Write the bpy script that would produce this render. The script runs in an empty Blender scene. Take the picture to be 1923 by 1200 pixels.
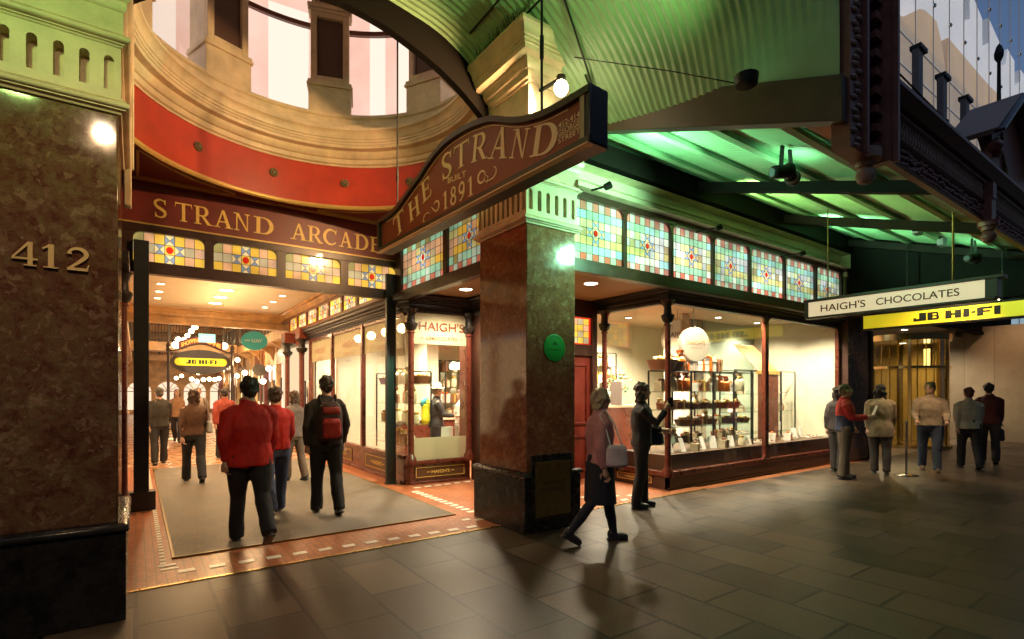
import bpy, bmesh, math, random
from mathutils import Vector, Matrix, noise
random.seed(7)
S = bpy.context.scene
COL = S.collection
D = bpy.data
rad = math.radians

# ---------------------------------------------------------------- camera, world, sun, exposure
cam_d = D.cameras.new("camera"); cam = D.objects.new("camera", cam_d); COL.objects.link(cam)
cam.location = (0, 0, 1.6); cam.rotation_euler = (rad(90), 0, rad(-35.54))
cam_d.sensor_width = 36; cam_d.lens = 18.515; cam_d.shift_y = 0.0702
cam_d.clip_start = 0.05; cam_d.clip_end = 2000
S.camera = cam
W = D.worlds.new("World"); S.world = W; W.use_nodes = True
wn = W.node_tree.nodes; wl = W.node_tree.links
bg = wn["Background"]; sky = wn.new("ShaderNodeTexSky"); sky.sky_type = 'NISHITA'
sky.sun_disc = False; sky.sun_elevation = rad(30); sky.sun_rotation = rad(195)
wl.new(sky.outputs[0], bg.inputs[0]); bg.inputs[1].default_value = 0.085
sun_d = D.lights.new("sun", 'SUN'); sun = D.objects.new("sun", sun_d); COL.objects.link(sun)
sun_d.energy = 2.4; sun_d.angle = rad(.5); sun_d.color = (1, .9, .78)
sun.rotation_euler = (rad(60), 0, rad(-15)); sun.location = (0, -20, 30)
S.view_settings.view_transform = 'Standard'; S.view_settings.look = 'None'
S.view_settings.exposure = 0.22; S.view_settings.gamma = 1.0
S.cycles.use_denoising = True
S.cycles.max_bounces = 8; S.cycles.diffuse_bounces = 4; S.cycles.glossy_bounces = 4
S.cycles.transparent_max_bounces = 16; S.cycles.sample_clamp_indirect = 4.0
S.cycles.caustics_reflective = False; S.cycles.caustics_refractive = False

# ---------------------------------------------------------------- materials
def mat(name, col, rough=.5, metal=0., var=0., vscale=3., bump=0., bscale=40., emit=0., ecol=None, coat=0., spec=.5, col2=None):
    m = D.materials.new(name); m.use_nodes = True
    n = m.node_tree.nodes; l = m.node_tree.links; b = n["Principled BSDF"]
    b.inputs["Base Color"].default_value = (*col, 1); b.inputs["Roughness"].default_value = rough
    b.inputs["Metallic"].default_value = metal; b.inputs["Coat Weight"].default_value = coat
    b.inputs["Specular IOR Level"].default_value = spec
    if emit:
        b.inputs["Emission Color"].default_value = (*(ecol or col), 1); b.inputs["Emission Strength"].default_value = emit
    if var or bump:
        tc = n.new("ShaderNodeTexCoord")
    if var:
        nz = n.new("ShaderNodeTexNoise"); nz.inputs["Scale"].default_value = vscale; nz.inputs["Detail"].default_value = 6
        nz.inputs["Roughness"].default_value = .65
        l.new(tc.outputs["Object"], nz.inputs["Vector"])
        cr = n.new("ShaderNodeValToRGB"); l.new(nz.outputs["Fac"], cr.inputs["Fac"])
        c2 = col2 or tuple(min(1, c * (1 + var)) for c in col)
        c1 = tuple(c * (1 - var) for c in col)
        cr.color_ramp.elements[0].position = .32; cr.color_ramp.elements[1].position = .68
        cr.color_ramp.elements[0].color = (*c1, 1); cr.color_ramp.elements[1].color = (*c2, 1)
        l.new(cr.outputs["Color"], b.inputs["Base Color"])
        mr = n.new("ShaderNodeMapRange"); mr.inputs["To Min"].default_value = max(0, rough - .08); mr.inputs["To Max"].default_value = min(1, rough + .1)
        l.new(nz.outputs["Fac"], mr.inputs["Value"]); l.new(mr.outputs[0], b.inputs["Roughness"])
    if bump:
        nb = n.new("ShaderNodeTexNoise"); nb.inputs["Scale"].default_value = bscale; nb.inputs["Detail"].default_value = 4
        l.new(tc.outputs["Object"], nb.inputs["Vector"])
        bp = n.new("ShaderNodeBump"); bp.inputs["Strength"].default_value = bump; bp.inputs["Distance"].default_value = .01
        l.new(nb.outputs["Fac"], bp.inputs["Height"]); l.new(bp.outputs[0], b.inputs["Normal"])
    return m

def emat(name, col, strength):
    m = D.materials.new(name); m.use_nodes = True
    n = m.node_tree.nodes; n.clear(); o = n.new("ShaderNodeOutputMaterial"); e = n.new("ShaderNodeEmission")
    e.inputs[0].default_value = (*col, 1); e.inputs[1].default_value = strength
    m.node_tree.links.new(e.outputs[0], o.inputs[0]); return m

def glass_mat(name, tint=(1, 1, 1), gloss=1.0, ior=1.5, rough=.0):
    m = D.materials.new(name); m.use_nodes = True
    n = m.node_tree.nodes; l = m.node_tree.links; n.clear()
    o = n.new("ShaderNodeOutputMaterial"); t = n.new("ShaderNodeBsdfTransparent"); g = n.new("ShaderNodeBsdfGlossy")
    t.inputs[0].default_value = (*tint, 1); g.inputs["Roughness"].default_value = rough
    f = n.new("ShaderNodeFresnel"); f.inputs[0].default_value = ior
    mu = n.new("ShaderNodeMath"); mu.operation = 'MULTIPLY'; mu.inputs[1].default_value = gloss
    mx = n.new("ShaderNodeMixShader")
    l.new(f.outputs[0], mu.inputs[0]); l.new(mu.outputs[0], mx.inputs[0]); l.new(t.outputs[0], mx.inputs[1]); l.new(g.outputs[0], mx.inputs[2])
    l.new(mx.outputs[0], o.inputs[0]); return m

def marble(name, ramp, scale=4., rough=.12, fleck=True):
    m = D.materials.new(name); m.use_nodes = True
    n = m.node_tree.nodes; l = m.node_tree.links; b = n["Principled BSDF"]
    tc = n.new("ShaderNodeTexCoord")
    w = n.new("ShaderNodeTexNoise"); w.inputs["Scale"].default_value = scale * .6; w.inputs["Detail"].default_value = 5
    l.new(tc.outputs["Object"], w.inputs["Vector"])
    mx = n.new("ShaderNodeMixRGB"); mx.blend_type = 'ADD'; mx.inputs[0].default_value = .45
    l.new(tc.outputs["Object"], mx.inputs[1]); l.new(w.outputs["Color"], mx.inputs[2])
    n2 = n.new("ShaderNodeTexNoise"); n2.inputs["Scale"].default_value = scale; n2.inputs["Detail"].default_value = 14; n2.inputs["Roughness"].default_value = .86
    l.new(mx.outputs[0], n2.inputs["Vector"])
    cr = n.new("ShaderNodeValToRGB"); e = cr.color_ramp.elements
    for i, (p, c) in enumerate(ramp):
        el = e[i] if i < 2 else e.new(p)
        el.position = p; el.color = (*c, 1)
    l.new(n2.outputs["Fac"], cr.inputs["Fac"])
    v = n.new("ShaderNodeTexVoronoi"); v.inputs["Scale"].default_value = scale * 2.6
    l.new(mx.outputs[0], v.inputs["Vector"])
    c2 = n.new("ShaderNodeValToRGB"); c2.color_ramp.elements[0].position = .0; c2.color_ramp.elements[1].position = .16
    c2.color_ramp.elements[0].color = (1, 1, 1, 1); c2.color_ramp.elements[1].color = (0, 0, 0, 1)
    n3 = n.new("ShaderNodeTexNoise"); n3.inputs["Scale"].default_value = scale * 1.7; l.new(tc.outputs["Object"], n3.inputs["Vector"])
    c3 = n.new("ShaderNodeValToRGB"); c3.color_ramp.elements[0].position = .47; c3.color_ramp.elements[1].position = .60
    l.new(n3.outputs["Fac"], c3.inputs["Fac"]); l.new(v.outputs["Distance"], c2.inputs["Fac"])
    mm = n.new("ShaderNodeMath"); mm.operation = 'MULTIPLY'; l.new(c2.outputs["Color"], mm.inputs[0]); l.new(c3.outputs["Color"], mm.inputs[1])
    m3 = n.new("ShaderNodeMath"); m3.operation = 'MULTIPLY'; m3.inputs[1].default_value = .85 if fleck else .0; l.new(mm.outputs[0], m3.inputs[0])
    mf = n.new("ShaderNodeMixRGB"); mf.inputs[2].default_value = (.42, .34, .26, 1)
    vc = n.new("ShaderNodeTexVoronoi"); vc.inputs["Scale"].default_value = scale * 3.4; vc.inputs["Randomness"].default_value = 1
    dw = n.new("ShaderNodeTexNoise"); dw.inputs["Scale"].default_value = scale * 3; dw.inputs["Detail"].default_value = 4; l.new(tc.outputs["Object"], dw.inputs["Vector"])
    dm = n.new("ShaderNodeMixRGB"); dm.blend_type = 'ADD'; dm.inputs[0].default_value = .12; l.new(tc.outputs["Object"], dm.inputs[1]); l.new(dw.outputs["Color"], dm.inputs[2])
    l.new(dm.outputs[0], vc.inputs["Vector"])
    sx_ = n.new("ShaderNodeSeparateColor"); l.new(vc.outputs["Color"], sx_.inputs[0])
    cc_ = n.new("ShaderNodeValToRGB"); ce = cc_.color_ramp.elements
    for i, (pp_, c) in enumerate([(.1, ramp[1][1]), (.35, ramp[2][1]), (.55, ramp[3][1]), (.75, ramp[1][1]), (.97, ramp[4 if len(ramp) > 4 else -1][1])]):
        el = ce[i] if i < 2 else ce.new(pp_)
        el.position = pp_; el.color = (*c, 1)
    l.new(sx_.outputs[0], cc_.inputs["Fac"])
    cm = n.new("ShaderNodeMixRGB"); cm.inputs[0].default_value = .34; l.new(cr.outputs["Color"], cm.inputs[1]); l.new(cc_.outputs["Color"], cm.inputs[2])
    l.new(m3.outputs[0], mf.inputs[0]); l.new(cm.outputs[0], mf.inputs[1]); l.new(mf.outputs[0], b.inputs["Base Color"])
    b.inputs["Roughness"].default_value = rough
    mr = n.new("ShaderNodeMapRange"); mr.inputs["To Min"].default_value = rough * .6; mr.inputs["To Max"].default_value = rough * 1.7
    l.new(n3.outputs["Fac"], mr.inputs["Value"]); l.new(mr.outputs[0], b.inputs["Roughness"])
    return m

def brick_mat(name, c1, c2, mortar, bw, rh, ms, rough=.5, rot=0., off=.5, bump=.25, var=.35, vscale=2.5, fine=60., speck=70., gum=0.):
    m = D.materials.new(name); m.use_nodes = True
    n = m.node_tree.nodes; l = m.node_tree.links; b = n["Principled BSDF"]
    tc = n.new("ShaderNodeTexCoord"); mp = n.new("ShaderNodeMapping"); mp.inputs["Rotation"].default_value[2] = rot
    l.new(tc.outputs["Object"], mp.inputs["Vector"])
    br = n.new("ShaderNodeTexBrick"); br.offset = off
    br.inputs["Scale"].default_value = 1; br.inputs["Brick Width"].default_value = bw; br.inputs["Row Height"].default_value = rh
    br.inputs["Mortar Size"].default_value = ms; br.inputs["Mortar Smooth"].default_value = .1; br.inputs["Bias"].default_value = 0
    br.inputs["Color1"].default_value = (*c1, 1); br.inputs["Color2"].default_value = (*c2, 1); br.inputs["Mortar"].default_value = (*mortar, 1)
    l.new(mp.outputs[0], br.inputs["Vector"])
    nz = n.new("ShaderNodeTexNoise"); nz.inputs["Scale"].default_value = vscale; nz.inputs["Detail"].default_value = 8; nz.inputs["Roughness"].default_value = .7
    l.new(tc.outputs["Object"], nz.inputs["Vector"])
    cr = n.new("ShaderNodeValToRGB"); cr.color_ramp.elements[0].position = .3; cr.color_ramp.elements[1].position = .7
    cr.color_ramp.elements[0].color = (1 - var,) * 3 + (1,); cr.color_ramp.elements[1].color = (1 + var,) * 3 + (1,)
    l.new(nz.outputs["Fac"], cr.inputs["Fac"])
    mx = n.new("ShaderNodeMixRGB"); mx.blend_type = 'MULTIPLY'; mx.inputs[0].default_value = 1
    l.new(br.outputs["Color"], mx.inputs[1]); l.new(cr.outputs["Color"], mx.inputs[2])
    sp = n.new("ShaderNodeTexNoise"); sp.inputs["Scale"].default_value = speck; sp.inputs["Detail"].default_value = 3; sp.inputs["Roughness"].default_value = .8
    l.new(tc.outputs["Object"], sp.inputs["Vector"])
    sr = n.new("ShaderNodeValToRGB"); sr.color_ramp.elements[0].position = .36; sr.color_ramp.elements[1].position = .66
    sr.color_ramp.elements[0].color = (.55, .55, .55, 1); sr.color_ramp.elements[1].color = (1.45, 1.45, 1.45, 1); l.new(sp.outputs["Fac"], sr.inputs["Fac"])
    m2 = n.new("ShaderNodeMixRGB"); m2.blend_type = 'MULTIPLY'; m2.inputs[0].default_value = 1; l.new(mx.outputs[0], m2.inputs[1]); l.new(sr.outputs["Color"], m2.inputs[2])
    gv = n.new("ShaderNodeTexVoronoi"); gv.inputs["Scale"].default_value = 2.6; l.new(tc.outputs["Object"], gv.inputs["Vector"])
    gr = n.new("ShaderNodeValToRGB"); gr.color_ramp.elements[0].position = .03; gr.color_ramp.elements[1].position = .055
    gr.color_ramp.elements[0].color = (.35, .33, .32, 1); gr.color_ramp.elements[1].color = (1, 1, 1, 1); l.new(gv.outputs["Distance"], gr.inputs["Fac"])
    m4 = n.new("ShaderNodeMixRGB"); m4.blend_type = 'MULTIPLY'; m4.inputs[0].default_value = gum; l.new(m2.outputs[0], m4.inputs[1]); l.new(gr.outputs["Color"], m4.inputs[2])
    l.new(m4.outputs[0], b.inputs["Base Color"])
    mr = n.new("ShaderNodeMapRange"); mr.inputs["To Min"].default_value = rough - .12; mr.inputs["To Max"].default_value = rough + .15
    l.new(nz.outputs["Fac"], mr.inputs["Value"]); l.new(mr.outputs[0], b.inputs["Roughness"])
    fn = n.new("ShaderNodeTexNoise"); fn.inputs["Scale"].default_value = fine; l.new(tc.outputs["Object"], fn.inputs["Vector"])
    iv = n.new("ShaderNodeMath"); iv.operation = 'MULTIPLY_ADD'; iv.inputs[1].default_value = -1.; l.new(br.outputs["Fac"], iv.inputs[0])
    sc = n.new("ShaderNodeMath"); sc.operation = 'MULTIPLY'; sc.inputs[1].default_value = .35; l.new(fn.outputs["Fac"], sc.inputs[0]); l.new(sc.outputs[0], iv.inputs[2])
    bp = n.new("ShaderNodeBump"); bp.inputs["Strength"].default_value = bump; bp.inputs["Distance"].default_value = .006
    l.new(iv.outputs[0], bp.inputs["Height"]); l.new(bp.outputs[0], b.inputs["Normal"])
    return m

M = {}
M['cream'] = mat("cream_paint", (.62, .50, .33), .45, var=.24, vscale=2.6, bump=.1, bscale=25)
M['cream_pale'] = mat("pale_cream_plaster", (.66, .56, .40), .6, var=.06, vscale=3)
M['shop_wall'] = mat("shop_cream_wall", (.74, .69, .54), .6, var=.05, vscale=2)
M['shop_green'] = mat("shop_pale_green_wall", (.46, .58, .46), .6, var=.05)
M['mint'] = mat("pale_green_iron", (.26, .42, .22), .45, var=.14, vscale=2, bump=.08, bscale=12)
M['red'] = mat("red_frieze_paint", (.45, .040, .014), .42, var=.22, vscale=1.8, bump=.05, bscale=30)
M['maroon'] = mat("maroon_paint", (.17, .020, .014), .4, var=.2, vscale=4)
M['maroon_dark'] = mat("dark_maroon_paint", (.022, .006, .006), .5, var=.2)
M['gold'] = mat("gold_paint", (.58, .38, .11), .38, metal=.35, var=.1, vscale=30)
M['gold_flat'] = mat("gilt_lettering", (.88, .58, .14), .4, metal=.0, var=.08, vscale=30)
M['wood'] = mat("mahogany", (.115, .026, .014), .28, var=.35, vscale=9, coat=.4)
M['wood_dark'] = mat("dark_mahogany", (.045, .017, .011), .32, var=.3, vscale=8, coat=.2)
M['ebony'] = mat("blackened_timber", (.022, .017, .014), .38, var=.3, vscale=14, bump=.15)
M['steel'] = mat("dark_painted_steel", (.013, .015, .014), .42, var=.3, vscale=7, bump=.1)
M['brass'] = mat("brass", (.62, .42, .15), .28, metal=1., var=.1, vscale=20)
M['brass_dull'] = mat("dull_brass_plate", (.20, .135, .045), .38, metal=.7, var=.2, vscale=12)
M['chrome'] = mat("polished_metal", (.62, .60, .55), .15, metal=1.)
M['black_stone'] = mat("black_polished_stone", (.013, .012, .012), .26, var=.5, vscale=9, col2=(.03, .027, .025), spec=.3)
M['marble_l'] = marble("breccia_marble_olive", [(.36, (.016, .009, .007)), (.45, (.11, .036, .024)), (.50, (.155, .080, .042)), (.555, (.165, .125, .055)), (.64, (.38, .26, .16))], 6.5, .075)
M['marble_r'] = marble("breccia_marble_red", [(.36, (.04, .014, .009)), (.45, (.17, .060, .032)), (.52, (.25, .10, .050)), (.58, (.28, .145, .08)), (.65, (.45, .29, .18))], 7, .09)
M['marble_b'] = marble("brown_polished_granite", [(.3, (.02, .01, .009)), (.45, (.07, .035, .032)), (.55, (.09, .05, .04)), (.7, (.14, .08, .07))], 6, .12)
M['pave'] = brick_mat("stone_flags", (.024, .0145, .0085), (.090, .058, .034), (.004, .003, .002), .80, .50, .014, .40, rot=rad(90), bump=.6, var=.42, vscale=2.2, gum=.8)
M['terra'] = brick_mat("terracotta_tiles", (.36, .115, .045), (.43, .15, .06), (.10, .045, .025), .145, .072, .003, .32, rot=rad(90), bump=.3, var=.22, vscale=3)
M['arc_tile'] = brick_mat("arcade_encaustic_tiles", (.42, .17, .075), (.56, .36, .20), (.12, .07, .04), .15, .15, .004, .26, rot=rad(45), off=0, bump=.2, var=.2)
M['lobby'] = brick_mat("lobby_floor_tiles", (.20, .15, .11), (.24, .18, .13), (.06, .05, .04), .6, .6, .004, .3, off=0, bump=.15)
M['beige_wall'] = brick_mat("beige_stone_panels", (.40, .32, .22), (.45, .36, .26), (.2, .16, .11), 1.3, .75, .006, .45, off=0, bump=.1, var=.12, speck=160)
M['white_tile'] = mat("white_tile", (.88, .82, .70), .3, var=.1, vscale=10)
M['mat'] = mat("coir_carpet", (.115, .090, .060), .46, var=.34, vscale=1.6, bump=.8, bscale=260)
_n = M['mat'].node_tree.nodes; _l = M['mat'].node_tree.links; _b = _n['Principled BSDF']; _src = _b.inputs['Base Color'].links[0].from_socket
_t = _n.new('ShaderNodeTexCoord'); _z = _n.new('ShaderNodeTexNoise'); _z.inputs['Scale'].default_value = 55; _z.inputs['Detail'].default_value = 4; _z.inputs['Roughness'].default_value = .9; _l.new(_t.outputs['Object'], _z.inputs['Vector'])
_c = _n.new('ShaderNodeValToRGB'); _c.color_ramp.elements[0].position = .38; _c.color_ramp.elements[1].position = .62; _c.color_ramp.elements[0].color = (.5, .5, .5, 1); _c.color_ramp.elements[1].color = (1.5, 1.5, 1.5, 1); _l.new(_z.outputs['Fac'], _c.inputs['Fac'])
_m = _n.new('ShaderNodeMixRGB'); _m.blend_type = 'MULTIPLY'; _m.inputs[0].default_value = 1; _l.new(_src, _m.inputs[1]); _l.new(_c.outputs['Color'], _m.inputs[2]); _l.new(_m.outputs[0], _b.inputs['Base Color'])
M['black'] = mat("black_paint", (.011, .010, .009), .5, spec=.25)
M['white'] = mat("white_card", (.75, .72, .66), .5)
M['glass'] = glass_mat("shop_glass", (.98, .985, .96), .28)
M['glass_case'] = glass_mat("case_glass", (.93, .98, .95), .5)
M['sign_red'] = mat("sign_red_brown", (.25, .05, .02), .4, var=.12, vscale=2.5)
M['sign_letter'] = mat("sign_cream_gilt", (.92, .62, .32), .42)
M['brown_text'] = mat("brown_lettering", (.14, .035, .015), .4)
M['navy'] = mat("navy_paint", (.014, .012, .022), .35, var=.2)
M['awn'] = mat("awning_maroon", (.19, .062, .046), .42, var=.3, vscale=6, bump=.2, bscale=18)
M['awn_pl'] = mat("awning_plum", (.20, .075, .065), .5, var=.3)
M['awn_grey'] = mat("awning_weathered_grey", (.30, .21, .17), .5, var=.25)
M['beam'] = mat("awning_rafter_paint", (.010, .007, .005), .75, var=.3, vscale=5, spec=.12)
M['beam_br'] = mat("brown_beam_paint", (.065, .038, .022), .5, var=.2, vscale=4)
M['yellow'] = mat("yellow_sign_face", (.9, .72, .02), .4, emit=.32, ecol=(1, .78, .02))
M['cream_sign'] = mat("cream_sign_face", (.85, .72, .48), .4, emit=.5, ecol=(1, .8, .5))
M['teal'] = mat("teal_sign", (.06, .42, .34), .4, emit=.15)
M['green_disc'] = mat("green_disc", (.015, .30, .045), .35)
M['reflected_stone'] = mat("reflected_tan_stone", (.62, .40, .19), .7, var=.1, vscale=.4, emit=.0)
M['reflected_white'] = mat("reflected_white_cladding", (.80, .77, .74), .6, var=.05, vscale=.3)
M['veil'] = glass_mat("facade_glass", (.86, .90, .97), .25)
M['dark_wall'] = mat("dark_wall", (.006, .005, .004), .85, var=.3, spec=.08)
M['lamp_warm'] = emat("lamp_warm", (1, .72, .38), 22)
M['lamp_white'] = emat("lamp_white", (1, .88, .68), 25)
M['lamp_soft'] = emat("lamp_soft", (1, .84, .58), 7)
M['bay_glow'] = emat("bay_room_light", (1, .62, .50), .92)
_n = M['bay_glow'].node_tree.nodes; _l = M['bay_glow'].node_tree.links
_t = _n.new("ShaderNodeTexCoord"); _z = _n.new("ShaderNodeTexNoise"); _z.inputs["Scale"].default_value = 1.1; _z.inputs["Detail"].default_value = 3
_c = _n.new("ShaderNodeValToRGB"); _c.color_ramp.elements[0].position = .35; _c.color_ramp.elements[1].position = .66
_c.color_ramp.elements[0].color = (.96, .56, .45, 1); _c.color_ramp.elements[1].color = (1, .68, .56, 1)
_l.new(_t.outputs["Object"], _z.inputs["Vector"]); _l.new(_z.outputs["Fac"], _c.inputs["Fac"])
_l.new(_c.outputs["Color"], [q for q in _n if q.type == 'EMISSION'][0].inputs[0])
M['tube_green'] = emat("green_tube", (.4, 1, .6), 4)
M['sign_lit'] = mat("lit_round_sign", (.30, .27, .21), .4, emit=.14, ecol=(1, .86, .6))
M['exit'] = emat("exit_sign_face", (.45, 1, .72), 1.6)

# ---------------------------------------------------------------- mesh building
ORG = {}
class MB:
    def __init__(s): s.v = []; s.f = []; s.m = []
    def add(s, vs, fs, mi=0, mx=None):
        o = len(s.v)
        for p in vs:
            p = Vector(p); s.v.append(mx @ p if mx else p)
        for f in fs: s.f.append([i + o for i in f]); s.m.append(mi)
        return s
    def box(s, x0, x1, y0, y1, z0, z1, mi=0, mx=None):
        v = [(x0, y0, z0), (x1, y0, z0), (x1, y1, z0), (x0, y1, z0), (x0, y0, z1), (x1, y0, z1), (x1, y1, z1), (x0, y1, z1)]
        return s.add(v, [(0, 3, 2, 1), (4, 5, 6, 7), (0, 1, 5, 4), (1, 2, 6, 5), (2, 3, 7, 6), (3, 0, 4, 7)], mi, mx)
    def bar(s, a, b, w, h, mi=0, up=(0, 0, 1)):
        a = Vector(a); b = Vector(b); d = (b - a).normalized(); up = Vector(up)
        sd = d.cross(up).normalized() * (w / 2); u = sd.cross(d).normalized() * (h / 2)
        v = [a - sd - u, a + sd - u, a + sd + u, a - sd + u, b - sd - u, b + sd - u, b + sd + u, b - sd + u]
        return s.add(v, [(0, 1, 2, 3), (7, 6, 5, 4), (0, 4, 5, 1), (1, 5, 6, 2), (2, 6, 7, 3), (3, 7, 4, 0)], mi)
    def prism(s, pts, vec, mi=0):
        vec = Vector(vec); n = len(pts); p = [Vector(q) for q in pts]
        v = p + [q + vec for q in p]
        f = [tuple(range(n))[::-1], tuple(range(n, 2 * n))] + [(i, (i + 1) % n, n + (i + 1) % n, n + i) for i in range(n)]
        return s.add(v, f, mi)
    def tube(s, pts, r, n=8, mi=0, cap=True):
        pts = [Vector(p) for p in pts]; k = len(pts); vs = []; fs = []
        rs = r if isinstance(r, (list, tuple)) else [r] * k
        pu = None
        for i, p in enumerate(pts):
            d = (pts[min(i + 1, k - 1)] - pts[max(i - 1, 0)]).normalized()
            if pu is None: pu = Vector((0, 0, 1)) if abs(d.z) < .9 else Vector((0, 1, 0))
            a = d.cross(pu).normalized(); b = a.cross(d).normalized(); pu = b
            for j in range(n):
                t = 2 * math.pi * j / n; vs.append(p + a * (rs[i] * math.cos(t)) + b * (rs[i] * math.sin(t)))
        for i in range(k - 1):
            for j in range(n): fs.append((i * n + j, i * n + (j + 1) % n, (i + 1) * n + (j + 1) % n, (i + 1) * n + j))
        if cap: fs += [tuple(range(n))[::-1], tuple(range((k - 1) * n, k * n))]
        return s.add(vs, fs, mi)
    def lathe(s, prof, loc=(0, 0, 0), n=16, mi=0, mx=None):
        vs = []; fs = []; k = len(prof); L = Vector(loc)
        for r, z in prof:
            for j in range(n):
                t = 2 * math.pi * j / n; vs.append(L + Vector((r * math.cos(t), r * math.sin(t), z)))
        for i in range(k - 1):
            for j in range(n): fs.append((i * n + j, i * n + (j + 1) % n, (i + 1) * n + (j + 1) % n, (i + 1) * n + j))
        fs += [tuple(range(n))[::-1], tuple(range((k - 1) * n, k * n))]
        return s.add(vs, fs, mi, mx)
    def ell(s, c, r, n=12, k=8, mi=0, mx=None):
        c = Vector(c); prof = []
        vs = []; fs = []
        for i in range(k + 1):
            ph = -math.pi / 2 + math.pi * i / k
            ph = max(-1.5, min(1.5, ph))
            for j in range(n):
                t = 2 * math.pi * j / n
                vs.append((c.x + r[0] * math.cos(ph) * math.cos(t), c.y + r[1] * math.cos(ph) * math.sin(t), c.z + r[2] * math.sin(ph)))
        for i in range(k):
            for j in range(n): fs.append((i * n + j, i * n + (j + 1) % n, (i + 1) * n + (j + 1) % n, (i + 1) * n + j))
        fs += [tuple(range(n))[::-1], tuple(range(k * n, (k + 1) * n))]
        return s.add(vs, fs, mi, mx)
    def sweep(s, path, prof, closed=False, mi=0, side=1, capped=True):
        """mitred moulding: path of (x,y), profile of (out,z); out points to the right of travel (side=1)"""
        P = [Vector((p[0], p[1])) for p in path]; n = len(P); k = len(prof); vs = []; fs = []
        for i in range(n):
            a = P[i] - P[i - 1] if (i > 0 or closed) else None
            b = P[(i + 1) % n] - P[i] if (i < n - 1 or closed) else None
            na = Vector((a.y, -a.x)).normalized() if a else None
            nb = Vector((b.y, -b.x)).normalized() if b else None
            if na is None: m = nb
            elif nb is None: m = na
            else:
                m = (na + nb).normalized(); m = m / max(.35, m.dot(na))
            for o, z in prof: vs.append((P[i].x + m.x * o * side, P[i].y + m.y * o * side, z))
        for i in range(n if closed else n - 1):
            j = (i + 1) % n
            for q in range(k - 1): fs.append((i * k + q, j * k + q, j * k + q + 1, i * k + q + 1))
        if capped and not closed: fs += [tuple(range(k)), tuple(range((n - 1) * k, n * k))[::-1]]
        return s.add(vs, fs, mi)
    def build(s, name, mats, parent=None, bevel=0, smooth=.6, fix=True):
        if not isinstance(mats, (list, tuple)): mats = [mats]
        o0 = ORG.get(parent.name, Vector()) if parent else Vector()
        me = D.meshes.new(name); me.from_pydata([tuple(p - o0) for p in s.v], [], s.f)
        for q in mats: me.materials.append(q)
        for p, mi in zip(me.polygons, s.m): p.material_index = mi
        if fix:
            bm = bmesh.new(); bm.from_mesh(me); bmesh.ops.recalc_face_normals(bm, faces=bm.faces[:]); bm.to_mesh(me); bm.free()
        if smooth:
            me.shade_smooth(); me.set_sharp_from_angle(angle=smooth)
        o = D.objects.new(name, me); COL.objects.link(o)
        if parent: o.parent = parent; ORG[o.name] = o0
        if bevel:
            b = o.modifiers.new("bevel", 'BEVEL'); b.width = bevel; b.segments = 2; b.limit_method = 'ANGLE'; b.angle_limit = rad(40)
        return o

def tag(o, label=None, cat=None, group=None, kind=None):
    if label: o['label'] = label
    if cat: o['category'] = cat
    if group: o['group'] = group
    if kind: o['kind'] = kind
    return o
def thing(name, label, cat, loc=(0, 0, 0), group=None, kind=None, local=False, rz=0):
    o = D.objects.new(name, None); COL.objects.link(o); o.location = loc; o.empty_display_size = .1
    o.rotation_euler = (0, 0, rz)
    ORG[o.name] = Vector() if local else Vector(loc)
    return tag(o, label, cat, group, kind)
def lamp(kind, loc, energy, col=(1, .75, .45), size=.1, parent=None, target=None, spot=60, blend=.5, size_y=None, spread=180):
    d = D.lights.new("lamp_light", kind); o = D.objects.new("lamp_light", d); COL.objects.link(o)
    d.energy = energy; d.color = col
    if kind == 'AREA':
        d.size = size; d.spread = rad(spread)
        if size_y: d.shape = 'RECTANGLE'; d.size_y = size_y
    else: d.shadow_soft_size = size
    if kind == 'SPOT': d.spot_size = rad(spot); d.spot_blend = blend
    o.location = loc
    if target is not None: o.rotation_euler = (Vector(target) - Vector(loc)).to_track_quat('-Z', 'Y').to_euler()
    return o

# ---------------------------------------------------------------- lettering
class Fr:
    """2-D drawing frame: origin, x axis, y axis; normal = x cross y points at the reader"""
    def __init__(s, o, ux, uy): s.o = Vector(o); s.x = Vector(ux).normalized(); s.y = Vector(uy).normalized(); s.n = s.x.cross(s.y)
    def p(s, a, b, h=0): return s.o + s.x * a + s.y * b + s.n * h
def font_polys(txt, bold=0., spacing=1.):
    c = D.curves.new("txt", 'FONT'); c.body = txt; c.offset = bold; c.space_character = spacing; c.fill_mode = 'FRONT'
    o = D.objects.new("txt", c); COL.objects.link(o)
    dg = bpy.context.evaluated_depsgraph_get(); dg.update()
    me = o.evaluated_get(dg).to_mesh()
    v = [tuple(q.co)[:2] for q in me.vertices]; f = [tuple(p.vertices) for p in me.polygons]
    o.evaluated_get(dg).to_mesh_clear(); D.objects.remove(o); D.curves.remove(c)
    return v, f
def put_text(mb, fr, txt, x0, x1, y0, y1, h=.004, bold=0., spacing=1., mi=0, mapf=None):
    v, f = font_polys(txt, bold, spacing)
    if not v: return
    ax = min(p[0] for p in v); bx = max(p[0] for p in v); ay = min(p[1] for p in v); by = max(p[1] for p in v)
    out = []
    for p in v:
        a = x0 + (x1 - x0) * (p[0] - ax) / (bx - ax); b = y0 + (y1 - y0) * (p[1] - ay) / max(1e-6, by - ay)
        if mapf: a, b = mapf(a, b)
        out.append(fr.p(a, b, h))
    mb.add(out, f, mi)

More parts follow.
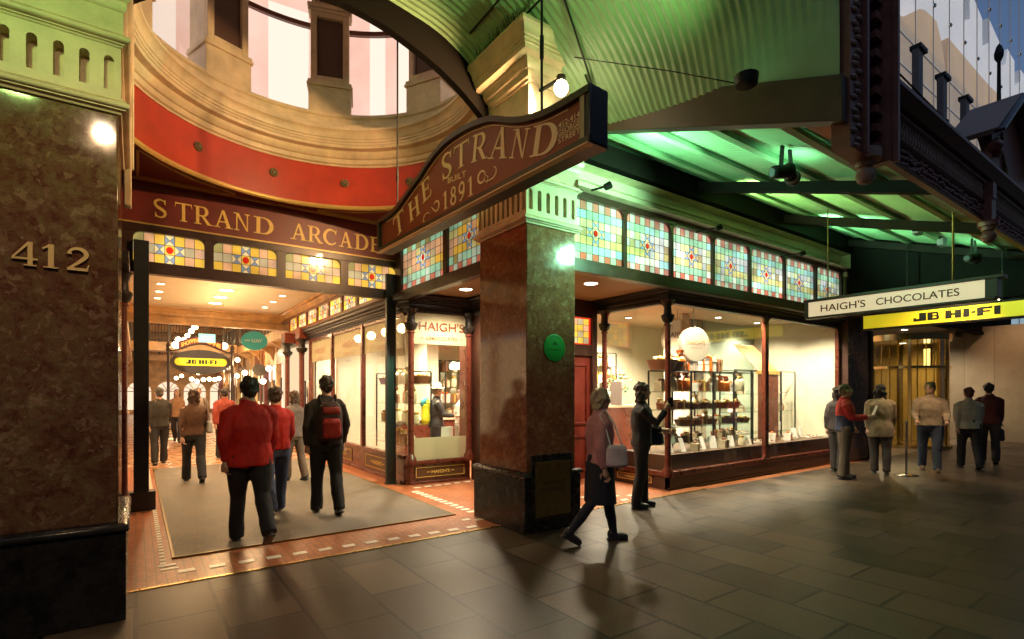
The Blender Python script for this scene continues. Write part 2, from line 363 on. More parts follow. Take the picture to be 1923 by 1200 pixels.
def ribbon(pts, ws):
    """polygon strip of varying width"""
    out = []; k = len(pts)
    L = []; R = []
    for i in range(k):
        a = Vector(pts[max(0, i - 1)]); b = Vector(pts[min(k - 1, i + 1)]); d = (b - a).normalized(); nrm = Vector((-d.y, d.x))
        p = Vector(pts[i]); L.append(p + nrm * ws[i] / 2); R.append(p - nrm * ws[i] / 2)
    for i in range(k - 1): out.append([tuple(L[i]), tuple(L[i + 1]), tuple(R[i + 1]), tuple(R[i])])
    return out
def arc(cx, cy, rx, ry, a0, a1, n=14): return [(cx + rx * math.cos(rad(a0 + (a1 - a0) * i / n)), cy + ry * math.sin(rad(a0 + (a1 - a0) * i / n))) for i in range(n + 1)]
TK, TN = .17, .07
def R_(x0, x1, y0, y1): return [[(x0, y0), (x1, y0), (x1, y1), (x0, y1)]]
def Q_(a, b, w):
    return [[(a[0] - w / 2, a[1]), (a[0] + w / 2, a[1]), (b[0] + w / 2, b[1]), (b[0] - w / 2, b[1])]]
def serif(x, y, w=.28): return R_(x - w / 2, x + w / 2, y - (.05 if y > .5 else 0), y + (0 if y > .5 else .05))
def wide(n, lo, hi, ph=0): return [lo + (hi - lo) * abs(math.sin(math.pi * i / n + ph)) for i in range(n + 1)]
G = {}
G['T'] = R_(.0, .8, .925, 1) + R_(.32, .48, .0, .93) + serif(.4, 0, .34) + [[(0, .93), (.05, .93), (.0, .74), (-.02, .74)], [(.75, .93), (.8, .93), (.82, .74), (.8, .74)]]
G['H'] = R_(.1, .26, 0, 1) + R_(.6, .76, 0, 1) + R_(.25, .61, .48, .55) + serif(.18, 0) + serif(.18, 1) + serif(.68, 0) + serif(.68, 1)
G['E'] = R_(.1, .26, 0, 1) + R_(.25, .64, .93, 1) + R_(.25, .55, .48, .55) + R_(.25, .67, 0, .07) + [[(.58, .93), (.64, .93), (.65, .76), (.63, .76)], [(.6, .07), (.67, .07), (.72, .27), (.69, .27)], [(.5, .38), (.55, .38), (.55, .65), (.5, .65)]] + R_(.02, .11, .94, 1) + R_(.02, .11, 0, .06)
G['S'] = ribbon(arc(.36, .745, .25, .225, 35, 180, 12) + [(.15, .64), (.25, .55), (.42, .47), (.54, .37)] + arc(.35, .255, .235, .22, 20, -150, 12), [.07] * 4 + [.09, .1, .11, .12, .12, .13, .13, .13, .13] + [.15, .16, .17, .16] + [.14, .14, .13, .12, .11, .1, .09, .08, .07, .07, .07, .07, .07]) + [[(.52, .76), (.6, .72), (.6, 1), (.56, 1)], [(.11, 0), (.15, 0), (.18, .26), (.1, .28)]]
G['R'] = R_(.1, .26, 0, 1) + R_(.0, .36, .94, 1) + serif(.18, 0, .34) + R_(.25, .42, .93, 1) + R_(.25, .42, .44, .51) + ribbon(arc(.42, .72, .2, .245, 90, -90, 12), [.07] + [.09, .11, .13, .15, .16, .16, .16, .15, .13, .11, .09] + [.07]) + [[(.34, .47), (.5, .47), (.83, .0), (.64, .0)]] + R_(.8, .9, 0, .05)
G['A'] = [[(.12, 0), (.19, 0), (.46, .97), (.40, 1)], [(.62, 0), (.8, 0), (.50, 1), (.38, 1)]] + R_(.24, .64, .30, .37) + serif(.15, 0, .3) + serif(.71, 0, .34)
G['N'] = R_(.14, .21, 0, 1) + R_(.71, .78, 0, 1) + [[(.1, 1), (.28, 1), (.78, 0), (.71, 0)]] + serif(.17, 0) + serif(.74, 1) + R_(.0, .16, .95, 1)
G['D'] = R_(.1, .26, 0, 1) + R_(.0, .4, .94, 1) + R_(.0, .4, 0, .06) + ribbon(arc(.38, .5, .34, .465, 90, -90, 16), [.07, .08, .1, .12, .14, .16, .17, .17, .17, .17, .17, .16, .14, .12, .1, .08, .07])
G['C'] = ribbon(arc(.46, .5, .36, .465, 40, 320, 20), [.07, .07, .08, .1, .12, .14, .15, .16, .17, .17, .17, .17, .17, .16, .15, .14, .12, .1, .08, .07, .07]) + [[(.7, .7), (.76, .68), (.78, .98), (.73, .98)]]
G['1'] = R_(.28, .44, 0, 1) + serif(.36, 0, .4) + [[(.12, .82), (.3, 1), (.3, .88), (.14, .76)]]
G['8'] = ribbon(arc(.38, .74, .2, .215, 0, 360, 18), [.12 if 4 < i < 14 or True else .07 for i in range(19)]) + ribbon(arc(.38, .27, .25, .235, 0, 360, 18), [.13] * 19)
G['9'] = ribbon(arc(.38, .68, .24, .275, 0, 360, 18), [.13] * 19) + ribbon([(.62, .68), (.61, .45), (.52, .2), (.3, .03), (.16, .06)], [.15, .15, .13, .1, .08])
G['4'] = [[(.46, 1), (.56, 1), (.1, .33), (.02, .33)]] + R_(.02, .74, .25, .33) + R_(.46, .6, 0, 1) + serif(.53, 0, .36)
G['2'] = ribbon(arc(.36, .72, .25, .24, 170, -35, 14) + [(.38, .35), (.1, .06)], [.07, .08, .09, .1, .11, .12, .13, .14, .15, .15, .15, .15, .15, .14, .14, .12, .08]) + R_(.06, .66, 0, .12) + [[(.6, .1), (.66, .1), (.7, .3), (.67, .3)]] + [[(.06, .7), (.19, .7), (.19, .78), (.06, .78)]]
GW = dict(T=.8, H=.86, E=.72, S=.7, R=.88, A=.86, N=.9, D=.76, C=.82, L=.7)
GW.update({'1': .6, '8': .76, '9': .76, '4': .78, '2': .74})
_gk = [0]
def put_glyph(mb, fr, ch, x, y, w, h, ang=0., lift=.003, depth=.004, mi=0):
    g = G[ch]; ca = math.cos(rad(ang)); sa = math.sin(rad(ang)); gw = GW.get(ch, .8)
    for k, poly in enumerate(g):
        e = depth + (k % 24) * .00012
        pts = []
        for (a, b) in poly:
            a = a / gw * w; b = b * h
            pts.append((x + a * ca - b * sa, y + a * sa + b * ca))
        mb.prism([fr.p(a, b, 0) for a, b in pts], fr.n * (lift + e), mi)

# ================================================================ GROUND
def sheet(name, x0, x1, y0, y1, z, m, kind='structure', thick=.02):
    o = MB().box(x0, x1, y0, y1, z - thick, z).build(name, m, smooth=0); return tag(o, kind=kind)
sheet('pavement', -60, 120, -60, 5.16, 0, M['pave'], thick=.3)
sheet('shop_ground', -12, 14.3, 5.16, 60, -.012, M['terra'], thick=.2)
sheet('lobby_floor', 14.3, 60, 5.16, 30, -.004, M['lobby'], thick=.2)
sheet('porch_floor', -.35, 7.6, 5.2, 13.2, .004, M['terra'], thick=.015)
sheet('arcade_floor', -.35, 7.6, 13.2, 48, .004, M['arc_tile'], thick=.015)
strip = MB().box(-.2, 7.6, 5.16, 5.2, -.01, .008).build('brass_threshold_strip', M['brass'], smooth=0)
tag(strip, 'thin brass strip between the stone flags and the terracotta tiles', 'threshold strip')
wt = MB()
def wtile(x, y, w, l, r=0):
    wt.box(-w / 2, w / 2, -l / 2, l / 2, 0, .007, mx=Matrix.Translation((x, y, .002)) @ Matrix.Rotation(r, 4, 'Z'))
for i in range(13): wtile(.37 + i * .237, 5.50 - i * .0155, .128, .085)
wtile(.245, 5.64, .14, .06); wtile(.235, 5.76, .14, .06)
for i in range(60): wtile(.205, 5.84 + i * .125, .045, .075)
for i in range(12): wtile(3.62, 6.0 + i * .155, .12, .08)
for i in range(7): wtile(3.80 + i * .19, 8.02, .12, .08)
for i in range(3): wtile(3.34 + i * .14, 5.66 + i * -.09, .11, .075)
for i in range(9): wtile(4.5 + i * .225, 5.34, .125, .08)
for i in range(8): wtile(4.6 + i * .225, 6.25 - i * .105, .125, .08)
tag(wt.build('white_tile_border', M['white_tile'], smooth=0), kind='structure')
mt = thing('entrance_mat', 'large worn grey brown carpet mat running into the arcade', 'mat', (1.83, 5.97, .005))
MB().box(.305, 3.33, 5.97, 13.0, .006, .019).build('carpet', M['mat'], mt, smooth=0)
f = MB()
f.box(.28, .305, 5.945, 13.02, .006, .021); f.box(3.33, 3.355, 5.945, 13.02, .006, .021); f.box(.305, 3.33, 5.945, 5.97, .006, .021)
f.build('edging', M['brass_dull'], mt, smooth=0)

# ================================================================ PILLARS
def slotted(mb, fr, w, h, n, sw, sh, sy, depth, arch=True, mi=0):
    """wall plate with n recessed slots (real openings over a set-back back plate)"""
    pitch = w / n
    q = 6 if arch else 1
    def P(a, b): return fr.p(a, b, 0)
    for i in range(n):
        a0 = i * pitch; a1 = a0 + pitch; c = (a0 + a1) / 2; l = c - sw / 2; r = c + sw / 2
        top = []
        if arch:
            for k in range(q + 1):
                t = math.pi - math.pi * k / q; top.append((c + sw / 2 * math.cos(t), sy + sh - sw / 2 + sw / 2 * math.sin(t)))
        else: top = [(l, sy + sh), (r, sy + sh)]
        def face(pts): mb.add([P(*p) for p in pts], [tuple(range(len(pts)))], mi)
        face([(a0, 0), (a1, 0), (a1, sy), (a0, sy)])
        face([(a0, sy), (l, sy), top[0], (a0, top[0][1])]); face([(r, sy), (a1, sy), (a1, top[-1][1]), top[-1]])
        face([(a0, top[0][1]), top[0]] + top[1:len(top) // 2 + 1] + [(c, h), (a0, h)])
        face([(c, h)] + top[len(top) // 2:] + [(a1, top[-1][1]), (a1, h)])
        rim = [(l, sy)] + top + [(r, sy)]
        for k in range(len(rim)):
            a = rim[k]; b = rim[(k + 1) % len(rim)]
            mb.add([fr.p(*a, 0), fr.p(*b, 0), fr.p(*b, -depth), fr.p(*a, -depth)], [(0, 1, 2, 3)], mi)
BEAD = lambda r, z0, n=6: [(r * math.sin(math.pi * i / n), z0 + r - r * math.cos(math.pi * i / n)) for i in range(n + 1)]
def pillar(x0, x1, y0, y1, label, stone, nfront, nside, zc=3.54, base=.62):
    t = thing('marble_pillar', label, 'pillar', ((x0 + x1) / 2, (y0 + y1) / 2, 0))
    b = MB(); b.box(x0, x1, y0, y1, 0, base)
    b.sweep([(x0, y0), (x1, y0), (x1, y1), (x0, y1)], [(-.06, base), (.012, base), (.02, base + .02), (.012, base + .045), (-.02, base + .06), (-.06, base + .062)], closed=True)
    b.build('plinth', M['black_stone'], t, bevel=.008)
    a0, a1, c0, c1 = x0 + .06, x1 - .045, y0 + .05, y1 - .05
    MB().box(a0, a1, c0, c1, base + .055, zc).build('shaft', stone, t, bevel=.012)
    rect = [(a0, c0), (a1, c0), (a1, c1), (a0, c1)]
    cp = MB()
    pr = [(-.03, zc - .002), (.015, zc), (.022, zc + .018), (.045, zc + .022)] + [(.045 + a, b) for a, b in BEAD(.022, zc + .03)] + [(.05, zc + .085), (.03, zc + .095), (.03, zc + .105), (-.03, zc + .11)]
    cp.sweep(rect, pr, closed=True)
    z0 = zc + .105; h = .36; fx0, fx1, fy0, fy1 = a0 - .015, a1 + .015, c0 - .015, c1 + .015
    slotted(cp, Fr((fx0, fy0, z0), (1, 0, 0), (0, 0, 1)), fx1 - fx0, h, nfront, .056, .235, .055, .11)
    slotted(cp, Fr((fx0, fy1, z0), (0, -1, 0), (0, 0, 1)), fy1 - fy0, h, nside, .045, .26, .05, .10, arch=False)
    slotted(cp, Fr((fx1, fy0, z0), (0, 1, 0), (0, 0, 1)), fy1 - fy0, h, nside, .045, .26, .05, .10, arch=False)
    cp.box(fx0 + .10, fx1 - .10, fy0 + .11, fy1 - .02, z0 - .01, z0 + h + .01)
    z1 = z0 + h
    rect2 = [(fx0, fy0), (fx1, fy0), (fx1, fy1), (fx0, fy1)]
    pr = [(-.05, z1 - .001), (.006, z1), (.012, z1 + .014), (.022, z1 + .018)] + [(.022 + a * 1.3, b) for a, b in BEAD(.026, z1 + .026)] + [(.03, z1 + .083), (.014, z1 + .095), (.014, z1 + .245), (.03, z1 + .26), (.036, z1 + .31), (.06, z1 + .33), (.07, z1 + .37), (-.05, z1 + .375)]
    cp.sweep(rect2, pr, closed=True)
    cp.build('capital', M['cream'], t, smooth=.7)
    return t
LP = pillar(-.93, -.055, 4.57, 5.77, 'olive brown marble pillar numbered 412 with a green tinted capital', M['marble_l'], 6, 8)
RP = pillar(3.52, 4.36, 4.68, 5.77, 'red brown marble corner pillar with green disc and brass plaque', M['marble_r'], 6, 10, 3.50)
fr = Fr((0, 4.612, 0), (1, 0, 0), (0, 0, 1))
for ch, x in (('4', -.650), ('1', -.522), ('2', -.385)):
    nm = MB(); put_glyph(nm, fr, ch, x, 2.415, {'4': .135, '1': .11, '2': .135}[ch], .155, lift=0, depth=.014)
    nm.build('numeral', mat('numeral_gold', (.78, .56, .24), .4) if 'numeral_gold' not in D.materials else D.materials['numeral_gold'], LP, smooth=0)
# green disc, brass plaque on the corner pillar
gd = MB().lathe([(.16, 0), (.16, .012), (.15, .014)], (0, 0, 0), 32, mx=Matrix.Translation((3.985, 4.728, 2.11)) @ Matrix.Rotation(rad(90), 4, 'X')).build('green_disc', M['green_disc'], RP, smooth=.5)
gt = MB(); fr = Fr((3.985, 4.7135, 2.11), (1, 0, 0), (0, 0, 1))
for a in range(0, 360, 15): gt.prism([fr.p(.135 * math.cos(rad(a + d)), .135 * math.sin(rad(a + d))) for d in (0, 9, 9)][:2] + [fr.p(.128 * math.cos(rad(a + 9)), .128 * math.sin(rad(a + 9))), fr.p(.128 * math.cos(rad(a)), .128 * math.sin(rad(a)))], fr.n * .001)
gt.prism([fr.p(-.09, -.03), fr.p(.09, -.03), fr.p(.09, -.018), fr.p(-.09, -.018)], fr.n * .001)
gt.prism([fr.p(-.04, .03), fr.p(.04, .03), fr.p(0, .08)], fr.n * .001)
gt.build('disc_emblem', mat('disc_dark_green', (.006, .10, .02), .4), gd, smooth=0)
pq = MB().box(3.60, 4.20, 4.655, 4.68, .13, .88).build('plaque_backing', M['black_stone'], RP, bevel=.004)
pp = MB().box(3.645, 4.165, 4.645, 4.655, .175, .80).build('brass_plaque', M['brass_dull'], pq, bevel=.003)
pt = MB(); fr = Fr((3.645, 4.644, .175), (1, 0, 0), (0, 0, 1))
put_text(pt, fr, "THE STRAND", .08, .44, .36, .41, .001); put_text(pt, fr, "HISTORIC", .10, .42, .28, .325, .001)
pt.build('plaque_lettering', mat('etched_brown', (.05, .03, .012), .6), pq, smooth=0)
# cream return moulding behind the first pillar
MB().box(-.09, -.03, 5.80, 5.90, 3.25, 5.2).box(-.06, -.012, 5.90, 5.95, 3.62, 5.2).build('return_moulding', M['cream'], LP, bevel=.01)

# ================================================================ CONCAVE BAY OVER THE ENTRANCE
BC = Vector((1.74, 6.27)); BR = 2.03
bay = thing('concave_entrance_bay', 'concave red and cream bay with glowing upstairs windows over the entrance', 'building front', (1.74, 8.3, 4.45))
yq = BC.y - .76
def bpath(r, a0=-22.0, a1=202.0, n=56): return [(BC.x + r * math.cos(rad(a0 + (a1 - a0) * i / n)), BC.y + r * math.sin(rad(a0 + (a1 - a0) * i / n))) for i in range(n + 1)]
# path travels from the pillar corner back round the bay; inside of the bay is on the left of travel
def fullpath(): return [(4.42, 4.66), (3.56, 4.66), (3.56, yq - .12)] + bpath(BR) + [(-.08, yq - .12), (-.08, 4.62), (-1.2, 4.62)]
fz = MB()
fz.sweep(bpath(BR), [(-.12, 4.45), (0, 4.45), (0, 5.13), (-.12, 5.13)], side=-1)
fz.build('red_frieze', M['red'], bay, smooth=.8)
gl = MB()
gl.sweep(bpath(BR), [(-.02, 4.40), (.0, 4.395), (.018, 4.41), (.022, 4.43), (.018, 4.452), (0, 4.46)], side=-1)
gl.build('gilt_bead', M['gold'], bay, smooth=.8)
cn = MB()
prof = [(-.15, 5.05), (.012, 5.05), (.012, 5.075), (.04, 5.09), (.05, 5.12), (.05, 5.15), (.075, 5.16), (.105, 5.20), (.115, 5.235), (.115, 5.25), (.20, 5.262), (.21, 5.30), (.222, 5.305), (.222, 5.335), (.235, 5.34), (.235, 5.37), (.25, 5.38), (.262, 5.43), (.29, 5.47), (.31, 5.48), (.31, 5.515), (.30, 5.52), (.20, 5.56), (.12, 5.58), (.1, 5.60), (.1, 5.66), (.06, 5.68), (-.15, 5.70)]
cn.sweep(fullpath(), prof, side=-1)
cn.build('cornice', M['cream'], bay, smooth=.5)
# entablature blocks over the two pillars
MB().box(3.57, 4.41, 4.67, 5.5, 4.36, 5.60).build('entablature_block', M['cream'], bay, bevel=.006)
MB().box(-1.1, -.09, 4.63, 5.5, 4.36, 5.60).build('entablature_block', M['cream'], bay, bevel=.006)
# rosettes
for x in (-.07, .66, 1.64, 2.62, 3.40):
    d = 1.0
    a = math.acos(max(-1, min(1, (x - BC.x) / BR)))
    p = BC + Vector((math.cos(a), math.sin(a))) * (BR - .002)
    rz = math.atan2(p.y - BC.y, p.x - BC.x)
    mx = Matrix.Translation((p.x, p.y, 4.80)) @ Matrix.Rotation(rz, 4, 'Z') @ Matrix.Rotation(rad(-90), 4, 'Y')
    r = MB(); r.lathe([(.062, 0), (.062, .012), (.05, .022), (.03, .018), (.022, .035), (.0, .04)], n=16, mx=mx)
    for k in range(8):
        t = 2 * math.pi * k / 8; r.ell((.044 * math.cos(t), .044 * math.sin(t), .02), (.015, .015, .012), 8, 5, mx=mx)
    r.build('rosette', mat('bronze_rosette', (.16, .12, .05), .5) if 'bronze_rosette' not in D.materials else D.materials['bronze_rosette'], bay)
# sill wall, pilasters, windows above the cornice
sw = MB(); sw.sweep(bpath(BR + .02), [(-.25, 5.66), (0.0, 5.66), (0.0, 5.80), (.03, 5.82), (.03, 5.86), (-.25, 5.88)], side=-1); sw.build('window_sill', M['cream'], bay)
PA = [-14, 29, 70.5, 109.5, 148, 194]
def radial(r, a, z): return (BC.x + r * math.cos(rad(a)), BC.y + r * math.sin(rad(a)), z)
for a in PA[1:5]:
    fr = Fr(radial(BR + .16, a, 0), (math.sin(rad(a)), -math.cos(rad(a)), 0), (0, 0, 1))
    def slab(mb, w, z0, z1, h0, h1): mb.prism([fr.p(-w, z0, h0), fr.p(w, z0, h0), fr.p(w, z1, h0), fr.p(-w, z1, h0)], fr.n * (h1 - h0))
    p = MB(); slab(p, .31, 5.86, 6.27, -.4, .14); slab(p, .335, 6.27, 6.31, -.39, .165); slab(p, .32, 6.31, 6.36, -.395, .15)
    slab(p, .28, 6.36, 7.42, -.4, .05); slab(p, .315, 7.42, 7.47, -.1, .13); slab(p, .325, 7.47, 7.53, -.1, .15); slab(p, .27, 7.53, 8.2, -.4, .06)
    for s in (-1, 1):
        p.prism([fr.p(s * .235 - .045, 6.36, .05), fr.p(s * .235 + .045, 6.36, .05), fr.p(s * .235 + .045, 7.42, .05), fr.p(s * .235 - .045, 7.42, .05)], fr.n * .07)
    for z in (6.36, 7.34): p.prism([fr.p(-.19, z, .05), fr.p(.19, z, .05), fr.p(.19, z + .08, .05), fr.p(-.19, z + .08, .05)], fr.n * .07)
    po = p.build('pilaster', M['cream'], bay, bevel=.008)
    q = MB(); slab(q, .185, 6.45, 7.33, .052, .066); q.build('dark_panel', mat('panel_brown', (.10, .055, .04), .5) if 'panel_brown' not in D.materials else D.materials['panel_brown'], po, smooth=0)
    fl = MB()
    for k in range(9): fl.prism([fr.p(-.24 + k * .056, 7.58, .06), fr.p(-.212 + k * .056, 7.58, .06), fr.p(-.212 + k * .056, 8.1, .06), fr.p(-.24 + k * .056, 8.1, .06)], fr.n * .025)
    fl.build('fluting', M['cream'], po, smooth=0)
RW, RG = BR + 1.0, BR + .46
for i in range(5):
    a0, a1 = PA[i] + 6.3, PA[i + 1] - 6.3
    n = 6; ang = [a0 + (a1 - a0) * k / n for k in range(n + 1)]
    fm = MB()
    am = a0 + (a1 - a0) * (.36 if i % 2 else .62)
    for a, w_ in ((a0, .09), (am, .06), (a1, .09)): fm.bar(radial(RG, a, 5.86), radial(RG, a, 8.2), w_, .08)
    for k in range(n):
        fm.bar(radial(RG, ang[k], 7.42), radial(RG, ang[k + 1], 7.42), .06, .07); fm.bar(radial(RG, ang[k], 5.90), radial(RG, ang[k + 1], 5.90), .06, .08)
    wo = fm.build('window_frame', M['wood'], bay, smooth=0)
    w = MB()
    for k in range(n): w.add([radial(RG + .02, ang[k], 5.86), radial(RG + .02, ang[k + 1], 5.86), radial(RG + .02, ang[k + 1], 8.2), radial(RG + .02, ang[k], 8.2)], [(0, 1, 2, 3)])
    w.build('window_glass', M['glass'], wo)
# upstairs rooms behind the windows; wall and added curtain strips glow by themselves
w = MB(); m_ = 60
for k in range(m_):
    b0, b1 = -30 + 240 * k / m_, -30 + 240 * (k + 1) / m_
    w.add([radial(RW, b0, 5.7), radial(RW, b1, 5.7), radial(RW, b1, 8.3), radial(RW, b0, 8.3)], [(0, 1, 2, 3)])
w.build('lit_room_wall', M['bay_glow'], bay)
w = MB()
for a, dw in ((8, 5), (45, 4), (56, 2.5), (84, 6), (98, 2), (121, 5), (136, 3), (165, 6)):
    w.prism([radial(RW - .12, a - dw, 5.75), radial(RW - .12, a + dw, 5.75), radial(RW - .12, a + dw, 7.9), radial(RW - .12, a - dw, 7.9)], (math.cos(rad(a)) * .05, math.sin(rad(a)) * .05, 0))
w.build('glow_curtain', emat('curtain_glow', (1, .80, .68), 1.05), bay, smooth=0)
w = MB(); rnd = random.Random(4)
for k in range(16):
    a = 101 + k * 1.0 + rnd.uniform(-.6, .6); w.ell(radial(RW - .3, a, 7.3 - k * .07 + rnd.uniform(-.06, .06)), (.022, .022, .022), 8, 6)
w.build('fairy_lights', emat('fairy_glow', (1, .9, .75), 12), bay)
# bird spikes on the corner cornice
w = MB(); rnd = random.Random(6)
for k in range(90):
    y = 4.45 + k * .012; x = 3.30 + rnd.uniform(-.03, .03); w.tube([(x, y, 5.55), (x + rnd.uniform(-.05, .05), y + rnd.uniform(-.02, .02), 5.66)], .0022, 3)
w.build('bird_spikes', M['black'], bay)
ew = MB()
ew.box(-.40, -.24, 5.6, 5.75, 5.7, 8.4); ew.box(-.24, -.12, 5.75, 5.95, 5.7, 8.4); ew.box(-.33, -.30, 5.95, 6.3, 5.7, 8.4)
ew.build('end_pier', M['cream'], bay, bevel=.01)
bw = MB(); bw.box(-3, 6, 9.6, 9.7, 4.5, 8.5); bw.box(-3, 6, 5.7, 9.7, 8.4, 8.5); bw.box(-3, -2.9, 5.6, 9.7, 4.5, 8.5); bw.box(5.9, 6, 5.6, 9.7, 4.6, 8.5)
bw.build('upper_wall', M['cream_pale'], bay, smooth=0)
# porch ceiling around the bay: dark maroon with gilt frames
pc = MB(); z = 4.452
arcp = bpath(BR + .02, -20, 200, 40)
outer = []
for (x, y) in arcp:
    yy = max(y, 8.78) if True else y
    outer.append((x, 8.8))
for i in range(len(arcp) - 1):
    pc.add([(*arcp[i], z), (*arcp[i + 1], z), (*outer[i + 1], z), (*outer[i], z)], [(0, 1, 2, 3)])
pc.box(3.60, 4.4, 5.3, 8.8, z + .003, z + .05); pc.box(-.9, -.14, 5.3, 8.8, z + .003, z + .05)
pc.build('porch_ceiling', M['maroon'], bay, smooth=0)
gf = MB()
def fr_lines(pts, r=.022):
    for i in range(len(pts)): gf.bar((*pts[i], 4.44), (*pts[(i + 1) % len(pts)], 4.44), .03, .03)
fr_lines([(.02, 8.52), (.02, 7.55), (.28, 7.88), (.62, 8.2), (1.15, 8.45), (1.15, 8.52)])
fr_lines([(3.46, 8.52), (3.46, 7.55), (3.2, 7.88), (2.86, 8.2), (2.33, 8.45), (2.33, 8.52)])
gf.bar((-.1, 8.6, 4.44), (3.7, 8.6, 4.44), .03, .03)
gf.build('gilt_frame', M['gold'], bay, smooth=0)

# ================================================================ LEADLIGHT
LC = dict(
    gold=(.80, .47, .06), grey=(.46, .37, .20), pink=(.72, .38, .18), cream=(.85, .62, .28), slate=(.24, .29, .34), red=(.62, .025, .008),
    olive=(.36, .30, .10), brick=(.50, .22, .15), pale=(.50, .62, .44), aqua=(.38, .70, .64), leaf=(.36, .66, .42), lime=(.68, .72, .34), rose=(.60, .17, .10),
    milk=(.78, .86, .66), lilac=(.55, .56, .54), blue=(.30, .44, .62), must=(.66, .58, .22), tan=(.62, .36, .20))
LM = {}
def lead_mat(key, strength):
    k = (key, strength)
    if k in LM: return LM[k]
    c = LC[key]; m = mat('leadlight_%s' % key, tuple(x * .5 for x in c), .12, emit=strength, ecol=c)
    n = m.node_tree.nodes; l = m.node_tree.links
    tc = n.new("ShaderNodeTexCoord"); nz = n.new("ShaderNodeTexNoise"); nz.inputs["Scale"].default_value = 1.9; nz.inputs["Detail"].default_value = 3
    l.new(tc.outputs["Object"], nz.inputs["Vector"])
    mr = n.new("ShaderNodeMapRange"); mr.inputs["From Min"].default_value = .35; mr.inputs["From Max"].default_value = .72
    mr.inputs["To Min"].default_value = strength * .62; mr.inputs["To Max"].default_value = strength * 1.9  # noise in the emission imitates uneven backlight from bulbs behind
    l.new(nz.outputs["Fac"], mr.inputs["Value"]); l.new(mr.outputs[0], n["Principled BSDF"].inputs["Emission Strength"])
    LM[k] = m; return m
LEAD = mat('lead_came', (.02, .02, .02), .5)
def leadlight(parent, fr, w, h, grid, star=None, strength=1.0, name='leadlight_panel', lead=.0062):
    """grid rows from the top; star=(row,col) gets a red boss with crossed cells round it"""
    rows = len(grid); cols = len(grid[0]); cw = w / cols; chh = h / rows
    g = MB(); keys = []; ld = MB()
    def mi(k):
        if k not in keys: keys.append(k)
        return keys.index(k)
    def quad(pts, k): g.add([fr.p(*p) for p in pts], [tuple(range(len(pts)))], mi(k))
    def line(a, b, t=lead):
        d = (Vector(b) - Vector(a)).normalized(); nn = Vector((-d.y, d.x)) * t / 2
        a = Vector(a); b = Vector(b)
        ld.prism([fr.p(*(a - nn), .0015), fr.p(*(b - nn), .0015), fr.p(*(b + nn), .0015), fr.p(*(a + nn), .0015)], fr.n * (.0035 + .0004 * random.random()))
    for r in range(rows):
        for c in range(cols):
            x0, x1 = c * cw, (c + 1) * cw; y1 = h - r * chh; y0 = y1 - chh
            k = grid[r][c]
            if star and abs(r - star[0]) + abs(c - star[1]) == 1:
                m_ = ((x0 + x1) / 2, (y0 + y1) / 2); cs = [(x0, y0), (x1, y0), (x1, y1), (x0, y1)]
                vert = c == star[1]
                for q in range(4):
                    side = (q % 2 == 0) == vert
                    quad([cs[q], cs[(q + 1) % 4], m_], 'cream' if side else star[2])
                line((x0, y0), (x1, y1), lead * .7); line((x0, y1), (x1, y0), lead * .7)
            elif star and (r, c) == star[:2]:
                m_ = ((x0 + x1) / 2, (y0 + y1) / 2)
                cs = [(x0, y0), (x1, y0), (x1, y1), (x0, y1)]
                for q in range(4): quad([cs[q], cs[(q + 1) % 4], m_], star[3])
                R = min(cw, chh) * .36
                g.prism([fr.p(m_[0] + R * math.cos(t * math.pi / 4 + .39), m_[1] + R * 1.15 * math.sin(t * math.pi / 4 + .39), .001) for t in range(8)], fr.n * .008, mi('red'))
                for t in range(8):
                    a = t * math.pi / 4 + .39; b = a + math.pi / 4
                    line((m_[0] + R * math.cos(a), m_[1] + R * 1.15 * math.sin(a)), (m_[0] + R * math.cos(b), m_[1] + R * 1.15 * math.sin(b)), lead * .7)
            else: quad([(x0, y0), (x1, y0), (x1, y1), (x0, y1)], k)
    for c in range(1, cols): line((c * cw, 0), (c * cw, h))
    for r in range(1, rows): line((0, r * chh), (w, r * chh))
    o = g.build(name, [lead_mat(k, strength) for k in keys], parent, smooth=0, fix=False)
    ld.build('lead_strips', LEAD, o, smooth=0)
    return o
def corner_fill(mb, fr, x0, x1, y1, r, h0, t):
    for s, cx in ((1, x0), (-1, x1)):
        pts = [(cx, y1)] + [(cx + s * (r - r * math.sin(a)), y1 - r + r * math.cos(a)) for a in [math.pi / 2 * k / 5 for k in range(6)]]
        mb.prism([fr.p(a, b, h0) for a, b in pts], fr.n * t)
GOLD3 = [['olive', 'pink', 'gold', 'X', 'gold', 'pink', 'gold'], ['grey', 'grey', 'X', 'S', 'X', 'grey', 'tan'], ['gold', 'pink', 'gold', 'X', 'gold', 'pink', 'gold']]
def agrid(cols, seed):
    rnd = random.Random(seed)
    def alt(a, b): return [a if i % 2 == 0 else b for i in range(cols)]
    ch = lambda *k: [rnd.choice(k) for _ in range(cols)]
    return [alt('brick', 'leaf'), ch('leaf', 'olive', 'olive'), ch('must', 'tan', 'gold', 'pink'), ch('pink', 'grey', 'tan'), ch('gold', 'pink', 'tan', 'must'), ch('leaf', 'pale', 'olive'), alt('rose', 'pale')]
def vgrid(cols, seed):
    rnd = random.Random(seed); c = cols // 2
    def alt(a, b): return [a if i % 2 == 0 else b for i in range(cols)]
    g = [alt('brick', 'pale'), [rnd.choice(['aqua', 'leaf', 'leaf', 'aqua']) for _ in range(cols)], [rnd.choice(['lime', 'milk', 'lilac', 'lime']) for _ in range(cols)],
         [rnd.choice(['lilac', 'grey', 'aqua', 'milk']) for _ in range(cols)], [rnd.choice(['must', 'lilac', 'lime', 'must']) for _ in range(cols)],
         [rnd.choice(['aqua', 'leaf', 'leaf', 'milk']) for _ in range(cols)], alt('rose' if seed % 2 else 'brick', 'pale')]
    return g

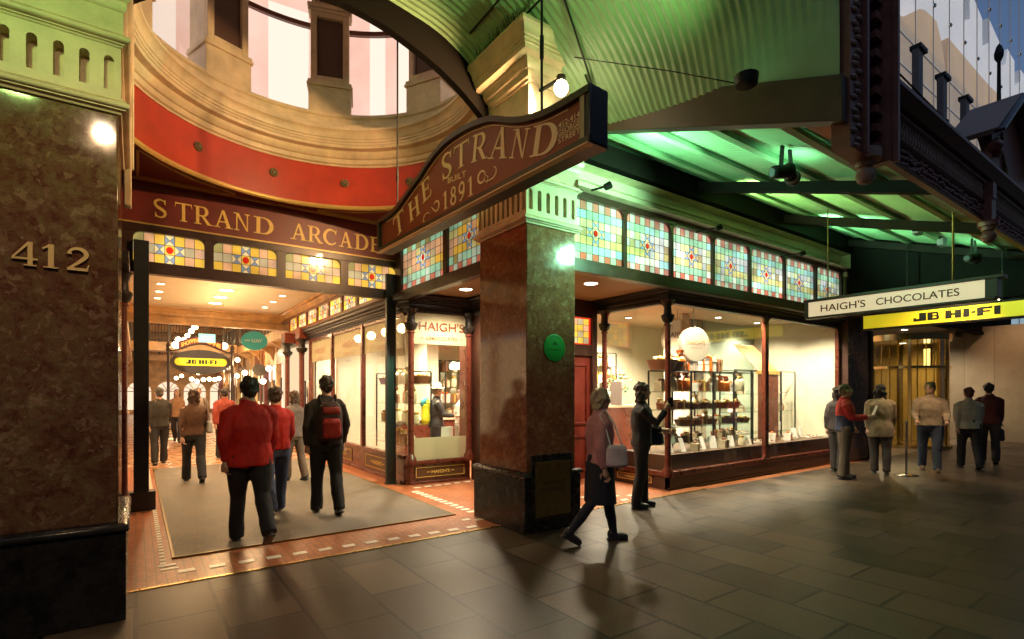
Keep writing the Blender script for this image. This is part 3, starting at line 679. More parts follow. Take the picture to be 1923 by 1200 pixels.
# ================================================================ STRAND ARCADE BEAM
ab = thing('arcade_name_beam', 'dark red name board over amber leadlights across the arcade mouth', 'sign beam', (1.8, 8.75, 3.2))
fr = Fr((0, 8.70, 0), (1, 0, 0), (0, 0, 1))
b = MB(); b.box(-.35, 3.86, 8.705, 8.78, 3.885, 4.46); b.build('name_board', M['maroon'], ab, smooth=0)
b = MB(); b.box(-.35, 3.86, 8.685, 8.72, 3.862, 3.886); b.box(3.78, 3.80, 8.69, 8.705, 3.886, 4.4); b.build('gilt_edge', M['gold'], ab, smooth=0)
b = MB(); b.box(-.35, 3.86, 8.66, 8.80, 3.20, 3.36); b.box(-.35, 3.86, 8.67, 8.80, 3.76, 3.862)
PX = [(-.03, .80), (.915, 1.766), (1.889, 2.743), (2.866, 3.713)]
xs = [-.35] + [v for p in PX for v in p] + [3.86]
for i in range(0, len(xs), 2): b.box(xs[i], xs[i + 1], 8.672, 8.79, 3.36, 3.76)
for x0, x1 in PX: corner_fill(b, Fr((0, 8.68, 0), (1, 0, 0), (0, 0, 1)), x0, x1, 3.76, .09, -.06, .058)
b.build('beam_frame', M['wood_dark'], ab, bevel=.006)
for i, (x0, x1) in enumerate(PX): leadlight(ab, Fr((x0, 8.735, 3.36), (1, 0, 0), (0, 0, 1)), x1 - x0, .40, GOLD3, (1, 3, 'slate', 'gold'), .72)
lt = MB()
for ch, x0, x1 in [('S', .186, .359), ('T', .445, .645), ('R', .671, .895), ('A', .91, 1.155), ('N', 1.172, 1.394), ('D', 1.444, 1.704), ('A', 1.965, 2.208), ('R', 2.223, 2.455), ('C', 2.458, 2.687), ('A', 2.715, 2.94), ('D', 2.977, 3.201), ('E', 3.245, 3.43)]:
    put_glyph(lt, fr, ch, x0, 3.985, x1 - x0, .255, lift=0)
lt.build('lettering', M['gold_flat'], ab, smooth=0)
# shutter posts
def gate_post(x, label):
    t = thing('gate_post', label, 'post', (x, 8.68, 0), 'steel gate posts at the arcade mouth')
    MB().box(x - .085, x + .085, 8.58, 8.655, 0.004, 3.62).build('post', M['steel'], t, bevel=.006)
    MB().box(x - .17, x + .16, 8.56, 8.75, .004, .26).build('foot_block', M['ebony'], t, bevel=.008) if x < 1 else MB().box(x - .1, x + .1, 8.565, 8.67, .004, .03).build('foot_plate', M['ebony'], t, bevel=.004)
gate_post(.06, 'dark steel gate post with a black foot block at the left of the arcade mouth')
gate_post(3.58, 'dark steel gate post in front of the corner shop window')

# ================================================================ TRANSOMS OVER THE CORNER PORCH
def transom(name, label, fr, spans, z0, z1, cols, seed, strength, left, right, mats='wood_dark', maker=None):
    t = thing(name, label, 'leadlight screen', tuple(fr.p((left + right) / 2, z0)))
    b = MB()
    def pc(a0, a1, b0, b1, h0, h1): b.prism([fr.p(a0, b0, h0), fr.p(a1, b0, h0), fr.p(a1, b1, h0), fr.p(a0, b1, h0)], fr.n * (h1 - h0))
    pc(left, right, z0 - .17, z0, -.07, .06); pc(left, right, z1, z1 + .10, -.06, .045)
    edges = [left] + [v for s in spans for v in s] + [right]
    for i in range(0, len(edges), 2):
        if edges[i + 1] - edges[i] > .005: pc(edges[i], edges[i + 1], z0, z1, -.05, .035)
    for a0, a1 in spans: corner_fill(b, fr, a0, a1, z1, .10, -.045, .075)
    b.build('screen_frame', M[mats], t, bevel=.005)
    for i, (a0, a1) in enumerate(spans):
        g = (maker or vgrid)(cols[i], seed + i)
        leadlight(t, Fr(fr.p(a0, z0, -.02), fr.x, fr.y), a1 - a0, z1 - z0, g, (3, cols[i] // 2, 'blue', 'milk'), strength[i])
    return t
div = [5.685, 6.73, 7.82, 8.93, 10.14, 11.38]
sp = [(4.62, 5.685 - .03)] + [(div[i] + .03, div[i + 1] - .03) for i in range(5)] + [(11.41, 12.52)]
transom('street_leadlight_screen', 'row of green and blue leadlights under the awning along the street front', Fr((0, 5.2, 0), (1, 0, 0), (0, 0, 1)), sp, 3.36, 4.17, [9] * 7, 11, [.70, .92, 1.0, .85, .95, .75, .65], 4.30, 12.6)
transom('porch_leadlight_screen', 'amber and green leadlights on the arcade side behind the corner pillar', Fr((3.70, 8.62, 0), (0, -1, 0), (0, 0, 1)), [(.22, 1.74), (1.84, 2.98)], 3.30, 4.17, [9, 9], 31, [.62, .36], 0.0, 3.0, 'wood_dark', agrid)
sof = thing('porch_soffit', 'cream soffit with two round downlights over the corner shop doorway', 'soffit', (5.3, 7, 3.25))
MB().box(3.76, 7.6, 5.27, 8.66, 3.26, 3.32).build('soffit_board', mat('soffit_ochre', (.40, .27, .13), .5, var=.08), sof, smooth=0)

def downlight(loc, r, label, group, energy, col=(1, .72, .4), m='lamp_warm', spot=150):
    t = thing('downlight', label, 'ceiling light', loc, group)
    MB().lathe([(r * 1.22, 0), (r * 1.22, -.008), (r * 1.02, -.014), (r, -.004), (r, 0)], loc, 20).build('trim_ring', M['white'], t)
    MB().lathe([(r * .98, -.003), (r * .98, -.006), (r * .5, -.0075)], loc, 20).build('lens', M[m], t)
    if energy:
        l = lamp('SPOT', (loc[0], loc[1], loc[2] - .03), energy, col, r * .7, target=(loc[0], loc[1], 0), spot=spot, blend=.6); l.parent = t
        l.location = (0, 0, -.03)
    return t
downlight((4.35, 7.37, 3.26), .10, 'round porch downlight left of the corner pillar', 'porch downlights', 420, (1, .80, .55), 'lamp_white')
downlight((5.67, 5.86, 3.26), .10, 'round porch downlight right of the corner pillar', 'porch downlights', 220, (1, .80, .55), 'lamp_white')

# ================================================================ AWNINGS
YF, YW = 1.9, 5.0
def zraf(y): return 3.95 + (y - 1.9) * (4.95 - 3.95) / 3.1
va = thing('vaulted_awning', 'green corrugated barrel vault over the entrance with a black rib and brown beam', 'awning', (1.77, 3.6, 5))
XC, HA = 1.77, 2.80
rear = [(0, 5.97), (.52, 5.90), (1.076, 5.81), (1.43, 5.64), (1.66, 5.43), (1.95, 5.26), (2.35, 5.12), (2.80, 5.04)]
def lerp_poly(poly, t):
    L = [0]
    for i in range(1, len(poly)): L.append(L[-1] + math.dist(poly[i], poly[i - 1]))
    q = t * L[-1]
    for i in range(1, len(poly)):
        if q <= L[i] + 1e-9:
            u = (q - L[i - 1]) / (L[i] - L[i - 1]); a = poly[i - 1]; b_ = poly[i]
            return (a[0] + (b_[0] - a[0]) * u, a[1] + (b_[1] - a[1]) * u)
    return poly[-1]
front = [(HA * math.sin(rad(t)), 4.75 + 1.45 * math.cos(rad(t))) for t in range(0, 91, 6)] + [(HA, 4.35), (HA, 4.02)]
def smooth_poly(poly, n=28):
    p = [lerp_poly(poly, i / n) for i in range(n + 1)]
    for _ in range(3): p = [p[0]] + [((p[i - 1][0] + 2 * p[i][0] + p[i + 1][0]) / 4, (p[i - 1][1] + 2 * p[i][1] + p[i + 1][1]) / 4) for i in range(1, n)] + [p[-1]]
    return p
PR, PF = smooth_poly(rear), smooth_poly(front)
vt = MB(); NS = 96; YR = 5.62
vs = []; fs = []
prof_n = len(PR)
full = [(-1, i) for i in range(prof_n - 1, 0, -1)] + [(1, i) for i in range(prof_n)]
for j in range(NS * 4 + 1):
    u = j / (NS * 4); y = YR + (YF - YR) * u
    cz = .008 * math.cos(2 * math.pi * j / 8.0)
    for sgn, i in full:
        a, b_ = PR[i], PF[i]
        uu = u
        vs.append((XC + sgn * (a[0] + (b_[0] - a[0]) * uu), y, a[1] + (b_[1] - a[1]) * uu + cz))
w_ = len(full)
for j in range(NS * 4):
    for i in range(w_ - 1): fs.append((j * w_ + i, (j + 1) * w_ + i, (j + 1) * w_ + i + 1, j * w_ + i + 1))
vt.add(vs, fs)
vt.build('corrugated_vault', M['mint'], va, smooth=1.2, fix=False)
rb = MB()
inn = [(0, 5.665), (.4, 5.63), (.7, 5.54), (1.0, 5.44), (1.28, 5.31), (1.485, 5.18), (1.7, 5.02), (1.9, 4.84)]
inn = smooth_poly(inn, 20); outp = smooth_poly([(0, 5.99), (.52, 5.92), (1.076, 5.83), (1.43, 5.66), (1.66, 5.45), (1.9, 5.2), (2.05, 5.0)], 20)
for sgn in (-1, 1):
    for i in range(20):
        p = [(XC + sgn * q[0], 5.50, q[1]) for q in (inn[i], inn[i + 1], outp[i + 1], outp[i])]
        rb.prism(p, (0, .10, 0))
rb.build('arch_rib', mat('rib_black', (.006, .005, .004), .85, spec=.08), va, smooth=0)
sb = MB()
sb.prism([(4.52, 5.1, 5.32), (4.52, 1.86, 4.10), (4.52, 1.86, 3.73), (4.52, 5.1, 4.93)], (.14, 0, 0))
sb.build('spring_beam', M['beam_br'], va, bevel=.006)
sb = MB(); sb.prism([(-1.12, 5.1, 5.32), (-1.12, 1.86, 4.10), (-1.12, 1.86, 3.73), (-1.12, 5.1, 4.93)], (.14, 0, 0)); sb.build('spring_beam', M['beam_br'], va, bevel=.006)
bt = MB()
for (x0, y0, x1, y1) in [(1.0, 4.9, 1.75, 3.6)]: pass
def on_vault(xo, y):
    u = (YR - y) / (YR - YF)
    best = min(range(prof_n), key=lambda i: abs(PR[i][0] + (PF[i][0] - PR[i][0]) * u - xo))
    return Vector((XC + xo, y, PR[best][1] + (PF[best][1] - PR[best][1]) * u - .03))
for a, b_ in [((1.35, 5.2), (1.35, 4.5)), ((1.62, 4.95), (1.62, 4.1)), ((1.64, 4.0), (2.6, 4.35)), ((2.3, 4.3), (2.74, 4.4))]:
    pts = [on_vault(a[0] + (b_[0] - a[0]) * k / 6, a[1] + (b_[1] - a[1]) * k / 6) for k in range(7)]
    bt.tube(pts, .012, 6)
bt.build('conduit', M['black'], va)
# front arch ring (street face)
ar = MB()
def ring_pt(a, k):  # a: half width, k: param 0..1 from foot to apex
    ht = 1.35 / (1.35 + a * 1.2)
    if k < ht: return (a, 3.55 + 1.35 * k / ht)
    t = (k - ht) / (1 - ht) * 90; return (a * math.cos(rad(t)), 4.90 + a * .62 * math.sin(rad(t)))
def ring_strip(mb, a0, a1, y0, y1, n=40, foot=0):
    for s in (-1, 1):
        for i in range(n):
            p = [ring_pt(a0, i / n), ring_pt(a0, (i + 1) / n), ring_pt(a1, (i + 1) / n), ring_pt(a1, i / n)]
            mb.prism([(XC + s * q[0], y0, q[1]) for q in p], (0, y1 - y0, 0))
ring_strip(ar, 2.84, 3.06, 1.84, 1.98); ring_strip(ar, 3.06, 3.10, 1.80, 1.98); ring_strip(ar, 3.10, 3.26, 1.86, 1.98); ring_strip(ar, 3.40, 3.46, 1.76, 1.98); ring_strip(ar, 3.46, 3.50, 1.72, 1.9); ring_strip(ar, 3.26, 3.40, 1.90, 1.98)
ar.build('front_arch', M['awn'], va, smooth=0)
dn = MB()
for s in (-1, 1):
    for i in range(34):
        q = ring_pt(3.33, (i + .5) / 34); q2 = ring_pt(3.33, (i + .9) / 34)
        dn.bar((XC + s * q[0], 1.85, q[1]), (XC + s * q2[0], 1.85, q2[1]), .12, .08, up=(0, 1, 0))
dn.build('dentils', M['awn'], va, smooth=0)
lf = MB()
for s in (-1, 1):
    for i in range(90):
        q = ring_pt(2.95 + .05 * math.sin(i * 2.4), (i + .5) / 90)
        lf.ell((XC + s * q[0], 1.835, q[1]), (.05, .02, .022), 6, 4)
lf.build('leaf_carving', M['awn_grey'], va)
for s in (-1, 1):
    fn = MB(); fn.lathe([(.015, .0), (.055, .02), (.075, .065), (.075, .09), (.055, .13), (.04, .14), (.07, .15), (.07, .19), (.12, .20), (.12, .28)], (XC + s * 3.28, 1.9, 3.36), 16)
    fn.build('ball_pendant', M['awn_grey'], va)

sa = thing('street_awning', 'dark maroon ornamental street awning with green soffit and sloping rafters', 'awning', (10, 3.4, 4))
XA0, XA1 = 4.66, 26.0
so = MB()
n = 260; vs = []; fs = []
for k, (y, z) in enumerate([(YF, zraf(YF)), (YW + .1, zraf(YW + .1))]):
    for i in range(n * 4 + 1):
        x = XA0 + (XA1 - XA0) * i / (n * 4)
        vs.append((x, y, z + .01 * math.cos(2 * math.pi * i / 4.0)))
m_ = n * 4 + 1
for i in range(m_ - 1): fs.append((i, i + 1, m_ + i + 1, m_ + i))
so.add(vs, fs); so.build('corrugated_soffit', M['mint'], sa, smooth=1.2, fix=False)
rf = MB(); rf.prism([(XA0, YF, zraf(YF) + .05), (XA1, YF, zraf(YF) + .05), (XA1, YW + .2, zraf(YW) + .12), (XA0, YW + .2, zraf(YW) + .12)], (0, 0, .03)); rf.build('roof_deck', M['black'], sa, smooth=0)
for x in (7.16, 9.77, 12.45, 15.1, 17.8, 20.5):
    MB().prism([(x - .07, YW + .08, zraf(YW) - .21), (x - .07, YF, zraf(YF) - .21), (x - .07, YF, zraf(YF) + .0 - .07), (x - .07, YW + .08, zraf(YW) - .07)], (.14, 0, 0)).build('rafter', M['beam'], sa, bevel=.005)
for y in (2.55, 3.25, 3.95, 4.6):
    z = zraf(y)
    MB().bar((XA0, y, z - .045), (XA1, y, z - .045), .07, .055).build('purlin', M['mint'], sa, smooth=0)
MB().prism([(12.62, 5.1, 3.28), (12.62, 1.96, 3.28), (12.62, 1.96, zraf(1.96) - .02), (12.62, 5.1, zraf(5.1) - .02)], (.08, 0, 0)).build('end_bulkhead', M['dark_wall'], sa, smooth=0)
MB().box(4.4, XA1, 4.98, 5.12, 4.62, 4.90).build('wall_plate', M['beam'], sa, bevel=.005)
fx0 = 5.25
fs_ = MB()
fp = [(.02, 3.57), (-.04, 3.57), (-.05, 3.60), (-.02, 3.615), (-.02, 3.80), (-.05, 3.815), (-.065, 3.835), (-.05, 3.86), (.0, 3.87), (.0, 4.05), (-.04, 4.06), (-.065, 4.08), (-.07, 4.10), (-.04, 4.115), (-.04, 4.14), (-.09, 4.15), (-.12, 4.185), (-.17, 4.225), (-.17, 4.265), (.06, 4.28)]
fs_.sweep([(fx0, YF), (XA1, YF)], [(-o, 3.65 + (z - 3.57) * .887) for o, z in fp])
fs_.build('fascia', M['awn'], sa, smooth=.5)
# pierced baluster band: balusters stand proud of the recessed board
bl = MB(); x = fx0 + .08
while x < 16:
    bl.lathe([(.016, 0), (.022, .008), (.011, .022), (.024, .06), (.012, .12), (.02, .155), (.016, .18)], (x, YF - .03, 3.918), 6); x += .075
bl.build('baluster_band', M['awn_grey'], sa)
lv = MB(); rnd = random.Random(3)
x = fx0 + .03
while x < 14:
    for k in range(3): lv.ell((x + rnd.uniform(-.03, .03), YF - .03, 3.71 + k * .055 + rnd.uniform(-.015, .015)), (.04, .02, .022), 6, 4)
    x += .075
lv.build('leaf_carving', M['awn_pl'], sa)
for x in (8.37, 11.65, 14.9):
    p = MB(); p.lathe([(.015, .0), (.055, .02), (.075, .065), (.075, .09), (.055, .13), (.04, .14), (.07, .15), (.07, .19), (.10, .20), (.10, .26)], (x, YF - .07, 3.39), 14)
    p.box(x - .09, x + .09, YF - .12, YF - .02, 3.64, 3.91); p.box(x - .07, x + .07, YF - .13, YF - .04, 3.91, 4.10)
    p.build('ball_pendant', M['awn'], sa)
hd = MB(); hd.prism([(4.75, 2.25, 4.02), (4.98, 2.0, 3.80), (4.98, 2.0, 3.84), (4.75, 2.25, 4.08)], (.12, .12, 0)); hd.build('soffit_hatch', mat('orange_hatch', (.35, .10, .04), .5), sa, smooth=0)
# gabled pediment standing on the awning
gb = thing('awning_gable', 'small plum gabled pediment with gold scrolls and a spike standing on the awning', 'gable', (9.65, 2.0, 4.27))
MB().prism([(8.75, 1.88, 4.24), (10.55, 1.88, 4.24), (10.55, 1.88, 4.86), (9.65, 1.88, 5.50), (8.75, 1.88, 4.86)], (0, .08, 0)).build('gable_face', M['awn_pl'], gb, smooth=0)
r_ = MB(); r_.prism([(8.50, 1.76, 4.74), (9.65, 1.76, 5.54), (9.65, 1.76, 5.60), (8.46, 1.76, 4.79)], (0, .55, 0)); r_.prism([(10.80, 1.76, 4.74), (9.65, 1.76, 5.54), (9.65, 1.76, 5.60), (10.84, 1.76, 4.79)], (0, .55, 0))
r_.build('gable_roof', mat('roof_lead_brown', (.20, .14, .12), .55, var=.15, vscale=3), gb, smooth=0)
for s in (-1, 1): MB().bar((9.65 + s * 1.18, 1.745, 4.75), (9.65, 1.745, 5.575), .03, .10, up=(0, 1, 0)).build('barge_board', M['navy'], gb, smooth=0)
sc = MB()
for c, rr, t0 in (((9.0, 4.78), .09, 0), ((9.22, 4.93), .06, 120)):
    pts = [(c[0] + rr * (1 - k / 26) * math.cos(rad(t0 + k * 24)), 1.865, c[1] + rr * (1 - k / 26) * math.sin(rad(t0 + k * 24))) for k in range(24)]
    sc.tube(pts, .012, 5)
sc.tube([(9.09, 1.865, 4.78), (9.15, 1.865, 4.68), (9.25, 1.865, 4.6), (9.3, 1.865, 4.45), (9.42, 1.865, 4.34)], .014, 5); sc.tube([(9.2, 1.865, 4.6), (9.34, 1.865, 4.56), (9.36, 1.865, 4.44)], .012, 5)
sc.build('gold_scroll', M['brass_dull'], gb)
bk = MB(); bk.ell((8.72, 1.84, 4.66), (.12, .08, .08), 8, 6); bk.ell((8.80, 1.84, 4.60), (.08, .06, .06), 8, 6); bk.build('eave_bracket', M['awn'], gb)
MB().lathe([(.04, 0), (.024, .1), (.02, .62), (.05, .68), (.055, .75), (.03, .84), (.0, .88)], (9.75, 2.02, 5.55), 8).build('spike_finial', M['black'], gb)

# ================================================================ GREEN LIGHT FITTINGS ON THE AWNING
def green_flood(loc, tgt, energy, label, col=(.36, 1, .60), spot=105):
    t = thing('green_floodlight', label, 'floodlight', loc, 'green floodlights under the awning')
    d = (Vector(tgt) - Vector(loc)).normalized(); mx = Matrix.Translation(loc) @ d.to_track_quat('Z', 'Y').to_matrix().to_4x4()
    MB().lathe([(.02, -.07), (.04, -.06), (.045, .02), (.038, .02)], n=14, mx=mx).build('lamp_body', M['black'], t)
    MB().lathe([(.038, .018), (.02, .024)], n=12, mx=mx).build('lens', M['tube_green'], t)
    MB().bar(loc, (loc[0] - .02, loc[1] + (.28 if loc[1] < 4.6 else .42), loc[2] + .02), .022, .022).build('bracket', M['black'], t, smooth=0)
    l = lamp('SPOT', tuple(d * .05), energy, col, .05, t, spot=spot, blend=.7); l.parent = t
    l.rotation_euler = d.to_track_quat('-Z', 'Y').to_euler()
green_flood((4.58, 4.42, 4.05), (6.3, 3.2, 5.1), 200, 'black green-lit floodlight bracketed beside the corner pillar')
green_flood((7.30, 4.72, 4.12), (8.9, 3.3, 5.1), 300, 'dim green floodlight added to brighten the second awning bay', (.62, 1, .36))  # added lamp; the second bay has no fitting of its own
green_flood((9.9, 4.72, 4.12), (11.5, 3.3, 5.1), 420, 'green floodlight bracketed under the third awning bay')
def spot_pair(x, y, z, label, target, energy, col):
    t = thing('twin_spotlight', label, 'spotlight', (x, y, z), 'twin spotlights under the awning')
    top = zraf(y) - .02
    for s in (-1, 1):
        h = MB(); mx = Matrix.Translation((x + s * .11, y, z)) @ Matrix.Rotation(rad(20 * s), 4, 'Z') @ Matrix.Rotation(rad(80), 4, 'Y')
        h.lathe([(.045, -.12), (.07, -.10), (.075, .08), (.085, .09), (.085, .12), (.06, .12)], n=14, mx=mx); hd = h.build('lamp_head', M['black'], t)
        MB().lathe([(.058, .121), (.05, .123)], n=12, mx=mx).build('lens', M['tube_green'] if s > 0 else M['lamp_soft'], hd)
        MB().bar((x + s * .11, y, z + .05), (x + s * .08, y, top), .025, .05).build('bracket', M['black'], t, smooth=0)
    l = lamp('SPOT', (0, -.0, -.14), energy, col, .05, t, target=None, spot=88, blend=.9); l.parent = t
    l.rotation_euler = (Vector(target) - Vector((x, y, z - .14))).to_track_quat('-Z', 'Y').to_euler()
spot_pair(5.8, 2.95, 3.98, 'black twin spotlight hung under the first awning bay', (4.9, 4.8, 3.8), 620, (.36, 1, .56))
spot_pair(11.7, 2.75, 3.88, 'black twin spotlight hung under the far awning bay', (12.7, 4.0, .9), 260, (1, .66, .38))
for t_, e_ in ((D.objects['twin_spotlight'], 14), (D.objects['twin_spotlight.001'], 12)):
    l = lamp('SPOT', (.25, .1, .02), e_, (.36, 1, .62), .05, t_, spot=140, blend=.6); l.parent = t_; l.rotation_euler = (rad(180), 0, 0)
# green uplight for the vault on the spring beam, hidden left one lights the 412 pillar
def vault_light(x, y, z, label, energy, col, tgt):
    t = thing('vault_uplight', label, 'uplight', (x, y, z), 'uplights in the vault')
    MB().lathe([(.05, -.1), (.09, -.08), (.10, .0), (.085, .0)], (x, y, z), 14).build('lamp_body', M['black'], t)
    MB().lathe([(.085, -.004), (.07, .004), (.02, .01)], (x, y, z), 14).build('lens', M['tube_green'], t)
    l = lamp('SPOT', (0, 0, .05), energy, col, .08, t, spot=120, blend=.9); l.parent = t
    l.rotation_euler = (Vector(tgt) - Vector((x, y, z))).to_track_quat('-Z', 'Y').to_euler()
vault_light(4.25, 2.5, 4.30, 'green uplight fixed on the spring beam under the vault', 150, (.60, 1, .36), (1.6, 4.0, 5.9))
vault_light(-.9, 2.6, 4.35, 'green uplight on the left spring beam of the vault', 120, (.58, 1, .26), (-.3, 4.2, 4.6))
# bright floodlight on the corner entablature
fl = thing('floodlight', 'bare bright warm floodlight bulb above the THE STRAND sign', 'floodlight', (3.72, 4.30, 4.86))
MB().ell((3.72, 4.30, 4.86), (.075, .075, .085), 16, 10).build('bulb', emat('bulb_hot', (1, .80, .48), 40), fl)
q = MB(); q.bar((3.72, 4.66, 5.0), (3.72, 4.34, 4.97), .03, .03); q.lathe([(.03, .06), (.05, .09), (.05, .13)], (3.72, 4.30, 4.86), 10); q.build('bracket', M['black'], fl)
l = lamp('SPOT', (-.10, -.0, -.02), 660, (1, .57, .26), .07, spot=98, blend=.5); l.parent = fl
l.rotation_euler = (Vector((.9, 7.6, 4.3)) - Vector((3.72, 4.30, 4.86))).to_track_quat('-Z', 'Y').to_euler()
l = lamp('POINT', (-.02, -.10, -.02), 1.6, (1, .70, .38), .07); l.parent = fl
# warm lamp under the vault front, the highlight on the 412 pillar
fl2 = thing('vault_lamp', 'warm lamp hung inside the vault front above the 412 pillar', 'hanging lamp', (-.28, 2.15, 4.42))
MB().lathe([(.02, .25), (.03, .1), (.09, .05), (.10, .0)], (-.28, 2.15, 4.42), 14).build('shade', M['black'], fl2)
MB().ell((-.28, 2.15, 4.41), (.05, .05, .06), 12, 8).build('bulb', emat('bulb_white', (1, .86, .66), 90), fl2)
l = lamp('SPOT', (0, 0, -.08), 150, (1, .64, .34), .06, spot=130, blend=.8, target=None); l.parent = fl2
l.rotation_euler = (Vector((.9, 4.6, 0)) - Vector((-.28, 2.15, 4.4))).to_track_quat('-Z', 'Y').to_euler()
# thin catenary wire
wr = MB(); wr.tube([(3.3, 5.4, 5.6), (3.9, 4.4, 5.32), (4.3, 3.3, 4.75), (4.6, 2.5, 4.3)], .006, 5)
tag(wr.build('overhead_wire', M['black']), 'thin wire strung under the green vault', 'wire')
wr = MB(); wr.tube([(5.3, 1.8, 4.42), (8.4, 1.8, 4.30)], .008, 5)
wr.ell((6.75, 1.8, 4.365), (.022, .022, .022), 6, 4)
tag(wr.build('roof_cable', M['black']), 'thin cable running along the top edge of the awning', 'cable')

# ================================================================ THE STRAND SIGN
P0 = Vector((2.386, 6.09, 0)); P1 = Vector((2.528, 2.609, 0)); ux = (P1 - P0).normalized()
st = thing('hanging_name_sign', 'red brown wave-topped sign reading THE STRAND hung across the entrance', 'hanging sign', (2.457, 4.35, 3.28))
fr = Fr(P0, ux, (0, 0, 1))
top = [(0, 3.66), (.2, 3.658), (.365, 3.668), (.55, 3.70), (.727, 3.764), (.9, 3.825), (1.057, 3.875), (1.2, 3.94), (1.347, 3.991), (1.46, 4.02), (1.575, 4.037), (1.7, 4.042), (1.824, 4.037), (1.95, 4.028), (2.064, 4.012), (2.2, 3.985), (2.325, 3.952), (2.45, 3.90), (2.564, 3.844), (2.67, 3.80), (2.784, 3.76), (2.957, 3.722), (3.065, 3.706), (3.25, 3.695), (3.487, 3.69)]
ins = [(a, b_ - .055) for a, b_ in top]
bdy = MB()
T_ = .16
for i in range(len(top) - 1):
    a, b_ = top[i], top[i + 1]
    bdy.prism([fr.p(a[0], 3.31, -T_ + .01), fr.p(b_[0], 3.31, -T_ + .01), fr.p(b_[0], b_[1] - .03, -T_ + .01), fr.p(a[0], a[1] - .03, -T_ + .01)], fr.n * (T_ - .02))
bdy.build('sign_board', M['sign_red'], st, smooth=0)
fm = MB()
def loft_edge(pts, off0, off1, h0, h1):
    vs = []; fs = []
    for a, b_ in pts:
        vs += [fr.p(a, b_ + off0, h0), fr.p(a, b_ + off1, h0), fr.p(a, b_ + off1, h1), fr.p(a, b_ + off0, h1)]
    k = len(pts)
    for i in range(k - 1):
        for q in range(4): fs.append((i * 4 + q, i * 4 + (q + 1) % 4, (i + 1) * 4 + (q + 1) % 4, (i + 1) * 4 + q))
    fs += [(0, 1, 2, 3), ((k - 1) * 4 + 3, (k - 1) * 4 + 2, (k - 1) * 4 + 1, (k - 1) * 4)]
    fm.add(vs, fs)
loft_edge(top, -.05, .0, -T_ - .005, .03)
fm.prism([fr.p(0, 3.265, -T_ - .005), fr.p(3.487, 3.295, -T_ - .005), fr.p(3.487, 3.345, -T_ - .005), fr.p(0, 3.315, -T_ - .005)], fr.n * (T_ + .035))
fm.prism([fr.p(-.005, 3.27, -T_), fr.p(.05, 3.27, -T_), fr.p(.05, 3.65, -T_), fr.p(-.005, 3.65, -T_)], fr.n * (T_ + .028))
fm.build('sign_frame', mat('sign_frame_black', (.035, .03, .018), .35, var=.2), st, smooth=.5)
MB().prism([fr.p(3.44, 3.30, -T_), fr.p(3.495, 3.30, -T_), fr.p(3.495, 3.70, -T_), fr.p(3.44, 3.70, -T_)], fr.n * (T_ + .02)).build('end_board', M['navy'], st, bevel=.01)
MB().prism([fr.p(3.395, 3.345, 0), fr.p(3.438, 3.345, 0), fr.p(3.438, 3.65, 0), fr.p(3.395, 3.65, 0)], fr.n * .022).build('end_bead', mat('bead_cream', (.45, .34, .16), .4), st, smooth=0)
gb_l = MB()
for i in range(len(top) - 1):
    a, b_ = top[i], top[i + 1]
    if b_[0] < 3.40 and a[0] > .04: gb_l.prism([fr.p(a[0], a[1] - .075, -.01), fr.p(b_[0], b_[1] - .075, -.01), fr.p(b_[0], b_[1] - .068, -.01), fr.p(a[0], a[1] - .068, -.01)], fr.n * .004)
gb_l.prism([fr.p(0, 3.258, -.02), fr.p(3.487, 3.288, -.02), fr.p(3.487, 3.296, -.02), fr.p(0, 3.266, -.02)], fr.n * .06)  # cream strip drawn as the bright lit lower edge of the sign
gb_l.build('gilt_line_lit_edge', M['sign_letter'], st, smooth=0)
lt = MB(); frl = Fr(fr.p(0, 0, -.009), fr.x, fr.y)
for ch, x, y, w, h, an in [('T', .425, 3.345, .26, .235, 15), ('H', .775, 3.43, .26, .215, 11), ('E', 1.075, 3.555, .20, .225, 12), ('S', 1.455, 3.668, .215, .25, -1), ('T', 1.70, 3.69, .25, .225, -1), ('R', 1.985, 3.672, .262, .238, -10), ('A', 2.252, 3.615, .275, .252, -18), ('N', 2.55, 3.517, .225, .225, -19), ('D', 2.82, 3.43, .285, .232, -13)]:
    put_glyph(lt, frl, ch, x, y, w, h, an, lift=0)
for i, ch in enumerate('1891'): put_glyph(lt, frl, ch, 1.475 + i * .148, 3.376, .125 if ch != '1' else .11, .175, 0, lift=0)
put_text(lt, frl, "BUILT", 1.585, 1.91, 3.59, 3.645, .004, .01, mapf=lambda a, b_: (a, b_ - (a - 1.585) * -.0 + .02 - (a - 1.585) * .1))
put_text(lt, frl, "412-414", 3.15, 3.37, 3.525, 3.565, .004, .015); put_text(lt, frl, "GEORGE", 3.148, 3.372, 3.468, 3.508, .004, .015); put_text(lt, frl, "STREET", 3.148, 3.372, 3.412, 3.452, .004, .015)
for y in (3.516, 3.460): lt.prism([frl.p(3.15, y), frl.p(3.37, y), frl.p(3.37, y + .004), frl.p(3.15, y + .004)], frl.n * .004)
def swirl(pts, w):
    ws = [w * (.35 + .65 * math.sin(math.pi * i / (len(pts) - 1))) for i in range(len(pts))]
    for k, q in enumerate(ribbon(pts, ws)): lt.prism([frl.p(a, b_) for a, b_ in q], frl.n * (.004 + k % 9 * .0002))
swirl(arc(1.36, 3.455, .055, .05, -120, 150, 14) , .022); swirl([(1.42, 3.43), (1.36, 3.40), (1.30, 3.44), (1.26, 3.475)], .014); swirl(arc(1.17, 3.40, .07, .035, 20, 200, 10) + arc(1.11, 3.385, .03, .025, 180, 330, 6), .013)
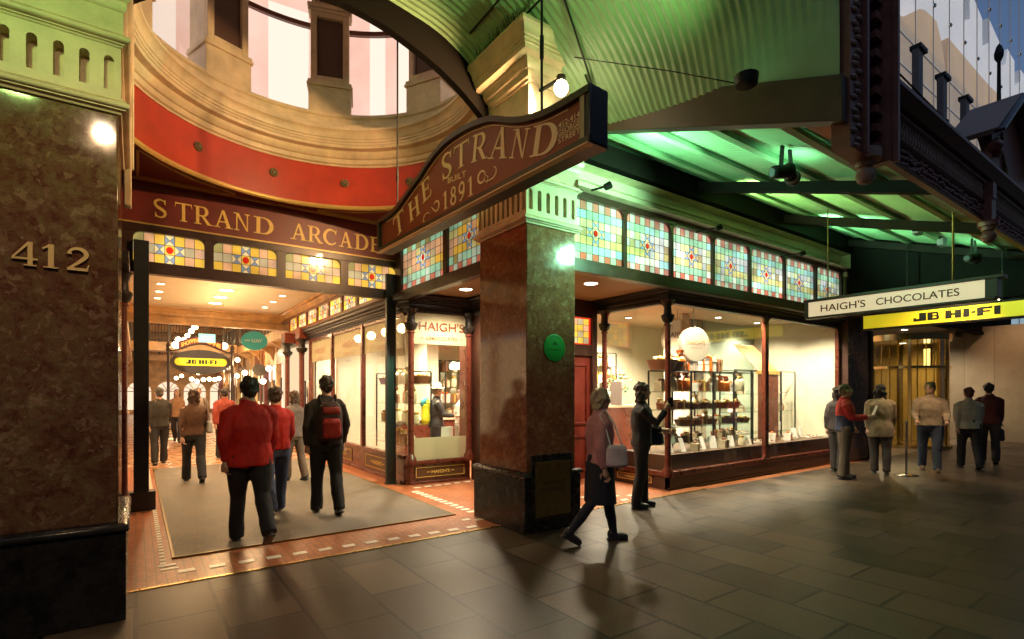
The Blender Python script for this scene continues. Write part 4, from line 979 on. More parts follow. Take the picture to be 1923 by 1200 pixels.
swirl(arc(2.16, 3.49, .055, .05, 0, 340, 18), .024); swirl([(2.19, 3.46), (2.22, 3.43), (2.28, 3.425)] + arc(2.32, 3.475, .06, .05, -90, 70, 10), .016); swirl([(2.2, 3.5), (2.26, 3.46), (2.24, 3.41)], .012)
lt.build('lettering', M['sign_letter'], st, smooth=0)
rd = MB()
q = fr.p(.33, 0, -.08); rd.tube([(q.x, q.y, 3.66), (q.x, q.y, 6.1)], .011, 6); rd.lathe([(.016, 0), (.016, .12)], (q.x, q.y, 4.05), 6); rd.build('hanging_rod', M['black'], st); rd = MB()
q = fr.p(2.88, 0, -.08); rd.tube([(q.x, q.y, 3.72), (q.x, q.y, 6.2)], .011, 6); rd.lathe([(.017, 0), (.017, .18)], (q.x, q.y, 4.2), 6)
rd.build('hanging_rod', M['black'], st)

# ================================================================ PERPENDICULAR SHOP SIGNS
sg = thing('hanging_shop_sign', 'long cream sign reading HAIGH\'S CHOCOLATES hung under the awning', 'shop sign', (9, 3.08, 2.78))
fr = Fr((9.0, 4.26, 2.785), (0, -1, 0), (0, 0, 1)); L_ = 2.36
b = MB(); b.prism([fr.p(0, 0, -.14), fr.p(L_, 0, -.14), fr.p(L_, .035, -.14), fr.p(0, .035, -.14)], fr.n * .16); b.prism([fr.p(-.02, .27, -.16), fr.p(L_ + .09, .27, -.16), fr.p(L_ + .09, .315, -.16), fr.p(-.02, .315, -.16)], fr.n * .20)
for a0, a1 in ((-.01, .05), (L_ - .10, L_ + .03)): b.prism([fr.p(a0, .03, -.14), fr.p(a1, .03, -.14), fr.p(a1, .275, -.14), fr.p(a0, .275, -.14)], fr.n * .158)
b.build('sign_frame', mat('sign_frame_bronze', (.06, .05, .03), .4, var=.2), sg, bevel=.005)
MB().prism([fr.p(.05, .035, -.12), fr.p(L_ - .10, .035, -.12), fr.p(L_ - .10, .27, -.12), fr.p(.05, .27, -.12)], fr.n * .125).build('sign_face', M['cream_sign'], sg, smooth=0)
t_ = MB(); fr2 = Fr(fr.p(0, 0, .006), fr.x, fr.y); put_text(t_, fr2, "HAIGH'S", .24, .88, .095, .21, .003, .012); t_.build('lettering', M['brown_text'], sg, smooth=0); t_ = MB(); put_text(t_, fr2, "CHOCOLATES", 1.02, 2.0, .10, .205, .003, .012); t_.build('lettering', M['brown_text'], sg, smooth=0)
for y_, w_r in ((2.35, .014), (3.95, .008)): MB().tube([(9.08, y_, 3.09), (9.08, y_, zraf(y_) - .05)], w_r, 6).build('hanging_rod', M['brass_dull'], sg)
sg = thing('hanging_shop_sign', 'long yellow sign reading JB HI-FI hung beyond the cream sign', 'shop sign', (12.2, 3.2, 2.9))
fr = Fr((12.2, 4.62, 2.885), (0, -1, 0), (0, 0, 1)); L_ = 2.75
b = MB()
for p in ([-.03, L_ + .03, -.03, .0], [-.03, L_ + .03, .26, .30], [-.03, 0, 0, .26], [L_, L_ + .03, 0, .26]): b.prism([fr.p(p[0], p[2], -.2), fr.p(p[1], p[2], -.2), fr.p(p[1], p[3], -.2), fr.p(p[0], p[3], -.2)], fr.n * .215)
b.build('sign_frame', M['black'], sg, bevel=.005)
MB().prism([fr.p(0, 0, -.18), fr.p(L_, 0, -.18), fr.p(L_, .26, -.18), fr.p(0, .26, -.18)], fr.n * .185).build('sign_face', M['yellow'], sg, smooth=0)
t_ = MB(); fr2 = Fr(fr.p(0, 0, .006), fr.x, fr.y)
def blk(rects, x, w, y, h):
    for k, (a0, a1, b0, b1) in enumerate(rects): t_.prism([fr2.p(x + a0 * w, y + b0 * h), fr2.p(x + a1 * w, y + b0 * h), fr2.p(x + a1 * w, y + b1 * h), fr2.p(x + a0 * w, y + b1 * h)], fr2.n * (.003 + k * .0002))
BL = dict(J=[(.45, 1, 0, 1), (0, .46, 0, .28), (0, .2, .27, .4)], B=[(0, .42, 0, 1), (.4, .85, .78, 1), (.4, .9, .42, .58), (.4, .9, 0, .22), (.72, .95, .2, .45), (.72, .9, .55, .8)], H=[(0, .4, 0, 1), (.6, 1, 0, 1), (.38, .62, .38, .62)], I=[(0, 1, 0, 1)], F=[(0, .42, 0, 1), (.4, 1, .76, 1), (.4, .85, .38, .58)], D=[(0, 1, .38, .62)])
BL['-'] = BL['D']
for ch, x, w in [('J', .86, .20), ('B', 1.08, .19), ('H', 1.35, .23), ('I', 1.61, .085), ('-', 1.72, .06), ('F', 1.80, .21), ('I', 2.03, .085)]: blk(BL[ch], x, w, .06, .15)
t_.build('lettering', M['black'], sg, smooth=0)
for y_ in (3.9, 2.5): MB().tube([(12.3, y_, 3.18), (12.3, y_, zraf(y_) - .1)], .012, 6).build('hanging_rod', M['black'], sg)

# ================================================================ BEYOND THE AWNING: GLASS SCREEN, REFLECTIONS BUILT AS TOWERS, OPPOSITE TERRACE
tw = MB(); tw.prism([(x, 14, z) for x, z in [(38, 14), (38, 26.0), (43.5, 27.7), (46.7, 29.6), (47.6, 29.9), (48.4, 30.0), (50.2, 30.1), (51.2, 29.1), (52.6, 26.5), (52.9, 29.9), (57.9, 29.9), (61.4, 29.9), (64.1, 29.9), (67.0, 30.1), (67.4, 29.2), (67.4, 14)]], (0, .8, 0))  # tan reflection in the glass, built as a slab behind it
tb = thing('reflected_stone_tower', 'tan slab standing in for a stone building reflected in the glass screen', 'building', (53, 14, 14))
tw.build('reflection_slab', M['reflected_stone'], tb, smooth=0)
r_ = MB()
for z in (22, 24.2, 26.4): r_.box(38, 66.9, 13.93, 14, z, z + .12)
r_.build('string_course', M['cream'], tb, smooth=0)
wt_ = thing('reflected_white_tower', 'white saw-tooth slab standing in for a building reflected in the glass screen', 'building', (66, 17, 14))
pl = [(45.0, 14), (45.0, 33.0), (49.1, 38.5), (60.8, 44), (60.8, 35.1), (62.7, 36.0), (62.5, 38.9), (66.6, 37.6), (66.6, 35.0), (68.9, 36.2), (68.7, 38.6), (72.5, 37.7), (72.5, 35.2), (74.8, 36.2), (75.8, 38.2), (78.6, 37.9), (78.6, 35.2), (81.2, 36.6), (81.2, 37.9), (84, 38), (90, 38), (90, 14)]
MB().prism([(x, 15, z) for x, z in pl], (0, 3, 0)).build('reflection_slab', M['reflected_white'], wt_, smooth=0)  # white reflection, toothed by the pane offsets, built as a slab
gs = thing('glass_screen_facade', 'tall glass curtain wall with thin vertical seams above the awning', 'glass facade', (40, 9.5, 4))
MB().box(26, 75, 9.5, 9.52, 4, 30).build('glass_sheet', M['veil'], gs, smooth=0)
r_ = MB()
for i in range(20): r_.box(26 + i * 2.5, 26.03 + i * 2.5, 9.46, 9.5, 4, 30)
r_.build('glass_seam', mat('seam_grey', (.22, .22, .25), .5), gs, smooth=0)
r_ = MB()
for i in range(14):
    for z in (8.2 + 0, 14.6, 21, 25.0): r_.ell((28.5 + i * 2.5, 9.42, z + .5), (.16, .08, .10), 6, 4)
r_.build('spider_fitting', M['chrome'], gs)
for i, (x, z) in enumerate([(10.55, 7.25), (11.75, 7.2), (13.05, 7.22)]):
    p = thing('facade_bracket', ['first', 'second', 'third'][i] + ' dark upright bracket from the left standing behind the awning edge', 'bracket', (x, 3.2, 4.9), 'upright brackets behind the awning edge')
    MB().box(x - .10, x + .10, 3.15, 3.25, 4.2, z).build('upright', mat('bracket_grey', (.10, .085, .085), .5) if 'bracket_grey' not in D.materials else D.materials['bracket_grey'], p, bevel=.01)
    MB().box(x - .10, x + .22, 3.12, 3.28, z, z + .07).build('bracket_cap', M['black'], p, smooth=0)

ob = thing('opposite_buildings', 'plain masonry terrace across the street behind the viewer', 'building', (10, -18, 0))
b = MB(); b.box(-70, 110, -24, -18, 0, 25)
b.build('masonry', mat('opposite_masonry', (.12, .10, .085), .7, var=.2, vscale=.3), ob, smooth=0)
b = MB()
for i in range(40):
    for k in range(4): b.box(-68 + i * 4.4, -66 + i * 4.4, -17.98, -17.94, 5 + k * 4.1, 7.6 + k * 4.1)
b.build('window', M['black'], ob, smooth=0)

# ================================================================ SHOPFRONTS
def glass_quad(parent, fr, a0, a1, b0, b1, name='glass_pane'):
    return MB().prism([fr.p(a0, b0, -.004), fr.p(a1, b0, -.004), fr.p(a1, b1, -.004), fr.p(a0, b1, -.004)], fr.n * .006).build(name, M['glass'], parent, smooth=0)
def fbox(mb, fr, a0, a1, b0, b1, h0, h1, mi=0): mb.prism([fr.p(a0, b0, h0), fr.p(a1, b0, h0), fr.p(a1, b1, h0), fr.p(a0, b1, h0)], fr.n * (h1 - h0), mi)
def colonette(parent, x, y, z0, z1, r=.055):
    c = MB(); c.lathe([(r * 1.7, z0), (r * 1.7, z0 + .10), (r * 1.2, z0 + .14), (r, z0 + .2), (r * .95, z0 + .9), (r * .9, z1 - .42), (r * 1.3, z1 - .40), (r * .95, z1 - .37)], (x, y, 0), 14)
    o = c.build('colonette', M['wood'], parent)
    c = MB(); c.lathe([(r * .95, z1 - .37), (r * 1.7, z1 - .33), (r * 2.1, z1 - .27), (r * 2.1, z1 - .24), (r * 1.3, z1 - .22), (r * 1.15, z1 - .1), (r * 1.8, z1 - .02), (r * 2.3, z1)], (x, y, 0), 14)
    c.build('colonette_capital', M['ebony'], o)
SWX0, SWY = 6.98, 5.45
def riser_sign(parent, fr, a0, a1, b0, b1, txt):
    b = MB(); fbox(b, fr, a0, a1, b0, b1, .004, .012); o = b.build('riser_panel', mat('riser_brown', (.10, .045, .02), .35) if 'riser_brown' not in D.materials else D.materials['riser_brown'], parent, smooth=0)
    g = MB(); w = a1 - a0; h = b1 - b0
    for q in ((a0 + .02, a1 - .02, b1 - .028, b1 - .02), (a0 + .02, a1 - .02, b0 + .02, b0 + .028), (a0 + .02, a0 + .028, b0 + .028, b1 - .028), (a1 - .028, a1 - .02, b0 + .028, b1 - .028)): fbox(g, fr, *q, .012, .015)
    put_text(g, Fr(fr.p(0, 0, .012), fr.x, fr.y), txt, a0 + w * .32, a0 + w * .68, b0 + h * .36, b0 + h * .64, .003, .008)
    for s in (-1, 1):
        c = a0 + w * .5 + s * w * .24
        fbox(g, fr, c - w * .03, c + w * .03, b0 + h * .48, b0 + h * .52, .012, .015)
    g.build('riser_lettering', M['gold_flat'], o, smooth=0)
CORN = lambda z: [(-.10, z), (.02, z), (.03, z + .03), (.05, z + .04), (.05, z + .075), (.09, z + .085), (.10, z + .12), (.16, z + .135), (.17, z + .18), (.19, z + .2), (.19, z + .225), (-.1, z + .235)]
def dent(mb, fr, L, z, h):
    x = .02
    while x < L: fbox(mb, fr, x, x + .028, z, z + .032, h, h + .03); x += .056

cs = thing('corner_shopfront', 'mahogany corner shop window lettered HAIGH\'S CHOCOLATES between the gate post and the pillar', 'shopfront', (4.1, 8.6, 0))
fF = Fr((3.80, 8.30, 0), (1, -.06, 0), (0, 0, 1)); LF = 1.14      # street face
fS = Fr((3.75, 14.6, 0), (0, -1, 0), (0, 0, 1)); LS = 6.2           # arcade face
rs = MB(); fbox(rs, fF, 0, LF, 0.004, .36, -.05, 0); fbox(rs, fS, 0, LS, .004, .44, -.05, 0); rs.prism([(3.75, 8.4, .004), (3.80, 8.30, .004), (3.85, 8.35, .004), (3.80, 8.42, .004)], (0, 0, .36))
fbox(rs, fF, -.01, LF, .004, .05, .002, .03); fbox(rs, fS, 0, LS, .004, .06, .002, .03)
rs.build('stall_riser', M['wood'], cs, bevel=.004)
sl = MB(); fbox(sl, fF, -.03, LF + .02, .36, .42, -.06, .05); fbox(sl, fS, 0, LS + .03, .44, .50, -.06, .05); fbox(sl, fF, 0, LF, .0, .04, -.02, -.01); sl.build('sill', M['wood'], cs, bevel=.008)
cn = MB(); cn.sweep([(3.75, 14.9), (3.75, 8.40), (3.80, 8.30), (4.96, 8.23), (4.96, 7.5)], [(-a, z) for a, z in CORN(3.02)], side=-1)
cn.sweep([(3.75, 14.9), (3.75, 8.40), (3.80, 8.30), (4.96, 8.23), (4.96, 7.5)], [(.1, 2.96), (-.02, 2.96), (-.03, 3.0), (-.01, 3.02), (.1, 3.021)], side=-1)
dent(cn, fF, LF, 3.125, .05); cn.build('cornice', M['ebony'], cs, smooth=.5)
glass_quad(cs, fF, .06, LF - .07, .42, 2.96); glass_quad(cs, Fr((3.75, 8.40, 0), (.05, -.10, 0), (0, 0, 1)), 0.0, .11, .42, 2.96)
cf = MB()
fm_ = Fr(fF.p(0, 0, -.02), fF.x, fF.y)
corner_fill(cf, fm_, .05, LF - .06, 2.96, .10, 0, .03)
for s, cx in ((1, .05), (-1, LF - .06)):
    r = .09; cf.prism([fm_.p(cx, .42), ] + [fm_.p(cx + s * (r - r * math.sin(a)), .42 + r - r * math.cos(a)) for a in [math.pi / 2 * k / 5 for k in range(6)]], fm_.n * .03)
fbox(cf, fF, LF - .08, LF + .03, .42, 2.96, -.05, -.012); fbox(cf, fF, LF - .01, LF + .03, 0, 3.0, -.4, -.052)
div_y = [8.42, 10.47, 12.5, 14.4]
cf.build('window_frame', M['wood'], cs, bevel=.004)
for y in div_y[1:]: MB().box(3.72, 3.80, y - .05, y + .05, .5, 2.96).build('window_mullion', M['wood'], cs, bevel=.004)
cf = MB()
cf.box(3.74, 3.80, 8.4, 14.4, 2.90, 2.96)
cf.build('head_rail', M['wood'], cs, bevel=.004)
for i in range(3): glass_quad(cs, Fr((3.76, 0, 0), (0, -1, 0), (0, 0, 1)), -div_y[i + 1] + .05, -div_y[i] - (.05 if i else .02), .5, 2.9)
colonette(cs, 3.80, 8.27, .36, 3.0); colonette(cs, 4.90, 8.20, .36, 3.0)
def win_text(parent, fr, x0, x1, z, small=True):
    t = MB(); f2 = Fr(fr.p(0, 0, .004), fr.x, fr.y); w = x1 - x0
    put_text(t, f2, "HAIGH'S", x0, x1, z, z + w * .17, .002, .005)
    if small:
        put_text(t, f2, "CHOCOLATES", x0 + w * .16, x1 - w * .16, z - w * .19, z - w * .12, .002, .002)
        for s in (x0 + w * .04, x1 - w * .10): t.prism([f2.p(s, z - w * .16), f2.p(s + w * .06, z - w * .16), f2.p(s + w * .06, z - w * .15), f2.p(s, z - w * .15)], f2.n * .002)
        put_text(t, f2, "ESTD 1915", x0 + w * .32, x1 - w * .32, z - w * .37, z - w * .33, .002)
    t.build('window_lettering', mat('red_brown_lettering', (.22, .05, .02), .4) if 'red_brown_lettering' not in D.materials else D.materials['red_brown_lettering'], parent, smooth=0)
win_text(cs, fF, .16, 1.02, 2.66)
for y in (9.3, 11.3, 13.5): win_text(cs, Fr((3.745, y, 0), (0, -1, 0), (0, 0, 1)), -.42, .42, 2.55)
riser_sign(cs, fF, .08, 1.04, .10, .31, "HAIGH'S"); riser_sign(cs, fS, 4.3, 5.6, .11, .38, "HAIGH'S"); riser_sign(cs, fS, 2.2, 3.5, .11, .38, "HAIGH'S")
def frost_mat():
    m = D.materials.new('frosted_film'); m.use_nodes = True; n = m.node_tree.nodes; b = n["Principled BSDF"]
    b.inputs["Base Color"].default_value = (.75, .68, .50, 1); b.inputs["Alpha"].default_value = .72; b.inputs["Roughness"].default_value = .5; b.inputs["Subsurface Weight"].default_value = 0
    return m
# frosted band low in the corner window
fm_film = frost_mat()
for z0, z1 in ((.42, .80), (2.42, 2.96)):
    MB().prism([fF.p(.06, z0, -.012), fF.p(LF - .07, z0, -.012), fF.p(LF - .07, z1, -.012), fF.p(.06, z1, -.012)], fF.n * .003).build('frosted_band', fm_film, cs, smooth=0)
for i in range(3):
    f_ = Fr((3.775, 0, 0), (0, -1, 0), (0, 0, 1)); a0 = -div_y[i + 1] + .05; a1 = -div_y[i] - (.05 if i else .02)
    MB().prism([f_.p(a0, 2.36, 0), f_.p(a1, 2.36, 0), f_.p(a1, 2.90, 0), f_.p(a0, 2.90, 0)], f_.n * .003).build('frosted_band', fm_film, cs, smooth=0)
# amber transom above the arcade face
t = thing('arcade_leadlight_screen', 'strip of small amber leadlights above the arcade side shop windows', 'leadlight screen', (3.75, 12, 3.3))
b = MB(); b.box(3.76, 3.84, 8.8, 17.9, 3.26, 3.40); b.box(3.76, 3.84, 8.8, 17.9, 3.74, 3.82)
ys = [8.85 + i * 1.0 for i in range(9)]
for y in ys: b.box(3.75, 3.84, y - .05, y + .05, 3.40, 3.74)
b.build('screen_frame', M['wood'], t, smooth=0)
for i in range(8):
    g = [[random.choice(['gold', 'gold', 'cream', 'tan']) for _ in range(6)] for _ in range(3)]
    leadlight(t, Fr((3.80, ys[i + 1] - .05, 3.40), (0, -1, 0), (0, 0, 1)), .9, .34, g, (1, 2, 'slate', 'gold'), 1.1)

# --- street shopfront
ss = thing('street_shopfront', 'long mahogany shop window on the street with slender capped columns', 'shopfront', (9.5, 5.5, 0))
fT = Fr((SWX0, SWY, 0), (1, 0, 0), (0, 0, 1)); LT = 6.12
fR = Fr((SWX0, 6.85, 0), (0, -1, 0), (0, 0, 1)); LR = 1.40
rs = MB(); fbox(rs, fT, 0, LT, .004, .22, -.06, 0); fbox(rs, fR, 0, LR, .004, .22, -.06, 0); fbox(rs, fT, -.02, LT, .004, .04, .002, .03)
rs.build('stall_riser', M['wood_dark'], ss, bevel=.004)
sl = MB(); fbox(sl, fT, -.04, LT, .22, .30, -.08, .04); fbox(sl, fR, 0, LR + .04, .22, .30, -.08, .04); sl.build('sill', M['wood'], ss, bevel=.008)
cn = MB(); path = [(SWX0, 7.02), (SWX0, SWY), (SWX0 + LT + .1, SWY)]
cn.sweep(path, [(-a, z) for a, z in CORN(3.10)], side=-1)
cn.sweep(path, [(.1, 3.03), (-.02, 3.03), (-.035, 3.07), (-.02, 3.1), (.1, 3.101)], side=-1)
dent(cn, fT, LT, 3.205, .05); dent(cn, fR, LR, 3.205, .05)
cn.build('cornice', M['ebony'], ss, smooth=.5)
glass_quad(ss, fT, .06, 2.93, .3, 3.03); glass_quad(ss, fT, 3.03, LT - .08, .3, 3.03); glass_quad(ss, fR, .06, LR - .06, .3, 3.03)
for q_ in ((2.92, 3.04, .3, 3.03), (LT - .09, LT + .02, .0, 3.05)):
    cf = MB(); fbox(cf, fT, *q_, -.06, .02); cf.build('window_mullion', M['wood'], ss, bevel=.004)
cf = MB()
for (f_, a0, a1) in ((fT, .05, 2.92), (fT, 3.04, LT - .09), (fR, .05, LR - .05)):
    f2 = Fr(f_.p(0, 0, -.03), f_.x, f_.y); corner_fill(cf, f2, a0, a1, 3.03, .13, 0, .045)
    for s, cx in ((1, a0), (-1, a1)):
        r = .11; cf.prism([f2.p(cx, .30)] + [f2.p(cx + s * (r - r * math.sin(a)), .30 + r - r * math.cos(a)) for a in [math.pi / 2 * k / 5 for k in range(6)]], f2.n * .045)
cf.build('corner_fillets', M['wood'], ss, bevel=.004)
colonette(ss, SWX0 + .0, SWY + .0, .22, 3.07, .05); colonette(ss, SWX0, 6.86, .22, 3.07, .05)
riser_sign(ss, fR, .3, 1.1, .06, .2, "HAIGH'S")
nt = MB(); f2 = Fr(fR.p(0, 0, .004), fR.x, fR.y); nt.prism([f2.p(.15, 1.35), f2.p(.42, 1.35), f2.p(.42, 1.78), f2.p(.15, 1.78)], f2.n * .004); nt.build('paper_notice', M['white'], ss, smooth=0)
# doorway in the recess
dr = thing('shop_door', 'dark red panelled door under a small amber fanlight in the recessed doorway', 'door', (6.4, 7.05, 0))
f_ = Fr((4.98, 7.05, 0), (1, 0, 0), (0, 0, 1))
b = MB(); fbox(b, f_, 0, 1.0, 0, 3.3, -.1, 0); fbox(b, f_, 1.0, 1.10, 0, 3.3, -.1, .03); fbox(b, f_, 1.86, 1.98, 0, 3.3, -.1, .03); fbox(b, f_, 1.10, 1.86, 2.95, 3.3, -.1, .02); fbox(b, f_, 1.10, 1.86, 2.25, 2.45, -.1, .02); b.build('door_frame', M['wood_dark'], dr, bevel=.006)
b = MB(); fbox(b, f_, 1.10, 1.86, 0.01, 2.25, -.08, -.03)
for (z0, z1) in ((.15, .8), (1.0, 2.1)):
    for a in (1.18, ):
        fbox(b, f_, a, 1.78, z0, z0 + .04, -.03, -.005); fbox(b, f_, a, 1.78, z1 - .04, z1, -.03, -.005); fbox(b, f_, a, a + .04, z0 + .04, z1 - .04, -.03, -.005); fbox(b, f_, 1.74, 1.78, z0 + .04, z1 - .04, -.03, -.005)
dl = b.build('door_leaf', mat('door_red', (.14, .02, .012), .3, var=.2, vscale=6), dr, bevel=.004)
MB().ell((6.13, 6.99, 1.05), (.035, .035, .035)).build('door_knob', M['brass'], dl)
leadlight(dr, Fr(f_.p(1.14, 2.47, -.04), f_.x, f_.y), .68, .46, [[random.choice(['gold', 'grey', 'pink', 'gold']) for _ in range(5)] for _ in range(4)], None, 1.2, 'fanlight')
fl_ = MB(); 
for q in ((1.11, 1.85, 2.455, 2.475), (1.11, 1.85, 2.925, 2.945), (1.11, 1.135, 2.475, 2.925), (1.825, 1.85, 2.475, 2.925)): fbox(fl_, f_, *q, -.05, -.02)
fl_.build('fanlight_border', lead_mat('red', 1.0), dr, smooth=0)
b = MB(); b.box(4.96, 5.02, 7.05, 8.22, 0, 3.3); b.build('side_wall', M['wood_dark'], dr, smooth=0)

# --- shop interior
rm = thing('shop_interior', 'bright cream chocolate shop room behind the windows', 'shop room', (8.5, 9, 0))
b = MB()
b.box(3.9, 13.2, 12.6, 12.7, 0, 3.3)
b.box(7.3, 13.1, 9.2, 9.3, 0, 3.3)
b.box(13.1, 13.2, 5.55, 7.6, 0, 3.3); b.box(5.6, 5.9, 11.3, 12.6, 0, 3.3)
b.build('cream_wall', M['shop_wall'], rm, smooth=0)
b = MB(); b.box(9.6, 13.1, 7.5, 7.6, 0, 3.3); b.build('pale_green_wall', M['shop_green'], rm, smooth=0)
b = MB(); b.box(9.45, 9.68, 7.0, 7.25, 0, 3.3); b.build('white_post', mat('white_post', (.8, .78, .7), .5), rm, bevel=.01)
b = MB(); b.box(3.84, 13.2, 7.1, 12.7, 3.27, 3.32); b.box(7.05, 13.2, 5.52, 7.1, 3.27, 3.32); b.box(3.84, 4.95, 8.36, 8.4, 3.0, 3.27)
b.build('room_ceiling', M['cream_pale'], rm, smooth=0)
b = MB(); b.box(5.05, 6.95, 7.16, 7.2, 0, 3.27); b.box(3.85, 3.9, 14.4, 14.5, 0, 3.3); b.box(3.86, 13.2, 14.4, 14.5, 0, 3.3)
b.build('partition', M['shop_wall'], rm, smooth=0)
b = MB(); b.box(7.08, 13.05, 5.56, 6.55, .0, .55); b.build('display_plinth', mat('plinth_brown', (.10, .05, .03), .35, var=.2), rm, bevel=.006)
b = MB()
for i in range(7): b.box(9.70 + i * .19, 9.82 + i * .19, 7.46, 7.5, .2, 3.25)
b.build('wall_drape', mat('drape_grey', (.40, .37, .27), .7), rm, smooth=0)
b = MB(); b.box(7.34, 8.2, 9.12, 9.2, 1.0, 2.0); o = b.build('wall_niche', mat('niche', (.20, .12, .05), .5), rm, smooth=0)
ORDN_ = ['first', 'second', 'third', 'fourth', 'fifth', 'sixth', 'seventh']
def downs(lst, r=.05, energy=30, col=(1, .86, .62), grp='shop ceiling spots', lab='small shop ceiling spotlight above the street window display'):
    for i_, p in enumerate(lst): downlight(p, r, ORDN_[i_] + ' ' + lab, grp, energy, col, 'lamp_white', 140)
downs([(11.3, 5.66, 3.26), (12.1, 5.66, 3.26), (8.1, 5.66, 3.26), (9.1, 5.66, 3.26), (7.35, 5.66, 3.26), (9.75, 5.66, 3.26)], .045, 330)
downs([(7.9, 7.9, 3.26), (9.0, 8.1, 3.26)], .07, 900, lab='round ceiling light deep inside the street shop')
downs([(10.6, 6.9, 3.26), (12.2, 6.9, 3.26)], .07, 210, lab='round shop ceiling light behind the street window display')
downs([(4.5, 9.2, 3.26), (4.6, 11.2, 3.26), (5.4, 9.6, 3.26), (7.2, 10.8, 3.26), (4.6, 13.4, 3.26)], .07, 430, lab='round shop ceiling light behind the corner window')
# round lit sign
rsn = thing('round_lit_sign', 'round glowing white sign reading HAIGH\'S hung in the street window', 'lit sign', (8.36, 5.9, 2.45))
mx = Matrix.Translation((8.36, 5.95, 2.45)) @ Matrix.Rotation(rad(-14), 4, 'Z') @ Matrix.Rotation(rad(90), 4, 'X')
MB().lathe([(.30, -.06), (.325, -.04), (.325, .05), (.30, .07)], n=36, mx=mx).build('drum', M['sign_lit'], rsn)
f_ = Fr(mx @ Vector((0, 0, .071)), (mx.to_3x3() @ Vector((1, 0, 0))), (0, 0, 1))
t_ = MB(); put_text(t_, f_, "HAIGH'S", -.2, .2, -.01, .08, .003, .008); put_text(t_, f_, "CHOCOLATES", -.14, .14, -.065, -.035, .003); t_.build('lettering', M['brown_text'], rsn, smooth=0)
MB().tube([(8.36, 5.95, 2.77), (8.36, 5.95, 3.27)], .008, 6).build('hanger', M['chrome'], rsn)
ws = thing('mirrored_sign', 'larger round cream sign reading HAIGH\'S on the back wall of the shop', 'sign reflection', (9.2, 7.6, 2.6))
mx = Matrix.Translation((8.95, 6.75, 2.68)) @ Matrix.Rotation(rad(-14), 4, 'Z') @ Matrix.Rotation(rad(90), 4, 'X')  # disc placed as the reflection of the lit sign in the glass
MB().lathe([(.38, -.03), (.40, 0), (.38, .02)], n=36, mx=mx).build('disc', M['cream_pale'], ws)
f_ = Fr(mx @ Vector((0, 0, .022)), (mx.to_3x3() @ Vector((1, 0, 0))), (0, 0, 1)); t_ = MB(); put_text(t_, f_, "HAIGH'S", -.3, .3, -.0, .11, .003, .008); t_.build('lettering', M['brown_text'], ws, smooth=0)
MB().tube([(8.95, 6.75, 3.07), (8.95, 6.75, 3.27)], .008, 6).build('hanger', M['chrome'], ws)
# chocolate ribbon display
cr_ = thing('ribbon_display', 'tall brown display panel with a slanting orange top in the right street window', 'display', (11.6, 6.1, .55))
MB().box(11.05, 11.85, 6.2, 6.24, .56, 1.98).build('brown_panel', mat('choc_panel', (.13, .035, .018), .3, var=.3, vscale=12), cr_, bevel=.004)
MB().prism([(11.05, 6.2, 2.03), (11.85, 6.2, 2.03), (11.45, 6.55, 2.62), (10.65, 6.55, 2.62)], (0, .03, .02)).build('orange_top', mat('orange_panel', (.72, .22, .07), .45), cr_, smooth=0)
MB().box(11.03, 11.87, 6.18, 6.26, 1.98, 2.05).build('gold_band', M['gold'], cr_)
# racks
def rack(label, x0, x1, y0, y1, zs, ztop, nx=4, name='display_rack'):
    t = thing(name, label, 'shelf rack', ((x0 + x1) / 2, (y0 + y1) / 2, zs[0] - .1))
    b = MB()
    for i in range(nx):
        x = x0 + (x1 - x0) * i / (nx - 1)
        for y in (y0, y1): b.box(x - .012, x + .012, y - .012, y + .012, zs[0] - .12, ztop)
    for y in (y0, y1): b.box(x0, x1, y - .01, y + .01, ztop, ztop + .02)
    b.build('rack_frame', M['steel'], t, smooth=0)
    for z in zs: MB().box(x0 - .01, x1 + .01, y0 - .01, y1 + .01, z - .016, z).build('glass_shelf', M['glass_case'], t, smooth=0)
    return t
rack('wide glass display rack of chocolates behind the left street window', 7.35, 10.0, 5.75, 6.15, [.68, .98, 1.28, 1.60], 1.95, 5)
rack('narrow metal display rack with brochures in the right street window', 10.35, 12.9, 6.35, 6.7, [.68, 1.15, 1.55], 2.05, 5)
rack('metal shelf rack full of gift bags in the corner window', 3.98, 4.42, 8.75, 10.3, [.62, 1.0, 1.38, 1.74], 1.95, 2)
# goods
GM = [mat('goods_%s' % n, c, .4) for n, c in [('brown', (.24, .10, .05)), ('cream', (.70, .62, .42)), ('white', (.80, .78, .72)), ('orange', (.80, .20, .02)), ('gold', (.60, .40, .10)), ('green', (.12, .30, .16)), ('grey', (.22, .20, .17)), ('red', (.45, .04, .03))]]
def gbox(c, rib):
    b = MB(); b.box(-.06, .06, -.05, .05, 0, .10, 0); b.box(-.064, .064, -.054, .054, .08, .112, 0); b.box(-.012, .012, -.056, .056, 0.002, .116, 1); b.ell((-.025, 0, .125), (.03, .015, .016), 8, 5, 1); b.ell((.025, 0, .125), (.03, .015, .016), 8, 5, 1)
    return b, [GM[c], GM[rib]]
def gjar(c):
    b = MB(); b.lathe([(.035, 0), (.045, .01), (.045, .10), (.03, .125)], n=12, mi=0); b.lathe([(.034, .125), (.036, .13), (.036, .15), (.03, .155)], n=12, mi=1); return b, [GM[c], GM[4]]
def gbag(c, bow):
    b = MB(); b.lathe([(.05, 0), (.06, .02), (.055, .12), (.02, .16), (.045, .21)], n=10, mi=0); b.ell((-.02, -.02, .165), (.03, .012, .018), 8, 5, 1); b.ell((.02, -.02, .165), (.03, .012, .018), 8, 5, 1); return b, [GM[c], GM[bow]]
